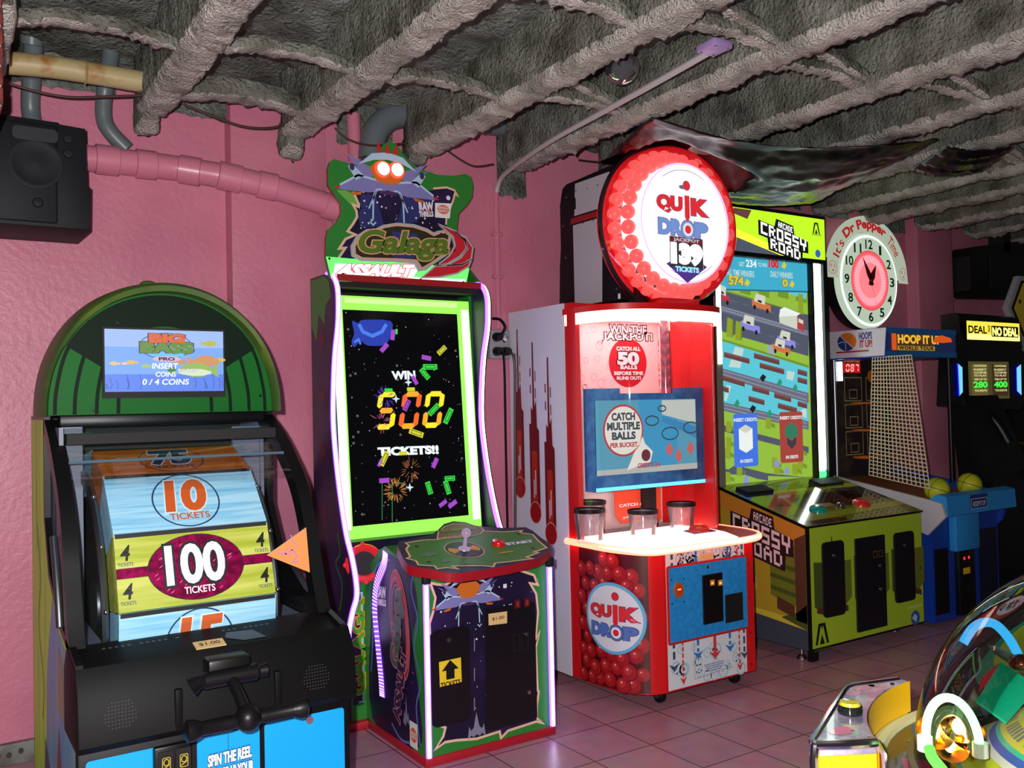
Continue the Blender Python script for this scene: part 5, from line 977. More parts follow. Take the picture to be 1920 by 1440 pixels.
    mb.flat(F, [(-4.40, 2.24), (-4.135, 2.24), (-4.115, 2.735), (-4.40, 2.735)], mat('tower_white', (176, 172, 180), .45), 1); mb.flat(F, [(-4.385, 2.79), (-4.05, 2.79), (-4.04, 2.985), (-4.37, 2.985)], mat('tower_white', (176, 172, 180), .45), 1)
    mb.flat(F, [(-4.42, 2.745), (-4.05, 2.745), (-4.05, 2.78), (-4.42, 2.78)], mat('red_edge_trim', (150, 26, 30), .4), 2); mb.rect(F, -4.385, 2.83, -4.365, 2.90, BLACK, 3)
    for p in ((-4.36, 2.94), (-4.25, 2.93), (-4.15, 2.93), (-4.3, 2.73), (-4.2, 2.73)): mb.flat(F, arc(p[0], p[1], .005, .005, n=8), INK, 3)
    for p in ((-4.0, 2.5), (-3.985, 2.4), (-4.0, 2.3), (-4.48, 2.55), (-4.5, 2.75), (-4.46, 2.92)): screw(mb, F, p[0], p[1], .007, STEEL)
    mb.rect(F, -3.96-.03, 2.24, -3.97, 2.27, WHITE, 2)
    mb.build('sign_tower', T); MB().box(3.40, 3.90, 3.90, 3.96, 2.21, 2.50, BLACK).box(3.5, 3.8, 3.8, 3.92, 2.19, 2.235, RP).build('sign_bracket', T)
    # round sign
    c = Vector((3.64, 0, 2.655)); sg = MB(); RG = mat('sign_red_back', (226, 14, 28), .3, emit=.85)
    sg.lathe([(0, -3.955), (.47, -3.955), (.475, -3.94), (.475, -3.925), (.46, -3.915), (.30, -3.905), (0, -3.905)], RG, c, (0, -1, 0), 64)
    for i, v in enumerate(sg.v): pass
    sign = None
    def drum(prof, m, seg=64): return MB().lathe([(r, -y) for r, y in prof], m, (c.x, 0, c.z), (0, -1, 0), seg)
    sign = drum([(0, 3.955), (.462, 3.955), (.468, 3.94), (.466, 3.925), (.45, 3.915), (0, 3.91)], RG).build('round_sign', T)
    d_ = drum([(.335, 3.90), (.335, 3.735), (.32, 3.728), (0, 3.728)], mat('sign_white_glow', (255, 244, 248), emit=2.0)); F = front(3.727)
    d_.stroke(F, arc(c.x, c.z, .335, .335, n=60), .012, mat('sign_pink_glow', (255, 150, 200), emit=2.2), 1, True)
    d_.stroke(F, arc(c.x, c.z, .30, .30, 60, 125, 30), .004, mat('sign_rim_ink', (70, 50, 110), emit=.4), 2); d_.stroke(F, arc(c.x, c.z, .30, .30, 245, 310, 30), .004, mat('sign_rim_ink', (70, 50, 110), emit=.4), 2)
    u, v = F.hit(1280, 407); quik_logo(d_, F, u, v, 1.25, 3, True)
    IN = mat('sign_ink', (40, 26, 60), emit=.5); u, v = F.hit(1288, 484); k_ = .115
    u0, v0 = F.hit(1256, 500); u1, v1 = F.hit(1317, 449); d_.rect(F, u0, v0, u1, v1, mat('sign_charcoal', (62, 54, 66), emit=.5), 3); d_.rect(F, u0, v1-.035, u1, v1, mat('sign_maroon', (130, 36, 56), emit=.6), 4)
    d_.flat(F, [(u0-.03, v0+.015), (u0, v0+.03), (u0, v0+.0), (u1, v0+.0), (u1, v0+.03), (u1+.03, v0+.015), ((u0+u1)/2, v0-.085)], mat('sign_violet', (90, 56, 160), emit=.7), 4)
    WT = mat('sign_white', (255, 255, 255), emit=1.6); d_.text(F, 'JACKPOT', u0+.03, v1-.03, u1-.03, v1-.008, mat('sign_grey', (200, 190, 200), emit=.9), 6, bold=.05); d_.text(F, '139', u0+.02, v0+.03, u1-.02, v1-.045, WT, 6, bold=.09); d_.text(F, 'TICKETS', u0+.04, v0-.022, u1-.04, v0+.005, mat('sign_aqua', (150, 230, 255), emit=1.2), 6, bold=.05)
    u, v = F.hit(1279, 351); d_.flat(F, arc(u, v, .028, .012), mat('sign_slate', (110, 120, 150), emit=.7), 3)
    d_.build('lit_face', sign)
    BLM = mat('coral_ball', (255, 104, 100), .35, emit=1.0); b0 = MB().ball((0, 0, 0), .041, BLM, 18, 12).build('ball'); b0.parent = sign; first = True
    for rad, y, n, ph in ((.405, 3.872, 31, 0), (.372, 3.795, 28, .5)):
        for i in range(n):
            a = 2*pi*(i+ph)/n; o = b0 if first else b0.copy()
            if not first: SC.collection.objects.link(o)
            first = False; o.location = Vector((c.x+rad*cos(a), y, c.z+rad*sin(a)))-parent_origin(sign)
    drum([(.462, 3.93), (.462, 3.84), (.452, 3.78), (.43, 3.75), (.40, 3.74), (.338, 3.74)], glass('sign_cover', (255, 236, 238), 1.4, .03)).build('clear_cover', sign)
    drum([(.462, 3.935), (.478, 3.93), (.478, 3.912), (.462, 3.905)], mat('dark_rim', (40, 14, 24), .3, coat=.4)).build('outer_rim', sign)
    drum([(.42, 3.90), (.44, 3.88), (.42, 3.86)], mat('ring_lights', (240, 40, 40), emit=1.2)).build('ring_light', sign)
    return T
ball_drop()

# ================================================================== hopping game cabinet (right of the ball drop)
PIX = {'A': '0110 1001 1111 1001 1001', 'R': '1110 1001 1110 1010 1001', 'C': '1111 1000 1000 1000 1111', 'D': '1110 1001 1001 1001 1110', 'E': '1111 1000 1110 1000 1111', 'O': '1111 1001 1001 1001 1111', 'S': '1111 1000 1111 0001 1111', 'Y': '1001 1001 1111 0010 0010'}
def pixword(mb, F, word, x0, y0, x1, y1, m, L, out=None, ow=0.0, slope=0.0):
    """block lettering; slope tilts the line of letters"""
    n = len(word); cw = (x1-x0)/(n*5-1); chh = (y1-y0)/5
    for lay in ((out, ow, L), (m, 0.0, L+1)):
        if lay[0] is None: continue
        for i, ch in enumerate(word):
            for r, row in enumerate(PIX[ch].split()):
                c = 0
                while c < 4:
                    if row[c] == '1':
                        e = c
                        while e < 4 and row[e] == '1': e += 1
                        xa = x0+(i*5+c)*cw-lay[1]; xb = x0+(i*5+e)*cw+lay[1]; yb = y1-r*chh+lay[1]; ya = y1-(r+1)*chh-lay[1]
                        mb.flat(F, [(xa, ya+slope*(xa-x0)), (xb, ya+slope*(xb-x0)), (xb, yb+slope*(xb-x0)), (xa, yb+slope*(xa-x0))], lay[0], lay[2]); c = e
                    else: c += 1
def crossing_logo(mb, F, x0, y0, x1, y1, wht, blk, L, slope):
    w, h = x1-x0, y1-y0; S = lambda u, v: (x0+u*w, y0+v*h+slope*u*w)
    mb.flat(F, [S(*p) for p in ((-.05, .30), (-.05, .78), (.30, .78), (.34, 1.05), (.72, 1.05), (.74, .78), (1.05, .72), (1.05, .34), (.92, .30), (.90, -.06), (.16, -.06), (.14, .30))], blk, L)
    a = lambda u0, v0, u1, v1: (x0+u0*w, y0+v0*h, x0+u1*w, y0+v1*h)
    for word, b in (('ARCADE', (.38, .80, .70, .99)), ('CROSSY', (.0, .37, 1.0, .75)), ('ROAD', (.20, 0, .86, .33))):
        q = a(*b); pixword(mb, F, word, q[0], q[1]+slope*(b[0])*w, q[2], q[3]+slope*(b[0])*w, wht, L+2, slope=slope)
def a_logo(mb, F, u, v, s, m, L):
    mb.flat(F, [(u-.5*s, v-.5*s), (u-.25*s, v+.5*s), (u-.06*s, v+.5*s), (u-.34*s, v-.5*s)], m, L); mb.flat(F, [(u+.5*s, v-.5*s), (u+.25*s, v+.5*s), (u+.06*s, v+.5*s), (u+.34*s, v-.5*s)], m, L); mb.flat(F, [(u-.18*s, v-.5*s), (u, v-.02*s), (u+.18*s, v-.5*s)], m, L); mb.flat(F, [(u-.12*s, v+.5*s), (u+.12*s, v+.5*s), (u, v+.2*s)], m, L)
def hop_cabinet():
    X0, X1, Y0 = 4.63, 5.83, 3.755
    T = thing('road_crossing_cabinet', (5.23, 4.2, 0), 'lime green cabinet with a huge upright screen of blocky roads and rivers', 'arcade machine')
    LIME = mat('lime_print', (168, 196, 44), .42); MUST = mat('mustard_print', (176, 150, 44), .42); ORNG = mat('orange_brown_print', (196, 128, 44), .42); SLATE = mat('slate_road_print', (62, 68, 84), .45); OLV = mat('olive_print', (110, 116, 36), .42); OLD = mat('dark_olive_print', (72, 86, 34), .42); BRN = mat('brown_print', (88, 54, 40), .42); TEAL = mat('teal_print', (64, 110, 96), .42)
    sp = [(Y0, .075), (Y0, .84), (4.5, 1.045), (4.78, 1.045), (4.78, .075)]
    mb = MB(); mb.prism(sp, 'x', X0, X1, BLACK); mb.build('base_cabinet', T)
    mb = MB(); F = side(X0); SP = [(-4.78, .075), (-3.765, .075), (-3.765, .832), (-4.5, 1.035), (-4.78, 1.035)]
    mb.slab(F, SP, .004, MUST, BLACK); F = side(X0-.004)
    mb.flat(F, [(-4.78, .075), (-3.765, .075), (-3.765, .20), (-4.2, .24), (-4.78, .26)], SLATE, 1); mb.flat(F, [(-4.78, .26), (-4.2, .24), (-3.765, .20), (-3.765, .25), (-4.78, .31)], mat('yellow_line_print', (206, 190, 60), .42), 1)
    mb.flat(F, [(-4.5, 1.03), (-3.765, .828), (-3.765, .70), (-4.5, .92)], ORNG, 1); mb.flat(F, [(-3.85, .25), (-3.765, .24), (-3.765, .80), (-3.85, .76)], BRN, 2)
    mb.flat(F, [(-4.05, .38), (-3.85, .34), (-3.85, .72), (-4.05, .74)], OLV, 2); mb.flat(F, [(-4.0, .30), (-3.86, .26), (-3.86, .34), (-4.0, .38)], BRN, 3); mb.flat(F, [(-3.97, .25), (-3.765, .20), (-3.765, .36), (-3.84, .30)], OLD, 2)
    for v in (.42, .50, .58): mb.flat(F, [(-4.05, v), (-3.85, v-.03), (-3.85, v+.0), (-4.05, v+.025)], OLD, 3)
    for (u, v, w, h, m_) in ((-4.36, .42, .18, .16, TEAL), (-4.27, .38, .10, .10, mat('sand_block', (214, 176, 90), .42)), (-4.40, .28, .16, .12, mat('plum_block', (110, 50, 74), .42)), (-4.40, .24, .16, .06, mat('mauve_block', (150, 110, 150), .42)), (-4.34, .16, .12, .06, mat('coral_block', (226, 96, 50), .42)), (-4.5, .40, .10, .06, WHITE)):
        mb.flat(F, [(u, v), (u+w*.6, v-.02), (u+w, v+.02), (u+w, v+h), (u+w*.4, v+h+.02), (u, v+h)], m_, 3)
    PW = mat('pink_white_letter', (236, 206, 214), .45)
    crossing_logo(mb, F, -4.36, .665, -3.88, .955, PW, mat('plum_black', (44, 24, 30), .45), 4, -.24)
    mb.build('side_print', T)
    # front
    F = front(Y0); f = MB(); f.slab(F, [(X0+.02, .085), (X1, .085), (X1, .835), (X0+.02, .835)], .004, LIME, BLACK); F = front(Y0-.004)
    for q in ([(4.66, .56), (5.25, .54), (5.25, .30), (4.66, .34)],):
        for i in range(6): u = 4.68+.20*i; f.flat(F, [(u, .62-.02*(i % 2)), (u+.17, .60), (u+.17, .36), (u+.08, .30), (u, .34)], OLV if i % 2 else OLD, 1); f.flat(F, [(u+.02, .34), (u+.13, .31), (u+.13, .27), (u+.02, .30)], BRN, 2)
    f.flat(F, [(4.84, .63), (4.86, .78), (4.90, .62)], OLD, 1)
    u, v = F.hit(1541, 1188); a_logo(f, F, u, v, .13, INK, 3); f.text(F, 'ADRENALINE', u-.08, v-.105, u+.08, v-.09, OLD, 3)
    u, v = F.hit(1716, 1158); f.flat(F, arc(u, v, .05, .05), mat('globe_blue', (50, 90, 160), .4), 3); f.flat(F, [(u-.04, v), (u-.01, v+.03), (u+.02, v+.01), (u+.01, v-.03)], mat('pale_blue_print', (176, 206, 232), .45), 4); [f.rect(F, u-.09+.02*i, v+.07, u-.075+.02*i, v+.085, mat('faint_lime', (196, 216, 110), .45), 3) for i in range(9)]
    f.build('front_panel', T); Fd = F; DK = mat('door_black', (14, 13, 20), .32)
    for nm, q, r in (('ticket_door', ((1539, 1017), (1579, 1013), (1584, 1152), (1544, 1157)), .03), ('coin_door', ((1600, 1010), (1654, 1003), (1663, 1173), (1608, 1184)), .004), ('ticket_door', ((1672, 1000), (1709, 995), (1716, 1124), (1680, 1130)), .03)):
        p = F.P(q); x0, x1 = (p[0][0]+p[3][0])/2, (p[1][0]+p[2][0])/2; y0, y1 = (p[2][1]+p[3][1])/2, (p[0][1]+p[1][1])/2
        d = MB(); d.slab(F, rrect(x0, y0, x1, y1, r), .012, DK, MATTE); G = front(Y0-.016)
        if nm == 'coin_door':
            for k in (0, 1): d.stroke(G, rrect(x1-.13+.06*k, y1-.14, x1-.09+.06*k, y1-.10, .004), .004, mat('dim_amber', (120, 84, 30), .4), 1, True)
            for yy in (y1-.2, y0+.25): screw(d, G, x1-.06, yy, .012)
        else: screw(d, G, (x0+x1)/2, y1-.09, .012)
        d.build(nm, T)
    l = MB(); screw(l, Fd, 5.80, .46, .013); l.build('lock', T)
    # levelling feet
    for x, y in ((4.68, 3.86), (5.74, 3.92), (4.70, 4.6), (5.78, 4.6)): ft = MB(); ft.tube([(x, y, .03), (x, y, .08)], .008, STEEL, 10); ft.lathe([(0, 0), (.035, 0), (.03, .012), (.012, .03), (0, .03)], STEEL, (x, y, 0), (0, 0, 1), 20); ft.build('levelling_foot', T)
    c = MB(); c.box(4.66, 4.72, 3.765, 3.80, .0, .075, BLACK); c.build('front_foot', T)
    # deck
    DV = Vector((0, .745, .205)); FD = Fr((X0, Y0, .845), (1, 0, 0), DV); w, h = X1-X0, DV.length; d = MB()
    G0 = mat('deck_olive', (128, 134, 36), .13, coat=.6); G1 = mat('deck_lime', (170, 174, 50), .13, coat=.6); G2 = mat('deck_brown', (70, 40, 34), .13, coat=.6); G3 = mat('deck_slate', (52, 54, 66), .13, coat=.6); G4 = mat('deck_dark_green', (46, 66, 34), .13, coat=.6); G5 = mat('deck_blue', (52, 60, 110), .13, coat=.6)
    d.slab(FD, [(-.012, -.012), (w+.012, -.012), (w+.012, h), (-.012, h)], .012, G0, BLACK, -.002); FT = Fr(FD.at(0, 0, .010), FD.u, FD.v)
    for pts, m_ in (([(0, .05), (w, .12), (w, .2), (0, .13)], G1), ([(.25, .25), (w*.75, .2), (w*.9, .45), (.35, .5)], G2), ([(.0, .55), (.3, .5), (.34, .62), (.0, .68)], G5), ([(0, .35), (.22, .3), (.3, .5), (0, .55)], G4), ([(.8, .3), (w, .26), (w, .5), (.9, .52)], G3), ([(.3, .60), (.9, .56), (.9, .64), (.3, .70)], G4), ([(.5, .52), (w, .52), (w, .58), (.5, .58)], G1), ([(.05, .0), (.4, .0), (.45, .05), (.1, .06)], G2)): d.flat(FT, pts, m_, 1)
    for px, r_ in (((1548, 947), .045), ((1626, 935), .045)): u, v = FT.hit(*px); d.flat(FT, [(u-.08, v-.03), (u+.08, v-.03), (u+.08, v+.03), (u-.08, v+.03)], mat('tan_deck_patch', (150, 106, 60), .3), 2)
    d.build('deck', T)
    for px, cc, nm, r in (((1534, 957), (10, 150, 140), 'hop_button', .058), ((1615, 944.5), (226, 30, 44), 'hop_button', .058), ((1576, 950), (60, 44, 36), 'menu_button', .028)):
        u, v = FT.hit(*px); o = FT.at(u, v); b = MB(); b.lathe([(r, 0), (r, .012), (r*.8, .024), (r*.4, .030), (0, .031)], mat('button_%d' % cc[0], cc, .2, coat=.5), o, FT.n, 28); b.build(nm, T)
    for px in ((1416, 921), (1550, 906)): u, v = FT.hit(*px); s = MB(); s.slab(FT, [(u-.13, v-.05), (u+.13, v-.05), (u+.13, v+.06), (u-.13, v+.06)], .02, MATTE); s.build('speaker_cover', T)
    # tall monitor
    SY = 4.5; m = MB(); m.box(X0+.01, 5.80, SY+.004, 4.80, 1.02, 2.72, BLACK); m.box(X0+.01, 4.69, SY-.02, SY+.01, 1.05, 2.70, mat('grey_edge', (120, 120, 112), .4)); m.box(5.632, 5.65, SY-.05, SY+.01, 1.05, 2.70, BLACK); m.box(5.752, 5.80, SY-.06, SY+.01, 1.05, 2.72, BLACK); m.build('monitor_case', T)
    lb = MB(); lb.box(5.655, 5.748, SY-.045, SY, 1.10, 2.69, mat('white_led_bar', (236, 255, 240), emit=5.5), .012); lb.build('led_bar', T); lb = MB(); lb.box(5.655, 5.748, SY-.045, SY, 1.05, 1.10, mat('green_led_end', (70, 240, 120), emit=2.5), .012); lb.build('led_bar_end', T); lb = MB(); lb.box(5.655, 5.748, SY-.044, SY, 2.65, 2.70, mat('green_led_pale', (150, 255, 180), emit=3), .012); lb.build('led_bar_end', T)
    lb = MB(); lb.box(4.64, 4.675, SY-.035, SY-.02, 1.9, 2.72, mat('white_led_bar', (236, 255, 240), emit=5.5), .004); lb.build('led_bar', T)
    F = front(SY); a = F.hit(1347, 905); b = F.hit(1510, 480); x0, x1, y0, y1 = 4.69, 5.632, 1.055, 2.695; s = MB(); E_ = lambda n_, rgb, k=.85: mat('road_'+n_, rgb, emit=k)
    s.slab(F, [(x0, y0), (x1, y0), (x1, y1), (x0, y1)], .003, E_('grass', (158, 202, 66)), MATTE); F = front(SY-.003); H = lambda px, py: F.hit(px, py)
    LX, RX = 1346, 1513
    def cl(p): return (min(max(p[0], x0), x1), min(max(p[1], y0), y1))
    def band(l0, l1, r0, r1, m_, L=1): pts = [cl(p) for p in (F.hit(LX-2, l0), F.hit(RX+3, r0), F.hit(RX+3, r1), F.hit(LX-2, l1))]; s.flat(F, pts, m_, L)
    RD = E_('asphalt', (84, 92, 110)); RL = E_('rail', (110, 116, 138)); WT = E_('water', (98, 214, 232)); DG = E_('dark_grass', (120, 160, 40)); FOAMc = E_('foam', (206, 232, 226)); LOG = E_('log', (110, 66, 66)); LOGT = E_('log_top', (136, 88, 80)); PALE = E_('pale', (222, 226, 208)); DARKW = E_('window', (30, 34, 44), .4); WH = E_('white', (236, 242, 240), 1)
    band(478, 541, 483, 546, E_('header', (66, 186, 220)), 5); band(541, 544, 546, 549, E_('header_line', (40, 110, 150)), 5)
    band(541, 572, 590, 620, RD); band(572, 583, 620, 631, RL); band(583, 620, 631, 668, RD); band(620, 637, 668, 688, E_('grass', (158, 202, 66))); band(634, 638, 685, 690, DG, 2)
    band(638, 690, 690, 737, WT); band(690, 706, 737, 756, RL); band(706, 754, 756, 790, WT); band(754, 770, 790, 806, RL); band(797, 809, 838, 850, RD); band(880, 890, 905, 915, RD)
    for k, (l, r) in enumerate(((574, 622), (579, 627), (694, 741), (701, 750), (758, 794), (765, 801))): s.stroke(F, [cl(F.hit(LX, l)), cl(F.hit(RX, r))], .008, E_('rail_line', (150, 154, 170)), 2)
    for i in range(7): t = i/7; s.stroke(F, [F.hit(LX+(RX-LX)*t, 556+50*t), F.hit(LX+(RX-LX)*(t+.06), 556+50*(t+.06))], .006, RL, 2); s.stroke(F, [F.hit(LX+(RX-LX)*t, 602+48*t), F.hit(LX+(RX-LX)*(t+.06), 602+48*(t+.06))], .006, RL, 2)
    s.stroke(F, [cl(F.hit(LX, 543)), cl(F.hit(RX, 590))], .006, DG, 2)
    def block(cx, cy, w_, h_, top, body, wheels=True, L=6):
        """a small boxy car seen from above"""
        u, v = F.hit(cx, cy); k = .0058
        s.flat(F, [(u-w_*k, v-h_*.1*k), (u+w_*k, v-h_*.55*k), (u+w_*k, v+h_*.0*k), (u-w_*k, v+h_*.45*k)], body, L)
        s.flat(F, [(u-w_*.8*k, v+h_*.3*k), (u+w_*.35*k, v+h_*.02*k), (u+w_*.45*k, v+h_*.75*k), (u-w_*.55*k, v+h_*.95*k)], top, L+1); s.flat(F, [(u-w_*.4*k, v+h_*.25*k), (u+w_*.0*k, v+h_*.15*k), (u+w_*.0*k, v+h_*.35*k), (u-w_*.4*k, v+h_*.42*k)], DARKW, L+2)
        if wheels:
            for d_ in (-.75, .6): s.flat(F, arc(u+d_*w_*k, v-(.22+.2*(d_+.75))*h_*k, .014, .018, n=10), DARKW, L+2)
    OC, PC, RC = E_('orange_car', (222, 124, 70)), E_('violet_car', (150, 146, 236)), E_('red_car', (190, 60, 70))
    block(1427, 572, 17, 15, PALE, OC); block(1406, 612, 17, 15, PALE, PC); block(1356, 556, 10, 15, PALE, RC); block(1474, 640, 17, 15, PALE, PC); block(1464, 654, 16, 14, PALE, OC, L=9)
    s.flatp(F, [(1460, 594), (1462, 580), (1494, 592), (1494, 618), (1461, 605)], PALE, 6); s.flatp(F, [(1460, 594), (1462, 580), (1470, 576), (1500, 588), (1494, 592)], WH, 6); s.flatp(F, [(1494, 594), (1507, 600), (1507, 622), (1494, 616)], RC, 6); s.flatp(F, [(1496, 597), (1505, 601), (1505, 608), (1496, 604)], PALE, 7)
    for cx, cy in ((1367, 614), (1383, 620)): s.flatp(F, [(cx-6, cy+17), (cx+5, cy+19), (cx+6, cy-15), (cx-4, cy-19)], E_('bush', (150, 172, 40)), 6); s.flatp(F, [(cx+5, cy+19), (cx+8, cy+14), (cx+8, cy-12), (cx+6, cy-15)], E_('bush_side', (104, 124, 30)), 6)
    for cx, cy in ((1395, 545), (1430, 550), (1466, 552), (1500, 560)): s.flatp(F, [(cx-8, cy+4), (cx+12, cy+9), (cx+12, cy-4), (cx-8, cy-6)], DG, 2)
    s.flatp(F, [(1478, 550), (1511, 562), (1511, 549), (1480, 546)], WT, 3); s.flatp(F, [(1496, 588), (1506, 590), (1505, 552), (1496, 550)], E_('bush', (150, 172, 40)), 4)
    s.flatp(F, [(1438, 662), (1453, 666), (1453, 650), (1446, 646), (1438, 648)], E_('grey_box', (170, 178, 184)), 6)
    for cx, cy, ln in ((1381, 672, 24), (1437, 674, 24), (1447, 692, 23), (1372, 715, 24), (1426, 733, 16), (1467, 746, 16), (1418, 752, 15), (1504, 700, 9), (1504, 715, 9), (1358, 731, 8), (1504, 760, 9), (1476, 766, 18)):
        a = .27*ln; s.flat(F, [cl(p) for p in F.P([(cx-ln, cy-a+4), (cx+ln, cy+a+4), (cx+ln, cy+a-3), (cx-ln, cy-a-3)])], LOG, 3); s.flat(F, [cl(p) for p in F.P([(cx-ln, cy-a-3), (cx+ln, cy+a-3), (cx+ln, cy+a-6), (cx-ln, cy-a-6)])], LOGT, 4)
    for px in ([(1378, 650), (1394, 654), (1388, 690), (1366, 688)], [(1362, 722), (1371, 724), (1362, 752), (1357, 750)], [(1476, 695), (1490, 698), (1486, 714), (1474, 710)], [(1500, 770), (1512, 764), (1512, 784), (1502, 780)]): s.flatp(F, px, FOAMc, 2)
    for px in ((1381, 756), (1442, 775), (1461, 717), (1490, 727)): u, v = F.hit(*px); s.flat(F, [(u-.03, v-.01), (u, v-.035), (u+.03, v), (u+.005, v+.03)], E_('lilypad', (40, 160, 120)), 4)
    for px in ((1430, 709), (1411, 767)): u, v = F.hit(*px); s.flat(F, [(u-.035, v), (u, v-.03), (u+.035, v+.01), (u, v+.03)], E_('rock', (24, 40, 44), .5), 4)
    for cx, cy in ((1366, 800), (1440, 794), (1366, 830), (1364, 850), (1386, 882), (1452, 868), (1456, 880), (1484, 850), (1500, 846), (1500, 870), (1490, 880), (1364, 895)): s.flatp(F, [(cx-5, cy+9), (cx+5, cy+11), (cx+5, cy-9), (cx-5, cy-11)], E_('bush', (150, 172, 40)), 3); s.flatp(F, [(cx+5, cy+6), (cx+13, cy+9), (cx+13, cy+2), (cx+5, cy-2)], DG, 2)
    s.flatp(F, [(1366, 880), (1378, 872), (1440, 888), (1440, 901), (1420, 898)], RD, 2)
    for px in ((1399, 900), (1475, 884), (1456, 870)): u, v = F.hit(*px); s.flat(F, [(u-.03, v-.02), (u+.03, v-.02), (u+.02, v+.03), (u-.02, v+.03)], E_('lilac_rock', (150, 160, 216)), 4)
    # header figures and the two cards
    s.textp(F, '234', 1398, 500, 1417, 489, WH, 7, bold=.03); s.textp(F, '100', 1441, 501, 1458, 490, E_('figure_red', (226, 44, 50)), 7, bold=.06); s.textp(F, 'GET', 1385, 499, 1395, 492, FOAMc, 7); s.textp(F, 'TO WIN', 1420, 500, 1437, 494, FOAMc, 7)
    s.textp(F, 'ALL TIME WINNERS', 1362, 516, 1413, 509, FOAMc, 7); s.textp(F, 'DAILY WINNERS', 1444, 519, 1485, 512, FOAMc, 7); YW = E_('figure_gold', (236, 214, 60)); s.textp(F, '574', 1366, 533, 1392, 520, YW, 7, bold=.05, out=E_('figure_brown', (110, 90, 40)), outw=.04); s.textp(F, '0', 1467, 537, 1475, 525, YW, 7, bold=.05, out=E_('figure_brown', (110, 90, 40)), outw=.04)
    for px in ((1400, 529), (1484, 532), (1469, 497)): u, v = F.hit(*px); s.flat(F, [(u-.03, v-.015), (u+.005, v-.03), (u+.03, v), (u, v+.025)], YW, 7)
    for q, cc, nm in (([(1372, 776), (1418, 775), (1421, 873), (1377, 877)], (70, 124, 240), 'blue_card'), ([(1459, 773), (1503, 771), (1505, 866), (1463, 868)], (176, 70, 62), 'red_card')):
        p = F.P(q); ua, ub = (p[0][0]+p[3][0])/2, (p[1][0]+p[2][0])/2; va, vb = (p[2][1]+p[3][1])/2, (p[0][1]+p[1][1])/2; s.flat(F, rrect(ua, va, ub, vb, .02), E_(nm, cc), 9)
        s.text(F, 'INSERT CREDITS', ua+.006, vb-.055, ub-.006, vb-.032, WH, 10, bold=.03); s.text(F, '0/4 CREDITS', ua+.06, va+.03, ub-.06, va+.052, WH, 10, bold=.03)
        u, v = (ua+ub)/2, (va+vb)/2+.01
        if nm == 'blue_card': s.flat(F, [(u-.07, v-.07), (u, v-.10), (u+.07, v-.07), (u+.07, v+.07), (u, v+.10), (u-.07, v+.07)], WH, 10); s.flat(F, [(u-.07, v+.07), (u, v+.04), (u+.07, v+.07), (u, v+.10)], PALE, 11)
        else: s.flat(F, [(u-.07, v), (u, v-.03), (u+.07, v), (u+.07, v+.06), (u, v+.10), (u-.07, v+.06)], E_('teal_cube', (50, 130, 100)), 10); s.flat(F, [(u-.05, v-.06), (u, v-.10), (u+.05, v-.06), (u+.05, v-.01), (u, v-.04), (u-.05, v-.01)], E_('charcoal_cube', (80, 70, 80), .6), 10)
    s.build('screen', T)
    # marquee screen
    MY = 4.44; F = front(MY); m = MB(); q = F.P([(1372, 398), (1545, 403), (1545, 482), (1372, 476)]); a0, a1, b0, b1 = 4.66, 5.70, 2.70, 3.05
    a1 = (q[1][0]+q[2][0])/2; b0 = (q[2][1]+q[3][1])/2; b1 = (q[0][1]+q[1][1])/2
    m.box(a0-.03, a1+.03, MY+.005, 4.80, b0-.03, b1+.03, BLACK, .008); m.build('marquee_case', T); m = MB()
    m.slab(F, [(a0, b0), (a1, b0), (a1, b1), (a0, b1)], .006, E_('marquee_lime', (176, 226, 30), 1.35), BLACK); F = front(MY-.006); w, h = a1-a0, b1-b0; S = lambda u, v: (a0+u*w, b0+v*h)
    m.flat(F, [S(0, 0), S(.55, 0), S(.0, .42)], E_('asphalt', (84, 92, 110)), 1); m.flat(F, [S(0, .42), S(.55, 0), S(.75, 0), S(.0, .62)], E_('marquee_yellow', (236, 250, 50), 1.5), 1); m.flat(F, [S(0, .7), S(.14, .9), S(.0, 1)], E_('marquee_green', (60, 160, 90), .8), 1); m.flat(F, [S(.1, .86), S(.24, .76), S(.28, .98), S(.12, .98)], E_('log', (110, 66, 66)), 2); m.flat(F, [S(0, .1), S(.12, .0), S(.14, .3), S(.02, .42)], E_('marquee_pink', (206, 150, 130), .8), 3)
    crossing_logo(m, F, a0+.36*w, b0+.20*h, a0+.80*w, b0+.93*h, mat('road_white_bright', (250, 255, 250), emit=1.3), E_('black', (14, 18, 10), .2), 4, -.20)
    a_logo(m, F, a0+.91*w, b0+.76*h, .085, E_('black', (14, 18, 10), .2), 4); m.text(F, 'ADRENALINE', a0+.86*w, b0+.58*h, a0+.96*w, b0+.62*h, E_('dark_olive', (90, 110, 30), .6), 4); u, v = S(.92, .14); m.flat(F, arc(u, v, .03, .03, n=16), E_('globe', (60, 110, 200), .8), 4)
    m.build('marquee_screen', T)
    return T
hop_cabinet()

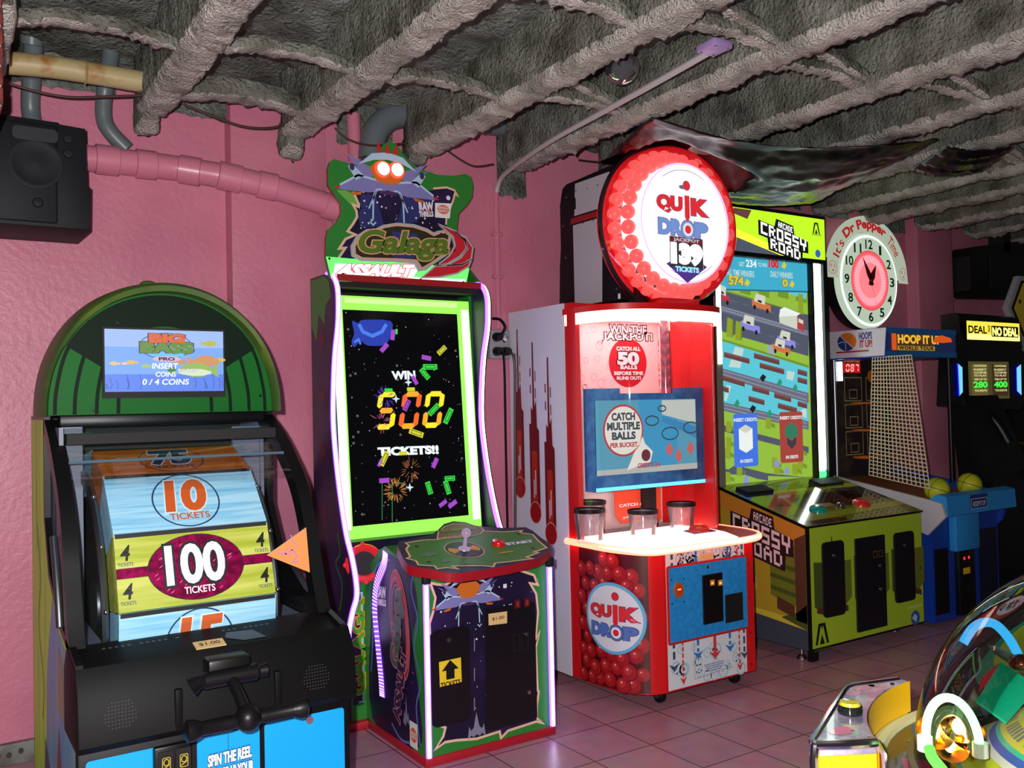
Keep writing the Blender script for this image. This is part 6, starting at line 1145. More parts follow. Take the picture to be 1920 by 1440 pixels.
# ================================================================== basketball machine
def hoops_machine():
    X0, X1 = 6.0, 6.92; T = thing('basketball_machine', (6.45, 4.2, 0), 'blue basketball shooting machine with a white mesh side net', 'arcade machine')
    BLU = mat('royal_blue_panel', (18, 58, 158), .4); SKY = mat('sky_blue_shelf', (40, 140, 214), .4); WS = mat('white_side_sign', (206, 196, 210), .4); GW = mat('grey_white_rail', (190, 182, 190), .4); ORNG = mat('hoop_orange', (210, 110, 30), .45); NAVY = mat('hoop_navy', (30, 50, 120), .45)
    mb = MB(); mb.box(X0, X1, 4.10, 4.72, 1.945, 2.165, BLU, .004); F = side(X0); mb.slab(F, [(-4.70, 1.955), (-4.11, 1.955), (-4.09, 2.16), (-4.70, 2.165)], .004, WS, WS); F = side(X0-.004)
    u, v = F.hit(1588, 641); mb.flat(F, arc(u, v, .085, .07, n=30), ORNG, 1); mb.flat(F, arc(u, v, .085, .07, 130, 310, 20), NAVY, 2); mb.stroke(F, [(u-.06, v+.05), (u+.055, v-.05)], .006, WS, 3); mb.stroke(F, smooth([(u-.08, v-.01), (u-.02, v+.0), (u-.01, v-.06)], 4), .005, WS, 3)
    mb.rect(F, u-.10, v-.085, u+.19, v-.072, mat('red_underline', (170, 30, 44), .45), 1); mb.text(F, 'HOOPS', u+.11, v+.01, u+.22, v+.06, NAVY, 1, bold=.05); mb.text(F, 'IT UP!', u+.115, v-.05, u+.22, v+.0, mat('red_underline', (170, 30, 44), .45), 1, bold=.05)
    F = front(4.098); a = F.hit(1664, 665); b = F.hit(1790, 620)
    mb.rect(F, X0+.02, 1.97, X1-.02, 2.14, mat('deep_blue_lit', (20, 40, 90), emit=.5), 1); mb.rect(F, X0+.0, 2.125, X1, 2.165, mat('sky_edge', (30, 110, 180), .4), 2); mb.rect(F, X0, 1.945, X1, 1.985, mat('sky_edge', (30, 110, 180), .4), 2)
    AM = mat('amber_lit', (250, 190, 60), emit=.9); mb.rect(F, X0+.07, 1.995, X0+.13, 2.12, mat('orange_lit', (230, 90, 20), emit=.8), 3); mb.rect(F, X0+.13, 1.995, X0+.60, 2.12, mat('brown_lit', (90, 60, 20), emit=.5), 3)
    mb.text(F, 'HOOP IT UP', X0+.15, 2.05, X0+.70, 2.11, AM, 4, bold=.05); mb.rect(F, X0+.14, 1.995, X0+.62, 2.03, mat('amber_dim', (200, 160, 60), emit=.6), 4); mb.text(F, 'WORLD TOUR', X0+.16, 2.0, X0+.60, 2.026, mat('brown_ink', (60, 40, 10), emit=.2), 5, bold=.05, sp=1.2)
    mb.flat(F, [(X0+.60, 2.06), (X0+.62, 2.10), (X0+.72, 2.12), (X0+.84, 2.10), (X0+.86, 2.07), (X0+.74, 2.06)], mat('orange_lit', (230, 90, 20), emit=.8), 5); mb.build('header', T)
    # back board
    mb = MB(); mb.box(X0+.02, X1, 4.70, 4.78, .9, 1.95, mat('dark_board', (40, 32, 30), .5, mix=((70, 56, 46), 9, .45, .7))); F = front(4.698); OUT = mat('pale_outline', (170, 150, 110), .5)
    for i, z in enumerate((1.62, 1.40, 1.18)):
        for x in (6.42, 6.70): mb.stroke(F, [(x-.11, z), (x+.11, z), (x+.11, z+.19), (x-.11, z+.19)], .009, OUT, 1, True); mb.stroke(F, [(x-.05, z+.02), (x+.05, z+.02), (x+.05, z+.09), (x-.05, z+.09)], .008, OUT, 1, True)
    mb.rect(F, 6.30, 1.85, 6.52, 1.93, mat('score_red', (200, 16, 24), emit=.9), 2); 
    for i, ch in enumerate('087'): segchar(mb, F, ch, 6.33+.06*i, 1.86, .045, .06, .010, mat('score_pink', (255, 190, 180), emit=1.2), 3)
    mb.text(F, 'SCORE', 6.31, 1.94, 6.51, 1.965, mat('amber_dim', (200, 160, 60), emit=.6), 3, bold=.06); mb.flat(F, arc(6.66, 1.82, .05, .05, n=16), ORNG, 2); mb.flat(F, arc(6.80, 1.82, .05, .05, n=16), ORNG, 2)
    mb.build('back_board', T)
    for z in (1.60, 1.38, 1.16):
        for x in (6.42, 6.70): h = MB(); h.tube([(x+.085*cos(t), 4.61+.085*sin(t), z) for t in [2*pi*i/24 for i in range(24)]], .008, ORNG, 8, closed=True); h.build('hoop_ring', T)
    mb = MB(); mb.tube([(X0+.03, 4.58, .95), (X0+.03, 4.58, 1.945)], .018, STEEL, 12); mb.build('frame_post', T); mb = MB(); mb.tube([(X1-.03, 4.15, .95), (X1-.03, 4.15, 1.945)], .018, BLACK, 12); mb.build('frame_post', T)
    lb = MB(); lb.tube([(X0+.06, 4.55, 1.78), (X0+.06, 4.55, 1.93)], .02, mat('white_tube_lamp', (240, 245, 255), emit=4), 12); lb.build('tube_lamp', T)
    # net on the near side
    n = MB(); NET = mat('net_cord', (206, 190, 160), .6); q = [Vector((X0+.01, 4.28, 1.06)), Vector((X0+.01, 3.79, .985)), Vector((X0+.01, 3.90, 1.945)), Vector((X0+.01, 4.22, 1.945))]
    at_ = lambda a, b: q[0].lerp(q[1], a).lerp(q[3].lerp(q[2], a), b)
    for i in range(15): n.tube([at_(i/14, k/6) for k in range(7)], .0042, NET, 5)
    for j in range(33): n.tube([at_(k/4, j/32) for k in range(5)], .0042, NET, 5)
    n.build('side_net', T)
    # rails, ramp and shelf
    for xa, GM, yf in ((X0-.02, GW, 3.66), (X1-.028, BLU, 3.74)): MB().prism([(yf, .80), (3.76, .70), (3.80, .66), (4.70, .94), (4.70, 1.06), (3.78, .91), (yf+.03, .89)], 'x', xa, xa+.025, GM).build('side_rail', T)
    MB().prism([(3.8, .86), (4.7, 1.0), (4.7, .96), (3.8, .82)], 'x', X0+.01, X1-.01, mat('ramp_orange', (150, 90, 44), .5)).build('ball_ramp', T)
    mb = MB(); mb.prism([(3.66, .80), (3.67, .935), (3.74, .95), (3.80, .91), (4.0, .87), (4.0, .80), (3.8, .76)], 'x', X0+.012, X1-.01, SKY); F = front(3.664); mb.rect(F, 6.30, .815, 6.52, .93, NAVY, 2); mb.stroke(F, [(6.31, .825), (6.51, .825), (6.51, .90), (6.31, .90)], .005, WS, 3, True); mb.text(F, 'HOOP IT UP', 6.33, .845, 6.49, .88, WS, 3, bold=.03); mb.build('ball_shelf', T)
    mb = MB(); mb.box(X0+.03, X1-.03, 3.80, 4.72, .03, .82, BLU); F = front(3.798); mb.box(6.24, 6.54, 3.74, 3.80, .52, .80, SKY, .008); mb.rect(F, X0+.05, .08, X0+.22, .55, BLACK, 1); mb.rect(F, 6.62, .08, X1-.05, .64, mat('dark_blue_panel', (14, 20, 50), .4), 1); mb.build('lower_cabinet', T)
    d = MB(); d.box(6.30, 6.50, 3.76, 3.80, .05, .52, BLACK, .004); F = front(3.759)
    for x in (6.36, 6.42): d.flat(F, arc(x, .46, .012, .012, n=10), mat('red_pilot', (255, 30, 50), emit=2), 1)
    d.rect(F, 6.34, .345, 6.43, .39, mat('amber_label', (230, 180, 50), .45), 1); d.build('coin_door', T)
    for i, p in enumerate(((1757, 912), (1818, 903))):
        c = onY(p[0], p[1]+6, 3.86); b = MB(); YB = mat('yellow_green_ball', (196, 190, 30), .45, mix=((150, 176, 24), 7, .45, .6)); b.ball(c, .088, YB, 28, 18); S_ = mat('ball_seam', (70, 74, 20), .6)
        for ax in ((1, .2, .1), (.1, 1, .4), (.3, -.2, 1)):
            A = Vector(ax).normalized(); X = A.orthogonal().normalized(); Y = A.cross(X); b.tube([c+(X*cos(t)+Y*sin(t))*.0885 for t in [2*pi*k/32 for k in range(32)]], .0026, S_, 5, closed=True)
        o = b.build('basketball'); tag(o, ('yellow basketball at the near corner of the blue shelf, beside the mesh net', 'yellow basketball in the middle of the blue shelf')[i], 'ball', 'basketballs on the blue shelf')
hoops_machine()
# ================================================================== suitcase game cabinet far right
def case_game():
    T = thing('game_show_cabinet', (7.6, 4.3, 0), 'black game cabinet with a yellow lit sign and two blue light strips', 'arcade machine')
    F = front(4.2); mb = MB(); q = F.P([(1806, 601), (1905, 608), (1903, 641), (1806, 636)]); x0, x1, z0, z1 = q[0][0], q[1][0], (q[2][1]+q[3][1])/2, (q[0][1]+q[1][1])/2
    mb.prism([(4.18, z0-.06), (4.205, z1+.05), (4.26, z1+.07), (4.36, z1+.06), (4.36, z0-.06)], 'x', x0-.06, x1+.05, BLACK); mb.build('sign_box', T)
    F = front(4.176); E_ = lambda n_, rgb, k=1.0: mat('show_'+n_, rgb, emit=k); s = MB(); s.slab(F, [(x0, z0), (x1, z0), (x1, z1), (x0, z1)], .004, E_('yellow', (240, 220, 70), 1.2), BLACK); F = front(4.172); w, h = x1-x0, z1-z0
    s.rect(F, x0, z0, x1, z0+.3*h, E_('yellow_bright', (255, 250, 130), 1.6), 1); K = mat('show_black', (16, 12, 4), .5); s.text(F, 'DEAL', x0+.03*w, z0+.36*h, x0+.36*w, z0+.74*h, K, 2, bold=.03); s.text(F, 'OR', x0+.385*w, z0+.45*h, x0+.425*w, z0+.8*h, K, 2, bold=.04, rot=0); s.rect(F, x0+.45*w, z0+.2*h, x0+.97*w, z0+.80*h, K, 2); s.text(F, 'NO DEAL', x0+.47*w, z0+.28*h, x0+.95*w, z0+.70*h, E_('yellow_bright', (255, 250, 130), 1.6), 3, bold=.05); s.build('lit_sign', T)
    F = front(4.16); q = F.P([(1797, 662), (1913, 668), (1910, 765), (1790, 760)]); mb = MB(); mb.slab(F, [(q[3][0]-.06, q[3][1]), (q[2][0]+.02, q[2][1]-.02), (q[2][0]+.12, q[2][1]+.06), (q[1][0]+.09, q[1][1]+.02), (q[1][0]-.05, z0-.02), (q[0][0]+.05, z0-.02), (q[0][0]-.08, q[0][1])], .12, BLACK, BLACK, -.12); mb.build('monitor_case', T)
    F = front(4.157); s = MB(); q = F.P([(1814, 676), (1890, 680), (1888, 746), (1816, 750)]); a0, a1, b0, b1 = q[0][0], q[1][0], (q[2][1]+q[3][1])/2, (q[0][1]+q[1][1])/2
    s.slab(F, [(a0, b0), (a1, b0), (a1, b1), (a0, b1)], .004, E_('olive', (92, 84, 40), .6), BLACK); F = front(4.153); w, h = a1-a0, b1-b0
    for k in (0, 1):
        u = a0+.07*w+.50*k*w; s.rect(F, u, b0+.08*h, u+.40*w, b0+.93*h, E_('brown%d' % k, ((130, 116, 56), (80, 58, 24))[k], .5), 1); s.rect(F, u+.05*w, b0+.30*h, u+.38*w, b0+.47*h, E_('dark_green', (20, 80, 16), .5), 2); s.text(F, ('280', '400')[k], u+.05*w, b0+.31*h, u+.37*w, b0+.46*h, E_('green', (70, 240, 70), 1.1), 3, bold=.05)
        for tx, yy in (('CONTINUE', .86), ('INSERT', .76), ('COINS', .68), ('TO PLAY', .60), ('WIN UP TO', .50), ('TICKETS', .20)): s.text(F, tx, u+.06*w, b0+(yy-.0)*h, u+.36*w, b0+(yy+.05)*h, E_('cream', (226, 216, 150), .8), 3, bold=.05)
    s.build('screen', T)
    F = front(4.15); lb = MB(); CB = mat('cyan_strip', (110, 196, 255), emit=1.3); BB = mat('blue_strip_edge', (20, 20, 230), emit=1.2)
    for q in ([(1794, 681), (1803, 689), (1804, 735), (1797, 743)], [(1913, 683), (1905, 690), (1906, 733), (1914, 741)]): lb.slab(F, F.P(q), .006, CB, BB); 
    lb.strokep(F, [(1793.5, 681), (1796.5, 743)], .02, BB, 10); lb.build('light_strip', T)
    mb = MB(); mb.prism([(4.27, 1.66), (4.16, 1.66), (3.93, 1.10), (3.90, .5), (3.90, 0), (4.2, 0), (4.2, .9)], 'x', 7.08, 7.6, BLACK); mb.build('stand', T)
    mb = MB(); mb.tube(smooth([(7.35, 4.2, 1.55), (7.42, 4.08, 1.42), (7.46, 4.0, 1.25)], 5), .05, BLACK, 14); mb.build('side_horn', T)
    mb = MB(); mb.prism([(3.75, 1.02), (3.72, 1.12), (3.80, 1.17), (4.12, 1.235), (4.12, 1.1)], 'x', 7.64, 8.25, BLACK); mb.prism([(3.79, 1.172), (4.10, 1.236), (4.10, 1.242), (3.79, 1.178)], 'x', 7.75, 8.2, mat('dark_gold_deck', (96, 78, 24), .4)); mb.build('console', T)
    mb = MB(); mb.box(7.62, 7.72, 3.9, 4.0, 0, 1.08, BLACK); mb.build('console_leg', T)
case_game()
t = thing('hexagon_sign_cabinet', (8.75, 4.3, 0), 'yellow hexagonal sign with silver rim at the right edge of the room', 'sign')
F = front(4.3); c = onY(1936, 580, 4.3); hx = [(c.x+.42*cos(a), c.z+.34*sin(a)) for a in [pi/3*i for i in range(6)]]; MB().slab(F, hx, .05, mat('silver_rim', (170, 170, 178), .35), mat('silver_rim', (170, 170, 178), .35), -.05).build('rim', t)
MB().slab(F, [(c.x+(p[0]-c.x)*.86, c.z+(p[1]-c.z)*.86) for p in hx], .008, BLACK).build('border', t); m_ = MB(); m_.slab(front(4.292), [(c.x+(p[0]-c.x)*.78, c.z+(p[1]-c.z)*.78) for p in hx], .006, mat('sign_yellow', (226, 196, 44), .4)); m_.flat(front(4.286), arc(c.x-.24, c.z+.06, .02, .02, n=10), INK, 1); m_.build('face', t)
MB().box(c.x-.28, c.x+.3, 4.32, 4.6, c.z-.55, c.z-.2, mat('pale_green_box', (150, 180, 160), .4)).build('bracket', t); MB().lathe([(0, -.03), (.16, -.03), (.18, 0), (.16, .03), (0, .03)], mat('sign_yellow', (226, 196, 44), .4), (c.x-.12, 4.36, c.z-.56), (0, -1, 0), 28).build('yellow_knob', t)
MB().box(c.x-.05, c.x+.8, 4.35, 4.75, 0, c.z-.5, BLACK).build('cabinet', t)
# ================================================================== wall clock
def wall_clock():
    C = Vector((6.69, 4.72, 2.625)); T = thing('wall_clock', C, 'round neon clock with a red centre and an arched name collar', 'clock'); IV = mat('ivory_clock', (214, 226, 206), .35, emit=0); F = front(4.72, C.x, C.z)
    IVG = mat('ivory_clock_lit', (206, 224, 200), emit=.75); GREEN = mat('clock_green', (20, 92, 60), .45); RDC = mat('clock_red_print', (196, 30, 34), .45, emit=.7)
    mb = MB(); mb.lathe([(0, -.13), (.40, -.13), (.405, -.02), (.37, .0)], mat('clock_black_case', (14, 16, 15), .4), C, (0, -1, 0), 64); mb.build('case', T)
    mb = MB(); mb.lathe([(.405, -.03), (.405, -.01), (.39, .012), (.37, .02), (0, .02)], IVG, C, (0, -1, 0), 64); mb.lathe([(.385, .015), (.372, .024), (.36, .019)], mat('clock_rim_glow', (226, 250, 230), emit=1.3), C, (0, -1, 0), 64, 180 if False else 0); Ff = front(4.70, C.x, C.z)
    for i in range(1, 13):
        a = radians(90-30*i); r = .305; u, v = r*cos(a), r*sin(a); w = .028 if i < 10 else .046; 
        mb.text(Ff, str(i), u-(w if i != 1 else .012), v-.037, u+(w if i != 1 else .010), v+.037, GREEN, 2, bold=.025)
    mb.build('dial', T)
    R_ = mat('clock_red_glow', (255, 88, 96), emit=1.15); RP_ = mat('clock_pink_glow', (255, 150, 160), emit=1.3); mb = MB(); mb.flat(Ff, arc(0, 0, .245, .245, n=60), R_, 3); mb.flat(Ff, [(r*cos(a), r*sin(a)) for k in range(120) for a, r in [(2*pi*k/120, .224 if k % 2 else .205)]], RP_, 5); mb.flat(Ff, arc(0, 0, .15, .15, n=48), mat('clock_rose_glow', (255, 124, 132), emit=1.15), 6); mb.stroke(Ff, arc(0, 0, .248, .248, n=60), .008, mat('clock_red_rim', (220, 50, 60), emit=1), 4, True); mb.build('red_centre', T)
    for a, l, w, nm in ((28, .15, .032, 'hour_hand'), (-29, .215, .026, 'minute_hand')):
        A = radians(90-a); d = Vector((cos(A), sin(A))); n = Vector((-d.y, d.x)); h = MB(); Fh = front(4.688, C.x, C.z); h.slab(Fh, [tuple(-d*.045+n*w*.5), tuple(-d*.045-n*w*.5), tuple(d*l*.3-n*w), tuple(d*l), tuple(d*l*.3+n*w)], .003, mat('clock_hand', (120, 14, 24), .35)); h.build(nm, T)
    h = MB(); Fh = front(4.684, C.x, C.z); h.stroke(Fh, [(-.03, .07), (.055, -.20)], .003, mat('clock_hand_dark', (90, 20, 30), .35), 1); h.lathe([(.018, 0), (.014, .008), (0, .01)], mat('clock_hand', (120, 14, 24), .35), Fh.at(0, 0), (0, -1, 0), 16); h.build('second_hand', T)
    # collar
    mb = MB(); Fc = front(4.735, C.x, C.z); n = 48; outer = [(.54*cos(pi*i/n), .03+.515*sin(pi*i/n)) for i in range(n+1)]; inner = [(.408*cos(pi*i/n), .03+.378*sin(pi*i/n)) for i in range(n+1)][::-1]
    IVC = mat('ivory_collar_lit', (210, 224, 200), emit=.6); vs = outer+inner[::-1]; N = n+1
    mb.add([Fc.at(*p, .03) for p in vs], [(i, i+1, N+i+1, N+i) for i in range(n)], IVC); mb.add([Fc.at(*p, 0) for p in vs], [(i+1, i, N+i, N+i+1) for i in range(n)], IVC)
    for L_ in (outer, inner): k = len(L_); mb.add([Fc.at(*p, 0) for p in L_]+[Fc.at(*p, .03) for p in L_], [(i, i+1, k+i+1, k+i) for i in range(k-1)], IVC)
    for s in (-1, 1): mb.flat(Fc, [(s*.405, -.0), (s*.545, -.0), (s*.54, .035), (s*.405, .035)], IVC, 43)
    Fl = front(4.704, C.x, C.z)
    def bend(t, a0, a1, r, h, m, bold):
        mb.text(Fl, t, 0, 0, 1, 1, m, 1, bold=bold, fn=lambda p: ((r+h*(p[1]-.5))*cos(radians(a0+(a1-a0)*p[0])), .03+(r+h*(p[1]-.5))*.945*sin(radians(a0+(a1-a0)*p[0]))))
    bend('Dr Pepper', 132, 60, .462, .10, RDC, .045); bend("It's", 160, 139, .46, .085, RDC, .01); bend('Time', 52, 29, .46, .085, RDC, .01)
    for s, ch in ((-1, ('10', '2', '4')), (1, ('10', '2', '4'))):
        u, v = s*.476, .085; mb.stroke(Fl, arc(u, v, .052, .052, n=28), .004, RDC, 1, True); mb.text(Fl, '10', u-.036, v+.0, u-.012, v+.026, RDC, 1); mb.text(Fl, '2', u+.014, v+.0, u+.03, v+.026, RDC, 1); mb.text(Fl, '4', u-.008, v-.038, u+.012, v-.012, RDC, 1)
    mb.build('collar', T)
wall_clock()
# ================================================================== wall speakers
t = thing('wall_speaker', (.25, 4.6, 2.6), 'big black loudspeaker box under the grey pipes at the left', 'speaker'); SPK = mat('speaker_grey_black', (17, 20, 26), .6, spec=.25)
F = front(4.5); q = F.P([(0, 225), (162, 236), (172, 430), (0, 424)]); z1, z0, xr = .5*(q[0][1]+q[1][1]), .5*(q[2][1]+q[3][1]), q[1][0]
m_ = MB(); m_.prism([(-.25, z0), (xr-.10, z0+.005), (xr+.012, z0+.005), (xr+.016, z0+.20), (xr+.002, z0+.21), (xr-.004, z1), (xr-.11, z1+.005), (xr-.115, z1+.012), (-.25, z1+.02)], 'y', 4.5, 4.90, SPK, None, .006); m_.build('box', t)
m_ = MB(); m_.box(-.2, .12, 4.488, 4.50, z0+.03, z1-.02, SPK, .005); m_.box(.155, .525, 4.485, 4.50, z0+.02, z1-.01, SPK, .01); m_.build('front_panel', t)
F = front(4.484); u, v = F.hit(68, 306); m_ = MB(); m_.lathe([(.105, 0), (.11, .003), (.10, .005), (.09, .002), (.05, .001), (.02, .003), (0, .004)], SPK, F.at(u, v), F.n, 36); m_.build('cone', t)
u, v = F.hit(66, 252); m_ = MB(); m_.slab(F, rrect(u-.09, v-.03, u+.09, v+.03, .02), .006, mat('speaker_recess', (20, 22, 28), .5)); m_.build('badge_recess', t)
u, v = F.hit(71, 380); m_ = MB(); screw(m_, F, u, v, .018, STEEL); m_.lathe([(.022, 0), (.018, .006), (0, .008)], mat('speaker_grey_black', (17, 20, 26), .6, spec=.25), F.at(u, v, .003), F.n, 16); m_.build('knob', t)
Fk = front(4.499)
for p in ((128, 260), (128, 288)): u, v = Fk.hit(*p); m_ = MB(); m_.lathe([(.02, 0), (.018, .006), (.01, .008), (0, .006)], SPK, Fk.at(u, v), Fk.n, 18); m_.build('dimple', t)
t = thing('wall_speaker', (8.55, 4.6, 2.7), 'black loudspeaker hung high at the far right of the wall', 'speaker'); F = front(4.6); q = F.P([(1818, 480), (1830, 462), (1930, 450), (1930, 558), (1836, 556), (1820, 544)])
MB().slab(F, q, .22, mat('speaker_black', (9, 9, 10), .6), mat('speaker_black', (9, 9, 10), .6), -.22).build('box', t); MB().box(8.62, 8.74, 4.6, 4.75, 3.0, 3.2, MATTE).build('bracket', t); MB().slab(F, [(8.35, 2.62), (8.95, 2.64), (8.95, 2.98), (8.35, 2.94)], .012, mat('speaker_mesh', (14, 13, 13), .8)).build('grille', t)
# ================================================================== plastic sheets under the ceiling
FILM = mat('black_film', (8, 6, 11), .26, .0, spec=.65)
def sheet(name, A, B, Cc, D, sag, label, nx=60, ny=40, seed=1, fold=.03):
    """A-B near edge, D-C far edge; sags between its fixings with lengthwise folds"""
    vs = []; A, B, Cc, D = map(Vector, (A, B, Cc, D))
    for j in range(ny+1):
        for i in range(nx+1):
            a, b = i/nx, j/ny; p = A.lerp(B, a).lerp(D.lerp(Cc, a), b); s_ = 4*a*(1-a)
            w = sin(b*17+3*a+seed)+.6*sin(b*31+a*5)+.5*noise.noise(Vector((a*4, b*14, seed)))
            p.z -= sag*s_*(.55+.45*sin(pi*b))+fold*w*(.25+s_*.75)*.5+.01*noise.noise(Vector((a*22, b*22, seed)))
            dx = abs(p.x-3.64)
            if name == 'plastic_sheet' and seed == 1 and dx < .52:
                top = 2.655+sqrt(max(0, .495**2-min(dx, .49)**2))+.015; k = max(0, 1-max(0, abs(p.y-3.83)-.16)/.22); k = k*k*(3-2*k)
                if top > p.z: p.z += (top-p.z)*k
            vs.append(p)
    mb = MB(); mb.add(vs, [(j*(nx+1)+i, j*(nx+1)+i+1, (j+1)*(nx+1)+i+1, (j+1)*(nx+1)+i) for j in range(ny) for i in range(nx)], FILM)
    o = mb.build(name, ang=180); so = o.modifiers.new('thickness', 'SOLIDIFY'); so.thickness = .0015; return tag(o, label, 'plastic sheet')
sheet('plastic_sheet', (3.10, 3.40, 3.09), (4.80, 2.90, 3.085), (5.30, 4.15, 3.03), (3.33, 4.12, 3.04), .16, 'shiny black plastic sheet slung below the beams behind the round red sign')
sheet('plastic_sheet', (4.95, 2.95, 3.08), (5.30, 2.75, 3.08), (5.75, 3.2, 3.08), (5.2, 3.35, 3.07), .05, 'small crumpled black plastic sheet tucked under the beams at the right', 30, 20, 4, .02)

# ================================================================== bubble dome game (front right)
def bubble_game():
    C = Vector((2.37, .935, 0)); ZB, ZP = .745, .84
    T = thing('bubble_dome_machine', C, 'yellow game machine under a big clear dome, seen at the lower right', 'arcade machine')
    YP = mat('yellow_laminate', (232, 204, 26), .35); YB = mat('yellow_bowl', (240, 186, 20), .4); CRM = mat('cream_ledge', (206, 204, 150), .4); CHR = mat('chrome_edge', (200, 190, 200), .12, 1.0)
    cyl = lambda prof, m, seg=64, a0=0, a1=360: MB().lathe(prof, m, (C.x, C.y, 0), (0, 0, 1), seg, a0, a1)
    cyl([(.52, .0), (.55, .02), (.55, .10), (.62, .30), (.61, .62), (.61, .70), (.0, .70)], mat('blue_body', (24, 40, 120), .4), 48).build('base_cabinet', T)
    cyl([(.615, .70), (.632, .71), (.632, .75), (.62, .756), (.602, .752), (.596, .742)], CRM).build('ring_ledge', T)
    PF = mat('dark_playfield', (30, 40, 36), .12, coat=.6, mix=((70, 60, 60), 5, .45, .7)); mb = cyl([(0, .742), (.60, .742)], PF); FZ = Fr((0, 0, .742), (1, 0, 0), (0, 1, 0))
    for i, cc in enumerate(((40, 110, 60), (150, 40, 90), (170, 150, 40), (40, 60, 130), (120, 50, 40), (40, 120, 110), (150, 120, 40), (90, 40, 110))):
        a = radians(100+i*24); mb.flat(FZ, [(C.x+r*cos(a+d), C.y+r*sin(a+d)) for r, d in ((.46, 0), (.56, 0), (.56, .2), (.46, .2))], mat('field_print%d' % i, cc, .15, coat=.5), 1)
    mb.build('playfield', T)
    # console wing
    top = [(1.754, 1.416), (1.765, 1.432), (2.131, 1.619), (2.165, 1.634), (2.20, 1.636), (2.345, 1.594)]
    arcp = [(C.x+.636*cos(radians(a)), C.y+.636*sin(radians(a))) for a in range(92, 141, 3)]
    out = top+arcp; FP = Fr((0, 0, ZP), (1, 0, 0), (0, 1, 0))
    MAR = mat('marble_print', (120, 112, 140), .16, coat=.5, mix=((196, 190, 206), 11, .4, .66)); mb = MB(); mb.prism(out, 'z', ZP-.03, ZP, MAR, MAR)
    rg = random.Random(4); PKM = mat('pink_marble', (200, 110, 150), .16, coat=.5); BLM = mat('blue_marble', (110, 124, 170), .16, coat=.5); GRM = mat('green_marble', (130, 160, 150), .16, coat=.5)
    for px, s, m_ in (((1580, 1370), .05, PKM), ((1604, 1300), .04, PKM), ((1620, 1290), .05, PKM), ((1600, 1375), .04, GRM), ((1590, 1310), .03, BLM), ((1640, 1285), .03, GRM)):
        u, v = FP.hit(*px); mb.flat(FP, [(u+s*rg.uniform(.7, 1.2)*cos(a)*.8, v+s*rg.uniform(.6, 1)*sin(a)*.5) for a in [i*pi/4 for i in range(8)]], m_, 1)
    u, v = FP.hit(1580, 1372); mb.flat(FP, [(u-.03, v-.01), (u+.005, v-.025), (u+.035, v+.01), (u, v+.025)], mat('magenta_print', (206, 70, 130), .2, coat=.5), 3)
    mb.build('console_top', T)
    mb = MB(); mb.tube([(p[0], p[1], ZP-.004) for p in top], .010, CHR, 10); mb.tube([(p[0], p[1], ZP-.004) for p in (out[-1], ((out[-1][0]+out[0][0])/2-.003, (out[-1][1]+out[0][1])/2-.004), out[0])], .012, CHR, 10); mb.tube([(out[-1][0], out[-1][1], ZP-.004), (out[-1][0]+.012, out[-1][1]-.008, ZP-.03), (out[-1][0]+.018, out[-1][1]-.012, .55)], .011, CHR, 10); mb.tube([(out[0][0], out[0][1], ZP-.004), (out[0][0]-.008, out[0][1]-.002, ZP-.03), (out[0][0]-.008, out[0][1]-.002, .55)], .011, CHR, 10); mb.build('chrome_edging', T)
    mb = MB(); mb.prism(out, 'z', .10, ZP-.031, YP); 
    Fy = Fr((1.752, 1.412, 0), Vector((1.88-1.752, 1.338-1.412, 0)), (0, 0, 1)); mb.rect(Fy, .07, .60, .125, .735, mat('green_print_panel', (110, 150, 30), .4), 2); mb.build('console_body', T)
    mbv = MB(); vs = []
    for a in range(91, 142, 2):
        for z in (.752, ZP-.002): vs.append((C.x+.633*cos(radians(a)), C.y+.633*sin(radians(a)), z))
    n = len(vs)//2; mbv.add(vs, [(2*i, 2*i+2, 2*i+3, 2*i+1) for i in range(n-1)], YB); mbv.build('bowl_wall', T)
    u, v = FP.hit(1594, 1337); b = MB(); b.lathe([(.030, 0), (.031, .008), (.030, .020), (.024, .024)], mat('button_black', (24, 26, 24), .15, coat=.5), (u, v, ZP), (0, 0, 1), 28); b.lathe([(.027, .022), (.024, .030), (0, .032)], mat('amber_clear_button', (206, 190, 60), .15, coat=.5), (u, v, ZP), (0, 0, 1), 28); b.build('play_button', T)
    for px in ((1673, 1283), (1631, 1385)): u, v = FP.hit(*px); s = MB(); screw(s, FP, u, v, .006, BLACK); s.build('screw', T)
    # hub under the dome
    HB = cyl([(.44, .745), (.43, .765)], mat('teal_band', (60, 190, 150), .3)); HB.lathe([(.43, .765), (.375, .80)], mat('lime_band', (186, 206, 36), .3), C, (0, 0, 1), 64); HB.lathe([(.375, .80), (.36, .812)], mat('pale_band', (206, 214, 200), .3), C, (0, 0, 1), 64); HB.lathe([(.36, .812), (.345, .826)], mat('blue_band', (60, 96, 180), .3), C, (0, 0, 1), 64); HB.lathe([(.345, .826), (.335, .834)], mat('teal_band', (60, 190, 150), .3), C, (0, 0, 1), 64); HB.lathe([(.335, .834), (.285, .872)], mat('yellow_band', (206, 200, 60), .3), C, (0, 0, 1), 64); HB.lathe([(.285, .872), (.27, .880), (0, .885)], mat('teal_band_pale', (130, 210, 190), .3), C, (0, 0, 1), 64)
    class Cone:
        def at(s, a, b_, h=0): r = .333-(b_*.048); t = pi-.2-a/.31+.9; return Vector((C.x+(r+h)*cos(-a/.31+2.9), C.y+(r+h)*sin(-a/.31+2.9), .8355+b_*.0365+h))
    GRL = mat('grey_band_lettering', (120, 122, 130), .35)
    cn = Cone()
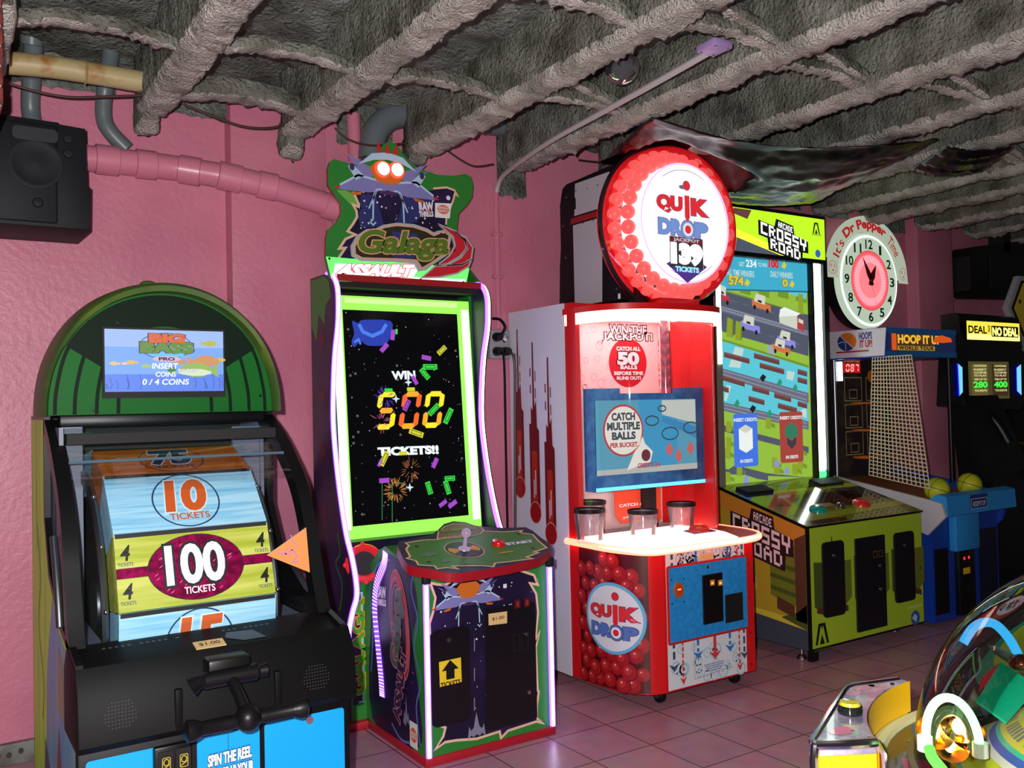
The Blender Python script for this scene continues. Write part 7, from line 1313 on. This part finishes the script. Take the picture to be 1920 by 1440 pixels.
    for k in range(44):
        u = .02+.0165*k
        if k % 7 == 6: continue
        HB.add([cn.at(u+d, e, .0015) for d, e in ((0, .22), (.010, .22), (.010, .78), (0, .78))], [(0, 1, 2, 3)], GRL)
    HB.build('hub', T)
    P = lambda px, py, t: EYE+ray(px, py)*t
    def tube_arch(name, base, top, right, r, m, t):
        L_, Tp, R_ = P(*base, t), P(*top, t), P(*right, t); mid = (L_+R_)/2; ax = (R_-L_)/2; up = Tp-mid
        pts = [mid-ax*cos(a)+up*sin(a) for a in [pi*i/20 for i in range(21)]]
        return MB().tube([pts[0]-up*.15]+pts+[pts[-1]-up*.15], r, m, 14).build(name, T)
    NG = mat('green_neon', (150, 255, 170), emit=3.6); tube_arch('green_neon_arch', (1737, 1388), (1778, 1308), (1837, 1396), .0095, NG, 2.06)
    tube_arch('green_tube', (1745, 1390), (1784, 1332), (1823, 1398), .011, mat('pale_green_tube', (150, 190, 110), .25, emit=.25), 2.12)
    for px in ((1734, 1390), (1838, 1402)): c = P(*px, 2.06); MB().tube([c-Vector((0, 0, .02)), c+Vector((0, 0, .012))], .017, mat('white_tube_cap', (220, 226, 214), .4), 14).build('tube_cap', T)
    GOLD = mat('gold_reflector', (230, 190, 90), .18, 1.0); WB = mat('warm_bulb', (255, 214, 150), emit=26)
    for px, r in (((1753, 1374), .011), ((1797, 1362), .014), ((1781, 1398), .012), ((1812, 1376), .007)):
        c = P(*px, 2.13); MB().ball(c, r, WB, 14, 10, (1, 1, 1.3)).build('bulb', T); MB().lathe([(.012, -.03), (.03, -.012), (.042, .004)], GOLD, c, (-.4, -.5, .6), 20).build('reflector', T)
    for (xa, ya, xb, yb) in ((1768, 1420, 1790, 1436), (1802, 1404, 1826, 1430), (1756, 1405, 1748, 1432)): MB().tube([P(xa, ya, 2.16), P(xb, yb, 2.16)], .008, GOLD, 8).build('gold_rod', T)
    MB().tube(smooth([tuple(P(1742, 1402, 2.02)), tuple(P(1748, 1420, 2.0)), tuple(P(1768, 1445, 1.97))], 5), .012, mat('green_neon_tail', (120, 255, 90), emit=1.2), 12).build('green_tube', T)
    pl = MB(); q = [P(*p, t_) for p, t_ in (((1874, 1244), 2.35), ((1829, 1317), 2.20), ((1886, 1358), 2.16), ((1945, 1290), 2.31))]; n_ = (q[1]-q[0]).cross(q[2]-q[0]).normalized()*.006; pl.add(q+[p+n_ for p in q], [(0, 1, 2, 3), (7, 6, 5, 4), (0, 4, 5, 1), (1, 5, 6, 2), (2, 6, 7, 3), (3, 7, 4, 0)], mat('teal_card', (10, 176, 130), .4)); pl.build('teal_panel', T)
    pl = MB(); q = [P(*p, t_) for p, t_ in (((1873, 1242), 2.355), ((1872, 1256), 2.36), ((1836, 1297), 2.36), ((1842, 1270), 2.36))]; pl.poly(q, mat('red_card', (190, 24, 50), .4)); pl.poly([p-n_ for p in q][::-1], mat('red_card', (190, 24, 50), .4)); pl.build('red_panel', T)
    bl = [P(*p, 2.32) for p in ((1806, 1206), (1824, 1178), (1846, 1167), (1868, 1172), (1890, 1195), (1906, 1222), (1916, 1246))]; MB().tube(smooth([tuple(p) for p in bl], 5), [.004]*4+[.009]*4+[.0155]*28, mat('blue_neon', (50, 176, 244), emit=1.2), 14).build('blue_neon_arch', T) if False else MB().tube(smooth([tuple(p) for p in bl], 5), .0115, mat('blue_neon', (50, 176, 244), emit=1.2), 14).build('blue_neon_arch', T)
    c = P(1897, 1236, 2.3); d = MB(); d.lathe([(0, -.002), (.055, -.002), (.058, 0), (.055, .002), (0, .002)], mat('grey_plate', (110, 120, 112), .3), c, (.55, -.2, .75), 32); d.build('grey_plate', T); MB().ball(P(1915, 1243, 2.24), .03, mat('copper_knob', (120, 60, 44), .2, .9), 16, 10, (1, 1, .7)).build('copper_knob', T)
    # dome
    prof = [(.53, ZB)]+[(.53*cos(a), ZB+.005+.53*sin(a)) for a in [pi/2*i/28 for i in range(29)]]; prof[-1] = (0, ZB+.535)
    cyl(prof, glass('dome_glass', (240, 240, 238), .8, .015), 96).build('clear_dome', T, 80)
    cyl([(.525, ZB), (.545, ZB), (.545, ZB+.012), (.53, ZB+.016)], mat('dark_dome_rim', (86, 80, 50), .3), 64).build('dome_rim', T)
bubble_game()
